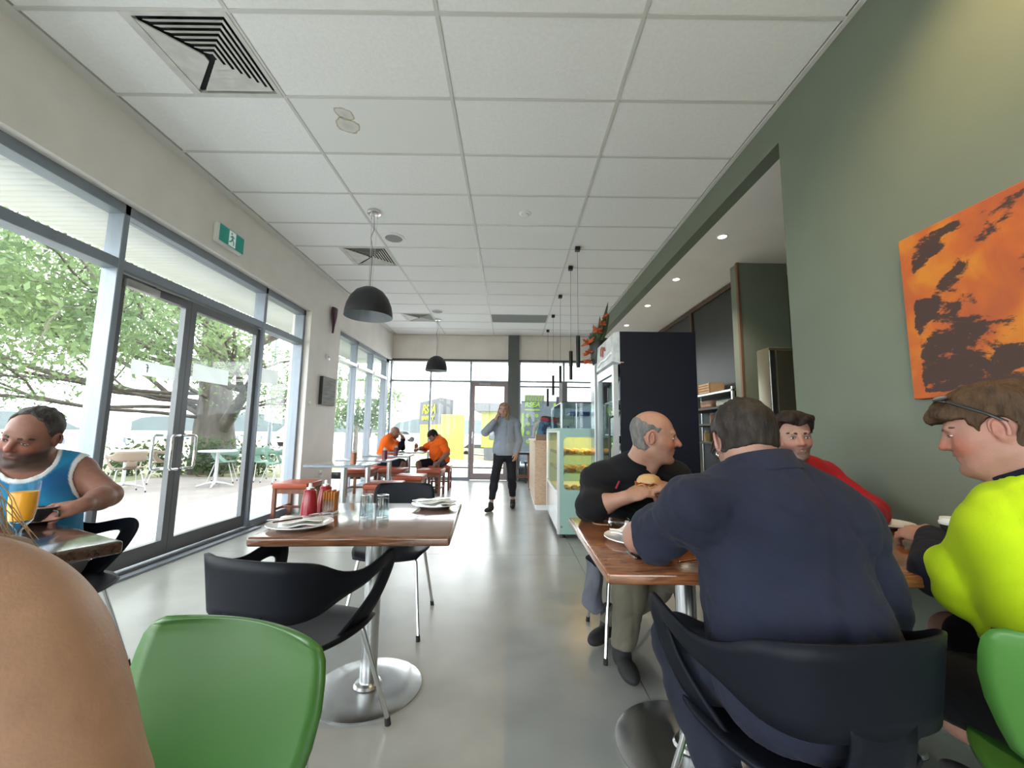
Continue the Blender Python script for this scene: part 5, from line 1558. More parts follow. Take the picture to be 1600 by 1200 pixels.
def polygonise(S, res, post=None, lo=None, hi=None, B=8):
    """sparse evaluation, surface nets"""
    l, h = S.box()
    lo = l if lo is None else np.maximum(l, V3(lo)); hi = h if hi is None else np.minimum(h, V3(hi))
    nb = np.ceil((hi-lo)/(res*B)).astype(int)
    n = nb*B+1
    bs = res*B
    ax = [lo[i]+bs*(np.arange(nb[i])+.5) for i in range(3)]
    C = np.stack(np.meshgrid(*ax, indexing='ij'), -1).reshape(-1, 3).astype(np.float32)
    ds = [Sd.d1(p, C) for p in S.p]
    D = np.full(len(C), 9., np.float32)
    for p, d in zip(S.p, ds):
        D = comb(D, d, p[-2], p[-1])
    rad = bs*.90
    near = np.abs(D) < rad+.045
    ids = np.nonzero(near)[0]
    G = np.where(D > 0, 1., -1.).astype(np.float32).reshape(nb)
    G = np.repeat(np.repeat(np.repeat(G, B, 0), B, 1), B, 2)
    G = np.pad(G, ((0, 1),)*3, mode='edge')
    off = np.stack(np.meshgrid(*[np.arange(B+1)]*3, indexing='ij'), -1).reshape(-1, 3)
    bi = np.stack(np.unravel_index(ids, nb), -1)
    CH = 3000
    for s0 in range(0, len(ids), CH):
        sub = ids[s0:s0+CH]; bb = bi[s0:s0+CH]
        I = bb[:, None, :]*B+off[None]
        P = (lo+I*res).astype(np.float32)
        d = np.full(P.shape[:2], 9., np.float32)
        for p, dc in zip(S.p, ds):
            rel = np.nonzero(dc[sub] < (np.minimum(D[sub], 0)+2*rad+.06 if p[-1] != 's' else rad+.06))[0]
            if len(rel):
                d[rel] = comb(d[rel], Sd.d1(p, P[rel]), p[-2], p[-1])
        if post is not None:
            d = post(P, d)
        G[I[..., 0], I[..., 1], I[..., 2]] = d
    # force closed border
    G[0], G[-1] = np.maximum(G[0], .001), np.maximum(G[-1], .001)
    G[:, 0], G[:, -1] = np.maximum(G[:, 0], .001), np.maximum(G[:, -1], .001)
    G[:, :, 0], G[:, :, -1] = np.maximum(G[:, :, 0], .001), np.maximum(G[:, :, -1], .001)
    sgn = G < 0
    cnt = np.zeros(np.array(G.shape)-1, np.uint8)
    cor = [(i, j, k) for i in (0, 1) for j in (0, 1) for k in (0, 1)]
    X, Y, Z = G.shape
    for i, j, k in cor:
        cnt += sgn[i:X-1+i, j:Y-1+j, k:Z-1+k]
    act = np.nonzero((cnt > 0) & (cnt < 8))
    A = np.stack(act, -1)
    vid = np.full(cnt.shape, -1, np.int32)
    vid[act] = np.arange(len(A))
    acc = np.zeros((len(A), 3), np.float32); w = np.zeros(len(A), np.float32)
    vals = {c: G[A[:, 0]+c[0], A[:, 1]+c[1], A[:, 2]+c[2]] for c in cor}
    for c in cor:
        for a in range(3):
            if c[a] == 0:
                c2 = tuple(1 if q == a else c[q] for q in range(3))
                v0, v1 = vals[c], vals[c2]
                m = (v0 < 0) != (v1 < 0)
                t = np.where(m, v0/np.where(m, v0-v1, 1), 0)
                pt = np.tile(np.array(c, np.float32), (len(A), 1)); pt[:, a] = t
                acc[m] += pt[m]; w[m] += 1
    verts = lo+(A+acc/w[:, None])*res
    quads = []
    for a in range(3):
        b, c = (a+1) % 3, (a+2) % 3
        sl0 = [slice(None)]*3; sl1 = [slice(None)]*3
        sl0[a] = slice(0, -1); sl1[a] = slice(1, None)
        ch = sgn[tuple(sl0)] != sgn[tuple(sl1)]
        E_ = np.stack(np.nonzero(ch), -1)
        ok = (E_[:, b] > 0) & (E_[:, c] > 0) & (E_[:, b] < G.shape[b]-1) & (E_[:, c] < G.shape[c]-1)
        E_ = E_[ok]
        def cell(db, dc):
            q = E_.copy(); q[:, b] -= db; q[:, c] -= dc
            return vid[q[:, 0], q[:, 1], q[:, 2]]
        q = np.stack([cell(1, 1), cell(0, 1), cell(0, 0), cell(1, 0)], -1)
        flip = ~sgn[E_[:, 0], E_[:, 1], E_[:, 2]]
        q[flip] = q[flip][:, ::-1]
        quads.append(q)
    F = np.concatenate(quads)
    F = F[(F >= 0).all(1)]
    return verts.astype(np.float32), F.astype(np.int32)
def root_loc(o):
    b = V3(0., 0., 0.)
    while o is not None:
        b = b+V3(tuple(o.location)); o = o.parent
    return b
def sd_object(name, S, res, m, parent, post=None, color=None, lo=None, hi=None, smooth=0):
    Vt, F = polygonise(S, res, post, lo, hi)
    base = root_loc(parent)
    me = bpy.data.meshes.new(name)
    if smooth:
        # laplacian relax
        nV = len(Vt)
        e = np.concatenate([F[:, [0, 1]], F[:, [1, 2]], F[:, [2, 3]], F[:, [3, 0]]])
        deg = np.bincount(e[:, 0], minlength=nV)+np.bincount(e[:, 1], minlength=nV)
        for _ in range(smooth):
            s = np.stack([np.bincount(e[:, 0], weights=Vt[e[:, 1], q], minlength=nV)+np.bincount(e[:, 1], weights=Vt[e[:, 0], q], minlength=nV) for q in range(3)], -1)
            Vt = (.5*Vt+.5*s/np.maximum(deg, 1)[:, None]).astype(np.float32)
    me.vertices.add(len(Vt)); me.vertices.foreach_set('co', (Vt-base).ravel())
    me.loops.add(F.size); me.loops.foreach_set('vertex_index', F.ravel())
    me.polygons.add(len(F)); me.polygons.foreach_set('loop_start', (np.arange(len(F))*4).astype(np.int32))
    me.update(calc_edges=True); me.validate()
    me.shade_smooth()
    if color is not None:
        c = color(Vt)
        ca = me.color_attributes.new('Col', 'FLOAT_COLOR', 'POINT')
        ca.data.foreach_set('color', np.concatenate([c, np.ones((len(c), 1))], 1).astype(np.float32).ravel())
    return link(name, me, m, parent)

class Head:
    def __init__(s, c, f, u, sc=1.0):
        s.c = V3(c); s.f = nrm_(V3(f)); u = V3(u); u = u-s.f*(u @ s.f); s.u = nrm_(u)
        s.r = np.cross(s.f, s.u); s.sc = sc
        s.R = np.stack([s.r, s.f, s.u], -1)
    def w(s, x, y, z): return s.c+s.sc*(s.r*x+s.f*y+s.u*z)
    def loc(s, P): return ((P-s.c) @ s.R)/s.sc
    def prims(s, S, jaw=1.0, ears=True, grow=0, nose=1.0, fem=False):
        q = s.sc
        e = lambda c, r, k=.02, op='u': S.ell(s.w(*c), V3(r)*q+grow, s.R, k*q, op)
        co = lambda a, b, ra, rb=None, k=.012, op='u': S.cone(s.w(*a), s.w(*b), ra*q+grow, (ra if rb is None else rb)*q+grow, k*q, op)
        e((0, -.014, .036), (.0745, .094, .083), .02)
        e((0, .008, -.01), (.066, .080, .085), .03)
        e((0, .036, -.048), (.052*jaw, .052, .066), .03)
        for sx in (-1, 1):
            co((sx*.040*jaw, .0, -.062), (sx*.022*jaw, .062, -.092), .020, .017, .025)
            co((sx*.036, .060, -.026), (sx*.048, .03, -.018), .021, .020, .022)
        co((0, .0775, -.097), (0, .072, -.090), .017 if fem else .020, None, .018)
        if not fem:
            co((-.030, .078, .026), (.030, .078, .026), .013, None, .016)
        for sx in (-1, 1):
            e((sx*.0315, .101, .003), (.0185, .023, .0125), .012, 's')
            co((sx*.0315, .0735, .004), (sx*.0315, .0735, .004), .0132, None, .006)
        co((0, .086, .016), (0, .107*nose, -.022), .0075, .0125, .012)
        for sx in (-1, 1):
            co((sx*.0125, .094, -.027), (sx*.0125, .094, -.027), .0085, None, .008)
        co((-.020, .082, -.0525), (0, .089, -.0515), .0065, .0075, .006)
        co((.020, .082, -.0525), (0, .089, -.0515), .0065, .0075, .006)
        co((-.015, .0845, -.0645), (.015, .0845, -.0645), .0085, None, .006)
        e((0, .101, -.0580), (.024, .013, .0024), .003, 's')
        e((0, .100, -.0790), (.022, .010, .0065), .010, 's')
        if ears:
            for sx in (-1, 1):
                A = np.stack([nrm_(s.r*sx*.9-s.f*.45), nrm_(s.f*.9+s.r*sx*.45), s.u], -1)
                S.ell(s.w(sx*.078, -.012, -.004), V3(.009, .0175, .030)*q+grow, A, .008*q)
                S.ell(s.w(sx*.090, -.004, -.001), V3(.0085, .0105, .018)*q, A, .004*q, 's')
        return S
    def skin(s, base, lip=(.40, .14, .12), red=.25, stubble=None, stub_a=0., bald=False):
        base = V3(base)
        def fn(P):
            L = s.loc(P); x, y, z = L[:, 0], L[:, 1], L[:, 2]
            c = np.tile(base, (len(P), 1))
            def blend(mask, col):
                nonlocal c
                c = c*(1-mask[:, None])+V3(col)*mask[:, None]
            g = lambda cx, cy, cz, r: np.exp(-((np.abs(x)-cx)**2+(y-cy)**2+(z-cz)**2)/(r*r))
            rd = base*V3(1.12, .68, .62)
            blend(np.clip(red*1.6*(g(.042, .07, -.028, .028)+g(0, .108, -.02, .02)+.5*g(.082, -.01, 0, .03)), 0, .8), rd)
            if stubble is not None:
                zone = (np.clip((-.028-z)/.02, 0, 1)*np.clip((y+.02)/.03, 0, 1)*np.clip((z+.125)/.02, 0, 1))
                zone *= 1-np.exp(-((x/.02)**2+((z+.058)/.010)**2))*.9
                near = (np.linalg.norm(L, axis=1) < .16)
                blend(zone*stub_a*near, stubble)
            lipm = np.exp(-((x/.022)**4+((z+.0585)/.0115)**2))*(y > .07)*(y < .12)
            blend(np.clip(lipm*.8, 0, 1), lip)
            ec = np.exp(-(((np.abs(x)-.0315)/.018)**2+((z-.006)/.012)**2))*(y > .05)*(y < .12)
            blend(ec*.25, base*V3(.7, .52, .5))
            return c
        return fn
    def eyes(s, parent, closed=.0, brow=(.06, .04, .03), iris=(.06, .09, .10), bw=.0045):
        base = V3(tuple(parent.location))
        white = mat('eye_white', (.72, .70, .68), .25); ir = mat('iris_%d' % int(iris[0]*1000), iris, .15); br = mat('brow_%d' % int(brow[0]*1000), brow, .8)
        q = s.sc
        Mw = Matrix([[float(v) for v in row] for row in s.R])
        for sx in (-1, 1):
            c = s.w(sx*.0315, .0772, .004)-base
            MB().sph(tuple(c), (.0128*q, .0120*q, .0072*q*(1-closed)), 14, 8, Mw).build('eye', white, parent, 60)
            c2 = s.w(sx*.0315, .0855, .0035)-base
            MB().sph(tuple(c2), (.0056*q, .0045*q, .0066*q*(1-closed)), 12, 8, Mw).build('iris', ir, parent, 60)
            lid = [tuple(s.w(sx*.0315+dx, .0890-abs(dx)*.30, .0100*(1-.6*closed)-dx*dx*26)-base) for dx in (-.014, -.007, 0, .007, .014)]
            MB().tube(lid, .0014*q, 5).build('eyelid_line', br, parent)
            bp = [tuple(s.w(sx*(.014+.010*i), .0925-.0035*i-.0006*i*i, .0245+.003*math.sin(i*.8))-base) for i in range(5)]
            MB().tube(bp, [bw*q, bw*1.2*q, bw*1.1*q, bw*.9*q, bw*.4*q], 7).build('eyebrow', br, parent, 60)
    def ear_rims(s, parent, col):
        base = root_loc(parent); m = mat('ear_skin_%d' % int(col[0]*1000), col, .5)
        for sx in (-1, 1):
            pts = []
            for i in range(15):
                a = math.radians(-10+i*17)
                yy, zz = -.010+.0165*math.cos(a)*1.0, .0+.0285*math.sin(a)
                # from front of the ear, over the top, round the back, to the lobe
                pts.append(tuple(s.w(sx*(.0815-.40*(yy+.010)), yy, zz)-base))
            MB().tube(pts, [.0032*s.sc]*3+[.0042*s.sc]*10+[.0052*s.sc, .005*s.sc], 7).build('ear_rim', m, parent, 70)
    def hair(s, name, parent, m, keep, thick=.012, res=.005, rough=.004, freq=90, extra=None, smooth=1, color=None, edge=.003):
        S = Sd()
        q = s.sc
        S.ell(s.w(0, -.014, .036), (V3(.0745, .094, .083)+thick)*q, s.R, .02)
        S.ell(s.w(0, -.02, -.02), (V3(.066, .072, .075)+thick*.7)*q, s.R, .02)
        if extra: extra(S, s)
        def post(P, d):
            L = s.loc(P)
            x, y, z = L[..., 0], L[..., 1], L[..., 2]
            d = d+rough*(np.sin(freq*x+2.2*np.sin(40*z)+11*y)*np.sin(freq*.8*y+3*np.sin(31*x))+.6*np.sin(freq*1.7*x+9*z))
            ed = edge*(np.sin(70*x+55*z+30*y)+np.sin(170*y+90*x)*np.sin(150*z+40*y))
            return np.maximum(d, (keep(x, y, z)+ed)*q)
        return sd_object(name, S, res, m, parent, post, color, smooth=smooth)

def hand(S, w, d, n, side, curl=.5, sc=1.0, thumb=.5, grow=0, spread=0.):
    """w wrist, d finger direction, n palm facing, side 'L'/'R'"""
    w = V3(w); d = nrm_(V3(d)); n = V3(n); n = nrm_(n-d*(n @ d))
    t = np.cross(n, d) if side == 'L' else np.cross(d, n)
    R = np.stack([t, n, d], -1)
    S.ell(w+d*.048*sc, V3(.041, .017, .055)*sc+grow, R, .015)
    S.cone(w-d*.01, w+d*.03*sc, .026*sc+grow, .024*sc+grow, .015)
    for i, (o, L) in enumerate(((.030, .070), (.0105, .079), (-.0095, .073), (-.028, .058))):
        p = w+d*(.086 if i in (1, 2) else .080)*sc+t*o*sc
        a = 0; r = .0092*sc+grow
        dd0 = nrm_(d+t*o*spread*8)
        for fr, ca in ((.46, .75), (.30, .95), (.24, .6)):
            a += curl*ca*(1+.10*i)
            dd = dd0*math.cos(a)+n*math.sin(a)
            p2 = p+dd*L*fr*sc
            S.cone(p, p2, r, r*.9, .005)
            p = p2; r *= .91
    p = w+d*.022*sc+t*.028*sc
    d1 = nrm_(d*.72+t*.62+n*.35*thumb)
    p2 = p+d1*.048*sc
    S.cone(p, p2, .0135*sc+grow, .0105*sc+grow, .012)
    d2 = nrm_(d*.95+t*(.25-.5*thumb)+n*.5*thumb)
    S.cone(p2, p2+d2*.034*sc, .0105*sc+grow, .0085*sc+grow, .005)

def torso(S, J, f=1.0, g=0, belly=0., lo=0.0, fem=False):
    pe, ne, sl, sr = V3(J['pelvis']), V3(J['neck']), V3(J['shL']), V3(J['shR'])
    fw = nrm_(V3(J['fwd'])); up = nrm_(ne-pe)
    lat = sl-sr; lat = nrm_(lat-up*(lat @ up)); fr = np.cross(up, lat)
    if fr @ fw < 0: fr = -fr
    R = np.stack([lat, fr, up], -1)
    L = np.linalg.norm(ne-pe)
    at_ = lambda t, o=0: pe+(ne-pe)*t+fr*o
    S.ell(at_(.70, .0), V3(.165*f, .108*f, .20*L/.5)+g, R, .05)
    S.ell(at_(.38, .015+belly*.5), V3(.150*f, .112*f+belly, .19*L/.5)+g, R, .06)
    S.ell(at_(.06, -.01), V3(.168*f, .125*f, .13)+g, R, .06)
    for s in (sl, sr):
        S.cone(at_(.84, -.005), s, .085*f+g, .064*f+g, .05)
        S.cone(ne+up*.015, s+(ne-s)*.35+up*.015, .048+g, .050*f+g, .045)
    if fem:
        for s in (-1, 1):
            S.ell(at_(.68, .085)+lat*.075*s, V3(.06, .05, .06)+g, R, .04)
    S.cone(at_(.80, 0), ne, .10*f+g, .060+g, .05)
    return S
def arm(S, J, s, f=1.0, g=0, g2=None, upto=1.0, k=.03):
    sh, el, wr = V3(J['sh'+s]), V3(J['el'+s]), V3(J['wr'+s])
    S.cone(sh, el, .058*f+g, .045*f+g, k)
    if upto > 1:
        g2 = g if g2 is None else g2
        S.cone(el, el+(wr-el)*.4, .044*f+g2, .043*f+g2, .02)
        S.cone(el+(wr-el)*.35, wr, .043*f+g2, .027*min(f, 1.1)+g2, .02)
def leg(S, J, s, f=1.0, g=0, upto=2, g2=None):
    h, kn, an = V3(J['hip'+s]), V3(J['kn'+s]), V3(J['an'+s])
    S.cone(h, kn, .088*f+g, .058*f+g, .04)
    if upto > 1:
        g2 = g if g2 is None else g2
        S.cone(kn, kn+(an-kn)*.35, .056*f+g2, .056*f+g2, .03)
        S.cone(kn+(an-kn)*.3, an, .056*f+g2, .036*f+g2, .03)
def folds(amp, seed=0, fx=22., anis=(1, 1, 1)):
    rs = np.random.RandomState(seed)
    K = rs.normal(0, 1, (5, 3)); K = K/np.linalg.norm(K, axis=1)[:, None]*fx*rs.uniform(.6, 1.5, (5, 1))*np.array(anis)
    ph = rs.uniform(0, 6.28, 5)
    def fn(P):
        a = 0
        w = np.sin(P @ K[3].astype(np.float32)*.5+ph[3])*1.6
        for i in range(3):
            s_ = np.sin(P @ K[i].astype(np.float32)+ph[i]+w*(1+.4*i))
            a = a+(1-np.abs(s_))**2*(.9-.2*i)
        return amp*(a-.8)
    return fn
def plane(p, n):
    p, n = V3(p), nrm_(V3(n))
    return lambda P: (P-p) @ n
def shoe(name, parent, an, toe, m, sole=None, sc=1.0, high=.0):
    an, toe = V3(an), V3(toe)
    d = toe-an; d[2] = 0; d = nrm_(d); z0 = min(an[2], toe[2])
    lat = np.cross(d, V3(0, 0, 1))
    S = Sd()
    zz = V3(0, 0, 1)
    b = V3(an[0], an[1], z0)
    R = np.stack([lat, d, zz], -1)
    S.ell(b-d*.015+zz*.045, V3(.042, .062, .055)*sc, R, .02)
    S.ell(b+d*.10*sc+zz*.032, V3(.046, .10, .038)*sc, R, .03)
    S.cone(b+zz*.05, b+zz*(.085+high), .042*sc, .043*sc, .02)
    z_floor = z0-.005
    o = sd_object(name, S, .008, m, parent, lambda P, dd: np.maximum(dd, z_floor-P[..., 2]), smooth=1)
    return o

SKIN = mat('skin', (.5, .3, .22), .5, attr=True, var=.12, vscale=40, bump=.08, bscale=220, spec=.35)
HAIRD = lambda nm, c, c2: mat(nm, c, .55, col2=c2, vscale=55, stretch=(1, 1, .35), bump=.5, bscale=160, spec=.15)
CLOTH = lambda nm, c, **k: mat(nm, c, .9, var=k.get('var', .10), vscale=k.get('vs', 5), bump=.18, bscale=420, sheen=.03, spec=.15)

def person(label, base, group=None):
    return thing('person', label, 'person', base, 0, group)
def collar(parent, name, c, axis, r, h, m, flare=1.15, tilt=None):
    ax = Vector(axis).normalized(); a = ax.orthogonal().normalized(); b = ax.cross(a)
    base = root_loc(parent)
    M_ = Matrix(((a.x, b.x, ax.x, c[0]-base[0]), (a.y, b.y, ax.y, c[1]-base[1]), (a.z, b.z, ax.z, c[2]-base[2]), (0, 0, 0, 1)))
    o = MB().lathe([(r*flare*1.12, -h*.5), (r*flare, -h*.1), (r*1.03, h*.5), (r*.97, h*.52), (r*.95, h*.3), (r*.98, -h*.4)], 32, M=M_).build(name, m, parent, 70)
    return o

# ---- 1. man in the navy work shirt, back to the viewer
def man_navy():
    t = person('man in a navy work shirt seen from behind, leaning on the right table', (.70, 1.0, 0))
    J = dict(pelvis=(.735, 1.085, .52), neck=(.712, 1.165, 1.005), fwd=(-.05, 1, 0), shL=(.525, 1.165, .945), shR=(.890, 1.14, .915),
             elL=(.435, 1.425, .805), wrL=(.62, 1.54, .795), elR=(.99, 1.17, .70), wrR=(.93, 1.42, .80),
             hipL=(.64, 1.09, .53), knL=(.515, 1.33, .525), anL=(.55, 1.08, .22), hipR=(.83, 1.09, .53), knR=(.93, 1.42, .53), anR=(.95, 1.36, .10))
    H = Head((.695, 1.228, 1.128), (.20, .90, -.38), (.0, .30, 1), 1.0)
    S = Sd(); H.prims(S, 1.08)
    S.cone(H.w(0, -.03, -.05), V3(J['neck'])-V3(0, .0, .02), .062, .070, .03)
    torso(S, J, .95)
    for s in 'LR':
        arm(S, J, s, 1.15, upto=2)
    hand(S, J['wrL'], (.85, .45, 0), (0, 0, -1), 'L', .35); hand(S, J['wrR'], (-.5, .85, 0), (0, 0, -1), 'R', .4)
    sd_object('body', S, .0058, SKIN, t, None, H.skin((.50, .27, .205), red=.5, stubble=(.30, .18, .14), stub_a=.3))
    H.ear_rims(t, (.50, .24, .19))
    H.hair('hair', t, HAIRD('dark_brown_hair', (.020, .015, .012), (.058, .046, .039)), lambda x, y, z: np.maximum.reduce([
        -.030+.15*y-z, (y-.055)-np.maximum(0, z-.05)*1.2, -(np.hypot((y+.006)*1.0, (z+.002))-.030)+(np.abs(x) < .058)*-.05]), .011, .005, .0028, 150)
    base = root_loc(t)
    # glasses
    gl = MB()
    for sx in (-1, 1):
        gl.tube([tuple(H.w(sx*.078, -.005, .022)-base), tuple(H.w(sx*.079, .03, .018)-base), tuple(H.w(sx*.072, .105, .012)-base)], .0028, 6)
        gl.tube([tuple(H.w(sx*(.036+.030*math.cos(a*.45)), .108, .006+.020*math.sin(a*.45))-base) for a in range(14)], .002, 5, True)
    gl.build('glasses', mat('dark_glasses_frame', (.02, .02, .022), .3), t, 60)
    MB().tube([tuple(H.w(-.086+.004*math.cos(a*.7), -.008+.008*math.cos(a*.7), -.038+.008*math.sin(a*.7))-base) for a in range(9)], .0018, 5, True).build('earring', SILVER, t, 60)
    NAVY = CLOTH('navy_drill_cotton', (.024, .028, .052), var=.28, vs=3)
    S = Sd(); torso(S, J, 1.10, .020, .05)
    S.ell((.74, 1.085, .62), (.205, .145, .19), None, .08)
    for s in 'LR':
        sh, el = V3(J['sh'+s]), V3(J['el'+s])
        S.cone(sh, sh+(el-sh)*.95, .068, .064 if s == 'L' else .072, .05)
        S.cone(sh+(el-sh)*.6+V3(0, -.01, -.015), sh+(el-sh)*1.0+V3(0, -.012, -.03), .068, .070 if s == 'L' else .06, .03)
    fo = folds(.013, 3, 13, (1, .6, .9))
    fo2 = folds(.005, 8, 34)
    cutL = plane(V3(J['shL'])+(V3(J['elL'])-V3(J['shL']))*.90, V3(J['elL'])-V3(J['shL'])+V3(-.12, .0, .0))
    def post(P, d):
        d = d+fo(P)+fo2(P)
        d = np.where(P[..., 0] < .56, np.maximum(d, np.where((P[..., 2] < .97) & (P[..., 1] > 1.25), cutL(P), -1)), d)
        nb = np.linalg.norm((P-V3(.71, 1.185, 1.075))*V3(1, 1, .7), axis=-1)-.064
        return np.maximum(np.maximum(d, -nb), .455-P[..., 2])
    sd_object('shirt', S, .007, NAVY, t, post)
    collar(t, 'collar', (.706, 1.178, 1.064), (-.06, .30, 1), .084, .055, NAVY, 1.12)
    JEAN = CLOTH('dark_denim', (.022, .026, .042), var=.3, vs=9)
    S = Sd()
    for s in 'LR': leg(S, J, s, 1.0, .012)
    S.ell((.735, 1.08, .54), (.185, .145, .10), None, .05)
    f3 = folds(.004, 5, 40)
    sd_object('jeans', S, .008, JEAN, t, lambda P, d: np.maximum(d+f3(P), .20-P[..., 2]))
    sk = Sd(); sk.cone((.55, 1.075, .24), (.552, 1.09, .30), .040, .043)
    sd_object('sock', sk, .006, mat('pale_sock', (.55, .55, .45), .9), t)
    shoe('shoe', t, (.55, 1.075, .16), (.57, 1.28, .12), mat('green_canvas', (.03, .28, .04), .7))
    shoe('shoe', t, (.95, 1.36, .005), (.95, 1.55, .005), mat('green_canvas', (.03, .28, .04), .7))
    return t
man_navy()

# ---- 2. man in the yellow jumper
def man_yellow():
    t = person('man in a fluorescent yellow and navy jumper with glasses pushed up, eating', (1.35, 1.05, 0))
    J = dict(pelvis=(1.36, 1.0, .52), neck=(1.415, 1.085, 1.00), fwd=(-.15, .99, 0), shL=(1.305, 1.095, .925), shR=(1.63, 1.08, .925),
             elL=(1.295, 1.215, .765), wrL=(1.49, 1.50, .800), elR=(1.70, 1.22, .79), wrR=(1.66, 1.49, .795),
             hipL=(1.25, .97, .53), knL=(1.17, 1.23, .48), anL=(1.46, 1.27, .20), hipR=(1.46, .98, .53), knR=(1.42, 1.38, .53), anR=(1.52, 1.36, .10))
    H = Head((1.340, 1.150, 1.170), (-.70, .70, -.26), (-.05, .12, 1), .97)
    S = Sd(); H.prims(S, 1.18)
    S.cone(H.w(0, -.025, -.045), V3(J['neck'])-V3(0, 0, .03), .068, .078, .03)
    S.sph(H.w(0, .035, -.095), .038, .03)
    torso(S, J, 1.1)
    for s in 'LR':
        arm(S, J, s, 1.0, upto=2); leg(S, J, s, 1.02)
    hand(S, J['wrL'], (-.10, 1, .02), (.5, -.1, -.85), 'L', .55, thumb=.6); hand(S, J['wrR'], (-.25, .95, 0), (0, 0, -1), 'R', .5)
    sd_object('body', S, .005, SKIN, t, None, H.skin((.56, .29, .215), red=.75, lip=(.42, .16, .13)))
    H.eyes(t, .5, (.12, .07, .04), bw=.0038); H.ear_rims(t, (.56, .25, .20))
    def ext(S_, h):
        S_.ell(h.w(0, .048, .084), V3(.060, .055, .026), h.R, .03)
        S_.cone(h.w(-.035, .085, .075), h.w(.035, .085, .075), .022, .022, .02)
        S_.cone(h.w(-.03, .105, .062), h.w(.03, .105, .062), .010, .010, .02)
        S_.ell(h.w(0, -.03, .06), V3(.084, .098, .075), h.R, .02)
    H.hair('hair', t, HAIRD('sandy_brown_hair', (.13, .072, .038), (.055, .034, .022)), lambda x, y, z: np.maximum.reduce([
        np.minimum(-.072-.1*y-z, 1), np.where(z < .045, y-.028-(z-.0)*.35, y-.2), -(np.hypot(y+.010, z+.004)-.034)+(np.abs(x) < .058)*-.06]), .014, .005, .0055, 75, ext)
    base = root_loc(t)
    gl = MB()
    gl.tube([tuple(H.w(-.086, -.03, .012)-base), tuple(H.w(-.094, .0, .045)-base), tuple(H.w(-.080, .06, .098)-base)], .004, 6)
    gl.tube([tuple(H.w(.086, -.03, .012)-base), tuple(H.w(.094, .0, .045)-base), tuple(H.w(.080, .06, .098)-base)], .004, 6)
    gl.tube([tuple(H.w(-.080, .06, .098)-base), tuple(H.w(-.04, .082, .112)-base), tuple(H.w(.04, .082, .112)-base), tuple(H.w(.080, .06, .098)-base)], .0035, 6)
    go = gl.build('glasses', mat('dark_glasses_frame', (.02, .02, .022), .3), t, 60)
    for sx in (-1, 1):
        MB().sph(tuple(H.w(sx*.045, .068, .114)-base), (.026, .018, .008), 16, 8, Matrix([[float(v) for v in r] for r in H.R])).build('lens', mat('glossy_lens', (.25, .24, .23), .05, metal=.6), go, 60)
    YELM = CLOTH('fluorescent_yellow_fleece', (.66, .92, .015), var=.06, vs=4)
    NV = CLOTH('navy_fleece', (.012, .014, .026), var=.15)
    S = Sd(); torso(S, J, 1.05, .022, .03)
    for s in 'LR':
        sh, el = V3(J['sh'+s]), V3(J['el'+s])
        S.cone(sh, el, .076, .074, .05)
        S.cone(el, el+V3(-.02, -.02, -.03), .078, .074, .03)
    fo = folds(.011, 12, 17)
    zc = plane((1.35, 1.0, .70), (0, -.25, -1))
    NK = lambda P: np.linalg.norm((P-V3(1.375, 1.115, 1.09))*V3(1, 1, .75), axis=-1)-.082
    def post(P, d):
        d = d+fo(P)
        d = np.maximum(d, -NK(P))
        arm_zone = (np.linalg.norm(P-V3(J['elL']), axis=-1) < .16)
        return np.maximum(d, np.where(arm_zone, -1, zc(P)))
    def colr(P): pass
    sd_object('jumper', S, .007, YELM, t, post)
    S = Sd(); torso(S, J, 1.0, .018, .02)
    sd_object('jumper_lower_half', S, .010, NV, t, lambda P, d: np.maximum(np.maximum(d+fo(P), P[..., 2]-.73), .46-P[..., 2]))
    S = Sd()
    for s in 'LR':
        el, wr = V3(J['el'+s]), V3(J['wr'+s])
        S.cone(el+(wr-el)*.12+(V3(-.035, .02, -.02) if s == 'L' else 0), el+(wr-el)*.93, .076, .044, .02)
    f2 = folds(.004, 4, 45)
    sd_object('jumper_cuffs', S, .006, NV, t, lambda P, d: d+f2(P))
    collar(t, 'collar', (1.395, 1.10, 1.045), (-.42, .40, 1), .086, .085, NV, 1.14)
    SHORT = CLOTH('black_shorts_cotton', (.010, .010, .012))
    S = Sd()
    for s in 'LR':
        h, k = V3(J['hip'+s]), V3(J['kn'+s])
        S.cone(h, h+(k-h)*.84, .105, .085, .04)
    S.ell((1.36, .99, .54), (.18, .14, .11), None, .05)
    sd_object('shorts', S, .007, SHORT, t, lambda P, d: d+f2(P))
    shoe('shoe', t, (1.46, 1.27, .12), (1.60, 1.36, .08), mat('dark_work_boot', (.02, .018, .016), .7), high=.06)
    shoe('shoe', t, (1.52, 1.36, .005), (1.50, 1.55, .005), mat('dark_work_boot', (.02, .018, .016), .7), high=.04)
    return t
man_yellow()

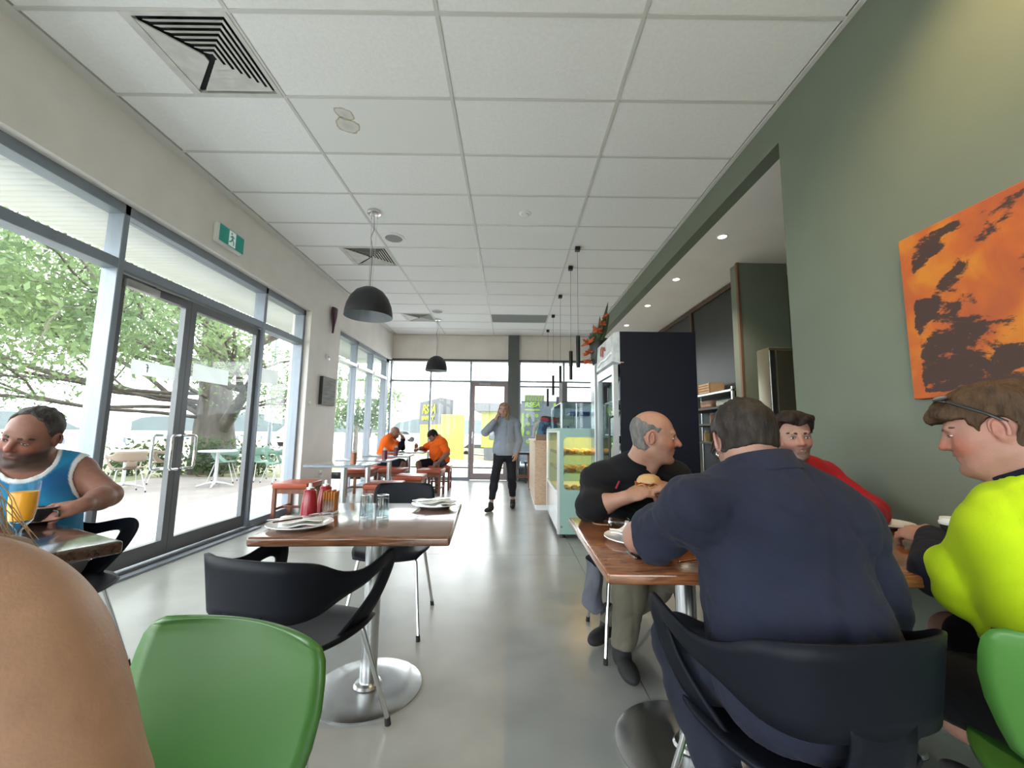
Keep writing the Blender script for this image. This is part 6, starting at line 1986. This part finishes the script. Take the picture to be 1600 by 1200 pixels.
# ---- 3. bald man in black eating a burger
def man_bald():
    t = person('balding grey haired man in a black jumper biting a burger', (.68, 2.3, 0))
    J = dict(pelvis=(.70, 2.40, .52), neck=(.615, 2.09, .965), fwd=(0, -1, 0), shR=(.445, 2.13, .90), shL=(.83, 2.14, .92),
             elR=(.385, 1.985, .80), wrR=(.525, 1.880, .868), elL=(.90, 1.98, .80), wrL=(.735, 1.875, .895),
             hipL=(.80, 2.38, .52), knL=(.80, 2.03, .53), anL=(.56, 2.43, .09), hipR=(.60, 2.38, .52), knR=(.585, 2.03, .53), anR=(.565, 2.16, .09))
    H = Head((.685, 1.985, 1.135), (.94, -.30, -.10), (.16, -.10, 1), 1.03)
    S = Sd(); H.prims(S, .95, nose=1.05)
    S.cone(H.w(0, -.035, -.045), V3(J['neck'])-V3(0, 0, .02), .052, .066, .03)
    S.cone(H.w(0, .03, -.08), V3(J['neck'])+V3(.05, -.05, -.02), .022, .035, .04)
    torso(S, J, .95)
    for s in 'LR':
        arm(S, J, s, 1.0, upto=2)
    hand(S, J['wrR'], (.86, -.25, .36), (.35, .35, -.5), 'R', .62, thumb=.9, sc=1.02); hand(S, J['wrL'], (-.80, -.15, .25), (-.2, .4, -.6), 'L', .6, thumb=.9, sc=1.02)
    sd_object('body', S, .0048, SKIN, t, None, H.skin((.53, .285, .205), red=.6, lip=(.40, .17, .14), stubble=(.40, .25, .20), stub_a=.3))
    H.eyes(t, .45, (.26, .18, .14), bw=.003); H.ear_rims(t, (.53, .25, .19))
    H.hair('hair', t, HAIRD('short_grey_hair', (.27, .26, .25), (.13, .125, .12)), lambda x, y, z: np.maximum.reduce([
        -.066-.12*y-z, z-.066+.30*(y+.03), y-.022-.22*z, -(np.hypot(y+.010, z+.004)-.033)+(np.abs(x) < .058)*-.06]), .0035, .0042, .0014, 150, edge=.004)
    BLK = CLOTH('black_fleece', (.012, .012, .015), var=.15)
    fo = folds(.011, 21, 22)
    S = Sd(); torso(S, J, 1.02, .022)
    for s in 'LR':
        sh, el, wr = V3(J['sh'+s]), V3(J['el'+s]), V3(J['wr'+s])
        S.cone(sh, el, .075, .066, .04)
        S.cone(el, el+(wr-el)*.18, .068, .060, .03)
    c1 = plane(V3(J['elR'])+(V3(J['wrR'])-V3(J['elR']))*.16, V3(J['wrR'])-V3(J['elR']))
    NK = lambda P: np.linalg.norm((P-V3(.640, 2.055, 1.00))*V3(1, 1, .7), axis=-1)-.060
    NK2 = lambda P: np.linalg.norm((P-V3(.675, 1.985, .955))*V3(1, .8, .6), axis=-1)-.004
    def post(P, d):
        d = d+fo(P)
        near = np.linalg.norm(P-V3(J['elR']), axis=-1) < .15
        return np.maximum(np.maximum(np.maximum(d, -NK(P)), -NK2(P)), .47-P[..., 2])
    sd_object('jumper', S, .007, BLK, t, post)
    collar(t, 'collar', (.628, 2.070, .988), (.30, -.42, 1), .072, .085, BLK, 1.16)
    base = root_loc(t)
    MB().rbox(-.012, .012, -.002, .002, -.03, .03, .002, 1, Matrix.Translation((.668-base[0], 1.985-base[1], .925)) @ Matrix.Rotation(.3, 4, 'Y')).build('red_undershirt', mat('crimson_knit', (.35, .015, .04), .8), t)
    MB().rbox(-.005, .005, -.004, .004, -.022, .02, .003, 1, Matrix.Translation((.515-base[0], 2.012-base[1], .905)) @ Matrix.Rotation(.45, 4, 'Y')).build('red_zip_tag', mat('crimson_knit', (.35, .015, .04), .8), t)
    KH = CLOTH('khaki_cotton', (.20, .185, .14), var=.12)
    S = Sd()
    for s in 'LR': leg(S, J, s, .95, .020)
    S.ell((.70, 2.38, .54), (.18, .16, .10), None, .05)
    f3 = folds(.007, 7, 30)
    sd_object('trousers', S, .008, KH, t, lambda P, d: np.maximum(d+f3(P), .11-P[..., 2]))
    BT = mat('black_suede_boot', (.018, .017, .018), .8)
    shoe('shoe', t, (.565, 2.18, .005), (.57, 2.02, .005), BT, high=.05)
    shoe('shoe', t, (.56, 2.45, .03), (.48, 2.36, .02), BT, high=.05)
    return t
man_bald()
b = thing('burger', 'bacon burger in the balding man\'s hands', 'burger', (.630, 1.905, .922))
BUN = mat('toasted_bun', (.62, .33, .11), .6, col2=(.70, .48, .24), vscale=18, bump=.3)
MB().lathe([(.001, -.022), (.05, -.02), (.055, -.008), (.054, -.004), (.001, -.004)], 24).build('bottom_bun', BUN, b, 60)
MB().lathe([(.055, .008), (.054, .018), (.044, .034), (.025, .044), (.001, .047)], 24).build('top_bun', BUN, b, 60)
def bac(u, v):
    a = u*2*PI
    r = .035+.028*v
    return (r*math.cos(a), r*math.sin(a), .004+.008*math.sin(7*a)*v)
o = MB().grid(bac, 40, 3).build('bacon', mat('bacon_red', (.40, .07, .03), .4, var=.4, vscale=30), b, 60); solidify(o, .004)
o = MB().grid(lambda u, v: (bac(u, v)[0]*.98, bac(u, v)[1]*.98, -.002+.006*math.sin(5*u*6.28+1)*v), 40, 3).build('cheese', mat('melted_cheese', (.75, .42, .06), .4), b, 60); solidify(o, .004)

# ---- 4. young man in the red jacket
def man_young():
    t = person('young dark haired man in a red jacket smiling behind the navy shirt', (1.43, 2.35, 0))
    J = dict(pelvis=(1.45, 2.42, .52), neck=(1.425, 2.15, .99), fwd=(0, -1, 0), shR=(1.23, 2.18, .93), shL=(1.62, 2.18, .93),
             elR=(1.14, 2.00, .80), wrR=(1.30, 1.84, .80), elL=(1.72, 2.0, .80), wrL=(1.56, 1.84, .80),
             hipL=(1.55, 2.38, .52), knL=(1.56, 2.02, .52), anL=(1.56, 2.1, .09), hipR=(1.35, 2.38, .52), knR=(1.34, 2.02, .52), anR=(1.33, 2.1, .09))
    H = Head((1.400, 2.055, 1.145), (-.22, -.96, -.10), (-.06, -.08, 1), .98)
    S = Sd(); H.prims(S, .98)
    S.cone(H.w(0, -.03, -.05), V3(J['neck'])-V3(0, 0, .02), .054, .066, .03)
    torso(S, J, .95)
    for s in 'LR':
        arm(S, J, s, 1.0, upto=2)
    hand(S, J['wrR'], (.6, -.7, 0), (0, 0, -1), 'R', .5); hand(S, J['wrL'], (-.6, -.7, 0), (0, 0, -1), 'L', .5)
    sd_object('body', S, .0046, SKIN, t, None, H.skin((.56, .32, .25), red=.4, lip=(.42, .17, .15), stubble=(.13, .085, .065), stub_a=.62))
    H.eyes(t, .1, (.022, .014, .011), bw=.0045); H.ear_rims(t, (.56, .30, .24))
    base = root_loc(t)
    MB().tube([tuple(H.w(dx, .0925-abs(dx)*.45, -.0585+dx*dx*12)-base) for dx in (-.018, -.009, 0, .009, .018)], [.001, .0025, .003, .0025, .001], 6).build('teeth', mat('teeth', (.72, .68, .62), .3), t)
    def ext(S_, h):
        S_.ell(h.w(.03, .055, .098), V3(.036, .05, .030), h.R, .02)
        S_.ell(h.w(-.035, .05, .096), V3(.036, .05, .026), h.R, .02)
        for sx in (-1, 1):
            S_.ell(h.w(sx*.066, .045, .066), V3(.020, .04, .032), h.R, .02)
    H.hair('hair', t, HAIRD('near_black_hair', (.018, .012, .010), (.045, .03, .024)), lambda x, y, z: np.maximum.reduce([
        -.065-z, np.where(z < .058+.35*np.abs(x), y-.015-(z)*.45, y-.2), -(np.hypot(y+.010, z+.004)-.032)+(np.abs(x) < .058)*-.06]), .014, .0048, .005, 70, ext)
    RED = CLOTH('red_jacket_cloth', (.42, .014, .022), var=.08)
    fo = folds(.006, 31, 22)
    S = Sd(); torso(S, J, 1.02, .024)
    for s in 'LR':
        sh, el, wr = V3(J['sh'+s]), V3(J['el'+s]), V3(J['wr'+s])
        S.cone(sh, el, .074, .064, .04); S.cone(el, el+(wr-el)*.9, .062, .044, .03)
    NK = lambda P: np.linalg.norm((P-V3(1.415, 2.11, 1.03))*V3(1, 1, .75), axis=-1)-.062
    sd_object('jacket', S, .009, RED, t, lambda P, d: np.maximum(np.maximum(d+fo(P), -NK(P)), .47-P[..., 2]))
    collar(t, 'collar', (1.420, 2.128, .995), (-.05, -.40, 1), .074, .07, mat('black_collar_knit', (.012, .012, .014), .8), 1.14)
    MB().tube([(.26-.04, -.20, .985), (.20-.04, -.235, .96), (.135, -.27, .955), (.10, -.30, .93)], .004, 6).build('white_piping', WHITEP, t, 60)
    S = Sd()
    for s in 'LR': leg(S, J, s, .95, .016)
    S.ell((1.45, 2.38, .54), (.18, .16, .10), None, .05)
    sd_object('trousers', S, .009, CLOTH('dark_denim', (.022, .026, .042)), t)
    for x in (1.56, 1.33):
        shoe('shoe', t, (x, 2.1, .005), (x, 1.9, .005), mat('black_suede_boot', (.018, .017, .018), .8))
    return t
man_young()

# ---- 5. man in the blue singlet
def man_singlet():
    t = person('bearded man in a blue singlet with white trim by the window', (-2.25, 2.15, 0))
    J = dict(pelvis=(-2.15, 1.90, .52), neck=(-2.335, 2.015, .975), fwd=(.7, -.7, 0), shL=(-2.205, 2.125, .925), shR=(-2.455, 1.855, .935),
             elL=(-1.985, 2.075, .815), wrL=(-1.915, 1.885, .800), elR=(-2.42, 1.62, .80), wrR=(-2.18, 1.56, .80),
             hipL=(-2.10, 1.98, .52), knL=(-1.88, 1.64, .53), anL=(-2.10, 1.95, .22), hipR=(-2.14, 1.80, .52), knR=(-2.06, 1.50, .53), anR=(-2.0, 1.55, .09))
    H = Head((-2.25, 1.94, 1.105), (.24, -.90, -.34), (.38, -.20, 1), 1.10)
    S = Sd(); H.prims(S, 1.12)
    S.cone(H.w(0, -.03, -.045), V3(J['neck'])-V3(0, 0, .02), .066, .078, .03)
    torso(S, J, 1.12, 0, .03)
    for s in 'LR':
        arm(S, J, s, 1.18, upto=2); leg(S, J, s, 1.0)
    hand(S, J['wrL'], (-.30, -.85, -.22), (-.4, -.1, -.8), 'L', .65, thumb=.5, sc=1.1); hand(S, J['wrR'], (.9, -.2, 0), (0, 0, -1), 'R', .5)
    sd_object('body', S, .0052, SKIN, t, None, H.skin((.40, .185, .13), red=.6, lip=(.24, .10, .085), stubble=(.07, .05, .042), stub_a=.85))
    H.eyes(t, .35, (.06, .042, .034), bw=.005); H.ear_rims(t, (.40, .18, .13))
    H.hair('hair', t, HAIRD('cropped_dark_hair', (.045, .036, .032), (.10, .085, .075)), lambda x, y, z: np.maximum.reduce([
        -.06-z, np.where(z < .078, y-.012-.30*z, y-.035), -(np.hypot(y+.010, z+.004)-.033)+(np.abs(x) < .058)*-.06]), .007, .005, .0025, 120)
    base = root_loc(t)
    sl, sr = V3(J['shL']), V3(J['shR'])
    S = Sd(); torso(S, J, 1.12, .010, .03)
    fo = folds(.006, 41, 24, (1, 1, .4))
    ax_ = nrm_(sl-sr); fx_ = V3(ax_[1], -ax_[0], 0)
    def el3(P, c, a, b, d_):
        q = P-V3(c); return np.sqrt((q @ ax_/a)**2+(q @ fx_/b)**2+(q[..., 2]/d_)**2)
    hL = lambda P: (el3(P, sl+ax_*.03+V3(0, 0, -.05), .072, .16, .125)-1)*.07
    hR = lambda P: (el3(P, sr-ax_*.03+V3(0, 0, -.05), .072, .16, .125)-1)*.07
    nk = lambda P: (el3(P, V3(J['neck'])+fx_*.05+V3(0, 0, .02), .092, .17, .145)-1)*.09
    def post(P, d):
        d = d+fo(P)
        return np.maximum.reduce([d, -hL(P), -hR(P), -nk(P), .47-P[..., 2]])
    def colr(P):
        m = np.minimum.reduce([hL(P), hR(P), nk(P)])
        w = np.clip((.016-m)/.003, 0, 1)[:, None]
        st = (np.sin(P[:, 0]*60+P[:, 2]*45+2*np.sin(P[:, 2]*17)) > .25)[:, None]*np.clip((np.sin(P[:, 2]*23+P[:, 0]*9)), 0, 1)[:, None]
        blue = V3(.010, .20, .40)*(1-st)+V3(.006, .10, .28)*st
        return blue*(1-w)+V3(.68, .70, .72)*w
    sd_object('singlet', S, .006, mat('singlet_jersey', (.5, .5, .5), .8, attr=True, bump=.15, bscale=400), t, post, colr)
    S = Sd()
    for s in 'LR':
        leg(S, J, s, 1.0, .018, 1)
    S.ell((-2.15, 1.90, .54), (.17, .18, .11), None, .05)
    sd_object('shorts', S, .008, CLOTH('grey_shorts_cotton', (.12, .12, .13)), t)
    SN = mat('grey_sneaker', (.20, .20, .21), .7, col2=(.06, .06, .065), vscale=25, thr=(.45, .5))
    shoe('shoe', t, (-2.10, 2.02, .13), (-1.98, 2.16, .10), SN); shoe('shoe', t, (-2.0, 1.55, .005), (-1.85, 1.45, .005), SN)
    return t
man_singlet()

# ---- 6. woman in the left foreground, bare shoulder
def woman_near():
    t = person('blonde woman in the left foreground with bare reddish shoulder and red strap', (-.66, .28, 0))
    J = dict(pelvis=(-.70, .16, .52), neck=(-.66, .30, 1.06), fwd=(-.5, .86, 0), shL=(-.83, .38, .99), shR=(-.495, .33, .965),
             elR=(-.44, .34, .66), wrR=(-.66, .38, .60), elL=(-.95, .42, .72), wrL=(-.85, .50, .60),
             hipL=(-.80, .20, .52), knL=(-1.10, .46, .52), anL=(-1.10, .48, .09), hipR=(-.62, .16, .52), knR=(-.96, .44, .52), anR=(-.96, .46, .09))
    H = Head((-.80, .36, 1.22), (-.6, .80, -.1), (0, 0, 1), .98)
    S = Sd(); H.prims(S, .9, fem=True)
    S.cone(H.w(0, -.03, -.05), V3(J['neck']), .048, .056, .03)
    torso(S, J, .95, .0)
    S.ell((-.475, .35, .900), (.146, .105, .160), None, .05)
    S.ell((-.432, .34, .745), (.186, .10, .20), None, .06)
    S.cone((-.56, .32, .99), (-.66, .31, 1.03), .07, .06, .06)
    arm(S, J, 'L', .9, upto=2)
    S.cone(J['elR'], J['wrR'], .05, .032, .03)
    hand(S, J['wrR'], (-.8, .5, 0), (0, 0, -1), 'R', .5, .92); hand(S, J['wrL'], (0, 1, 0), (0, 0, -1), 'L', .5, .92)
    def colr(P):  # skin colour: redder towards the upper left, more orange towards the lower right
        base = np.tile(V3(.56, .33, .225), (len(P), 1))
        r = np.clip((-.42-P[:, 0])/.10, 0, 1)*np.clip((P[:, 2]-.86)/.10, 0, 1)
        o = np.clip((.84-P[:, 2])/.10, 0, 1)*np.clip((P[:, 0]+.42)/.08, 0, 1)
        c = base*(1-.7*r[:, None])+V3(.53, .22, .165)*.7*r[:, None]
        return c*(1-.5*o[:, None])+V3(.58, .24, .10)*.5*o[:, None]
    # skin crease between arm and back
    cr = lambda P: .014*np.exp(-((P[..., 0]+.415-.55*(P[..., 2]-.86))/.012)**2)*np.clip((.90-P[..., 2])/.04, 0, 1)+.003*np.sin(95*(P[..., 0]-.5*P[..., 2]))*np.clip((.88-P[..., 2])/.06, 0, 1)*np.clip((P[..., 0]+.40)/.05, 0, 1)
    sd_object('body', S, .007, SKIN, t, lambda P, d: d+cr(P), colr, smooth=1)
    base = root_loc(t)
    STR = Sd()
    strap = [(-.470, .27, .99), (-.465, .31, 1.037), (-.462, .355, 1.056), (-.462, .40, 1.037), (-.470, .44, .975)]
    MB().tube([tuple(V3(p)-base) for p in strap], [.010]*5, 8).build('bra_strap', mat('beige_strap', (.42, .34, .28), .8), t, 60)
    MB().tube([tuple(V3(p)+V3(-.022, 0, .006)-base) for p in strap], [.010]*5, 8).build('red_strap', mat('red_strap', (.62, .05, .05), .7), t, 60)
    S = Sd(); torso(S, J, .95, .010)
    sd_object('top', S, .009, CLOTH('coral_cotton', (.45, .06, .06)), t, lambda P, d: np.maximum.reduce([d, P[..., 2]-.86+.5*(P[..., 0]+.70), .47-P[..., 2]]))
    S = Sd()
    for s in 'LR': leg(S, J, s, .95, .012)
    S.ell((-.71, .18, .54), (.17, .15, .10), None, .05)
    sd_object('trousers', S, .011, CLOTH('dark_denim', (.022, .026, .042)), t)
    for p, q in (((-1.10, .48, .005), (-1.2, .65, .005)), ((-.96, .46, .005), (-1.06, .63, .005))):
        shoe('shoe', t, p, q, mat('black_suede_boot', (.018, .017, .018), .8))
    HB = mat('blonde_hair', (.66, .46, .24), .6, col2=(.40, .25, .12), vscale=30, stretch=(1, 1, .2), bump=.1, bscale=60, spec=.2)
    def ext(S_, h):
        S_.cone(h.w(0, -.05, 0), h.w(.02, -.07, -.20), .085, .055, .05)
        S_.cone(h.w(.06, -.01, -.03), h.w(.11, -.02, -.17), .05, .035, .04)
        S_.cone(h.w(.08, -.02, -.06), (-.545, .375, 1.085), .045, .03, .04); S_.cone((-.545, .375, 1.085), (-.50, .39, 1.05), .03, .014, .03)
    H.hair('hair', t, HB, lambda x, y, z: np.maximum(np.where(z < .07, y-.04, y-.2), -.30-z), .018, .007, .005, 60, ext)
    rn = random.Random(8)
    st = MB()
    for k in range(110):
        p0 = V3(-.60+rn.uniform(-.03, .03), .395+rn.uniform(-.02, .02), 1.105+rn.uniform(-.025, .02))-base
        end = V3(-.462+rn.uniform(-.035, .022), .395+rn.uniform(-.02, .02), 1.035+rn.uniform(-.02, .03))-base
        sag = rn.uniform(.0, .03); sw = rn.uniform(-.01, .02)
        pts = []
        for i in range(9):
            u = i/8
            p = p0+(end-p0)*u
            p = p+V3(sw*math.sin(u*3.1)-.03*max(0, u-.75), .008*math.sin(u*5), sag*math.sin(u*3.1)-.05*max(0, u-.7)**1.2)
            pts.append(tuple(p))
        st.tube(pts, [.0007*(1-.07*i) for i in range(9)], 4)
    st.build('loose_strands', HB, t, 60)['kind'] = 'stuff'
    return t
woman_near()

# ---- 7. standing woman in grey sweatshirt
def woman_walking():
    t = person('young woman with long fair hair in a grey sweatshirt walking through the room', (-.10, 6.25, 0))
    J = dict(pelvis=(-.09, 6.27, .84), neck=(-.095, 6.24, 1.335), fwd=(-.1, -1, 0), shR=(-.245, 6.24, 1.265), shL=(.065, 6.25, 1.265),
             elR=(-.385, 6.12, 1.145), wrR=(-.235, 6.075, 1.32), elL=(.115, 6.26, 1.01), wrL=(.075, 6.14, .835),
             hipL=(-.01, 6.28, .84), knL=(.015, 6.30, .47), anL=(.035, 6.47, .10), hipR=(-.17, 6.27, .84), knR=(-.235, 6.16, .47), anR=(-.285, 6.12, .085))
    H = Head((-.115, 6.205, 1.478), (-.18, -.97, -.12), (.04, 0, 1), .93)
    S = Sd(); H.prims(S, .9, fem=True)
    S.cone(H.w(0, -.03, -.05), V3(J['neck']), .042, .050, .03)
    torso(S, J, .82)
    for s in 'LR':
        arm(S, J, s, .8, upto=2); leg(S, J, s, .80)
    hand(S, J['wrR'], (.3, -.25, .9), (.8, .3, 0), 'R', .6, .85); hand(S, J['wrL'], (-.15, -.2, -.95), (-.6, .6, 0), 'L', .45, .85)
    sd_object('body', S, .008, SKIN, t, None, H.skin((.58, .35, .28), red=.4, lip=(.45, .18, .17)))
    H.eyes(t, .1, (.16, .10, .06), bw=.0035)
    def ext(S_, h):
        for sx in (-1, 1):
            S_.cone(h.w(sx*.070, .005, .0), h.w(sx*.078, .055, -.15), .026, .026, .02)
            S_.cone(h.w(sx*.078, .055, -.15), h.w(sx*.070, .105, -.27), .026, .012, .02)
        S_.cone(h.w(0, -.05, -.02), h.w(0, -.06, -.20), .075, .07, .04)
    H.hair('hair', t, HAIRD('fair_hair', (.46, .33, .21), (.26, .17, .105)), lambda x, y, z: np.maximum(np.where((z < .075) & (z > -.11) & (np.abs(x) < .062), y-.03, y-.2), -.33-z), .014, .008, .004, 60, ext)
    GR = CLOTH('blue_grey_sweatshirt', (.34, .39, .47), var=.08)
    fo = folds(.008, 51, 26)
    S = Sd(); torso(S, J, .80, .030)
    S.ell((-.085, 6.26, .90), (.185, .135, .20), None, .06)
    for s in 'LR':
        sh, el, wr = V3(J['sh'+s]), V3(J['el'+s]), V3(J['wr'+s])
        S.cone(sh, el, .058, .056, .025); S.cone(el, el+(wr-el)*.86, .056, .046, .02)
    NK = lambda P: np.linalg.norm((P-V3(-.10, 6.20, 1.385))*V3(1, 1, .75), axis=-1)-.066
    sd_object('sweatshirt', S, .009, GR, t, lambda P, d: np.maximum(np.maximum(d+fo(P), -NK(P)), .80-P[..., 2]))
    collar(t, 'collar', (-.098, 6.215, 1.335), (0, -.35, 1), .060, .04, mat('navy_collar', (.02, .022, .03), .8), 1.2)
    S = Sd()
    for s in 'LR': leg(S, J, s, .87, .010)
    S.ell((-.09, 6.27, .85), (.165, .13, .13), None, .05)
    f2 = folds(.004, 3, 40)
    sd_object('leggings', S, .009, CLOTH('charcoal_leggings', (.022, .024, .030)), t, lambda P, d: np.maximum(d+f2(P), .17-P[..., 2]))
    BT = mat('black_suede_boot', (.018, .017, .018), .8)
    shoe('shoe', t, (-.285, 6.12, .005), (-.36, 5.95, .005), BT, sc=.9, high=.02); shoe('shoe', t, (.035, 6.46, .012), (.03, 6.3, .005), BT, sc=.9, high=.02)
    return t
woman_walking()

# ---- 8, 9. two men in orange at the far table
def man_orange(label, J, Hd, bald, base, skin):
    t = person(label, base, 'men in orange shirts')
    H = Hd
    S = Sd(); H.prims(S, 1.05)
    S.cone(H.w(0, -.03, -.05), V3(J['neck'])-V3(0, 0, .02), .058, .07, .03)
    torso(S, J, 1.0)
    for s in 'LR':
        arm(S, J, s, 1.0, upto=2); leg(S, J, s, 1.0)
    for s in 'LR': hand(S, J['wr'+s], J['hd'+s], J['hn'+s], s, .7)
    sd_object('body', S, .010, SKIN, t, None, H.skin(skin, red=.4, stubble=(.12, .08, .06), stub_a=.5))
    if not bald:
        H.hair('hair', t, HAIRD('near_black_hair', (.018, .012, .010), (.045, .03, .024)), lambda x, y, z: np.maximum(-.06-z, np.where(z < .06, y-.03, y-.2)), .012, .009, .003, 80)
    OR = CLOTH('fluorescent_orange_cotton', (.80, .13, .015), var=.06)
    fo = folds(.010, int(abs(base[0])*100), 22)
    S = Sd(); torso(S, J, 1.12, .022, .03)
    for s in 'LR':
        sh, el = V3(J['sh'+s]), V3(J['el'+s])
        S.cone(sh, sh+(el-sh)*.75, .078, .074, .04)
    sd_object('shirt', S, .010, OR, t, lambda P, d: np.maximum(d+fo(P), .53-P[..., 2]))
    if bald:
        NV = CLOTH('navy_fleece', (.012, .014, .026))
        S = Sd(); torso(S, J, 1.10, .020)
        sd_object('shirt_lower_half', S, .012, NV, t, lambda P, d: np.maximum(np.maximum(d, P[..., 2]-.64), .50-P[..., 2]))
        S = Sd(); el, wr = V3(J['elL']), V3(J['wrL']); S.cone(el, el+(wr-el)*.9, .055, .04)
        el, wr = V3(J['elR']), V3(J['wrR']); S.cone(el, el+(wr-el)*.9, .055, .04)
        sd_object('long_cuffs', S, .010, NV, t)
    S = Sd()
    for s in 'LR':
        h, k = V3(J['hip'+s]), V3(J['kn'+s])
        S.cone(h, h+(k-h)*.85, .10, .085, .04)
    S.ell(V3(J['pelvis'])+V3(0, 0, .02), (.17, .17, .10), None, .05)
    sd_object('shorts', S, .010, CLOTH('navy_shorts_cotton', (.02, .022, .035)), t)
    for s in 'LR':
        an = V3(J['an'+s]); k = V3(J['kn'+s])
        shoe('shoe', t, (an[0], an[1], .005), (an[0]+J['foot'][0], an[1]+J['foot'][1], .005), mat('tan_work_boot', (.16, .09, .05), .7), high=.05)
    return t
man_orange('bald man in an orange shirt hunched at the far window table', dict(pelvis=(-2.53, 8.22, .54), neck=(-2.43, 8.24, .985), fwd=(.9, -.2, 0), shL=(-2.44, 8.42, .93), shR=(-2.42, 8.08, .92),
    elL=(-2.20, 8.40, .80), wrL=(-2.17, 8.24, 1.00), elR=(-2.22, 8.10, .80), wrR=(-2.12, 8.18, .98), hipL=(-2.5, 8.32, .53), hipR=(-2.5, 8.12, .53), knL=(-2.15, 8.42, .50), knR=(-2.12, 8.08, .50), anL=(-2.16, 8.42, .09), anR=(-2.22, 8.0, .09),
    hdL=(-.3, -.2, .9), hnL=(-.8, 0, -.2), hdR=(-.4, .2, .9), hnR=(-.8, .2, -.2), foot=(.15, -.1)), Head((-2.335, 8.27, 1.095), (.75, -.25, -.55), (.3, 0, 1), 1.05), True, (-2.5, 8.2, 0), (.42, .23, .17))
man_orange('dark haired man in an orange t-shirt bent over his phone at the far table', dict(pelvis=(-1.41, 8.42, .54), neck=(-1.50, 8.33, .985), fwd=(-.85, -.4, 0), shL=(-1.36, 8.16, .92), shR=(-1.55, 8.52, .92),
    elL=(-1.23, 8.05, .72), wrL=(-1.36, 7.90, .58), elR=(-1.78, 8.42, .80), wrR=(-1.86, 8.25, .79), hipL=(-1.38, 8.32, .53), hipR=(-1.48, 8.50, .53), knL=(-1.42, 7.94, .51), knR=(-1.80, 8.12, .51), anL=(-1.40, 7.96, .09), anR=(-1.72, 8.10, .09),
    hdL=(-.3, -.3, -.8), hnL=(-.7, .2, 0), hdR=(-.2, -.9, 0), hnR=(0, 0, -1), foot=(-.05, -.2)), Head((-1.56, 8.26, 1.045), (-.55, -.45, -.75), (-.5, -.2, .8), 1.05), False, (-1.42, 8.38, 0), (.38, .20, .15))
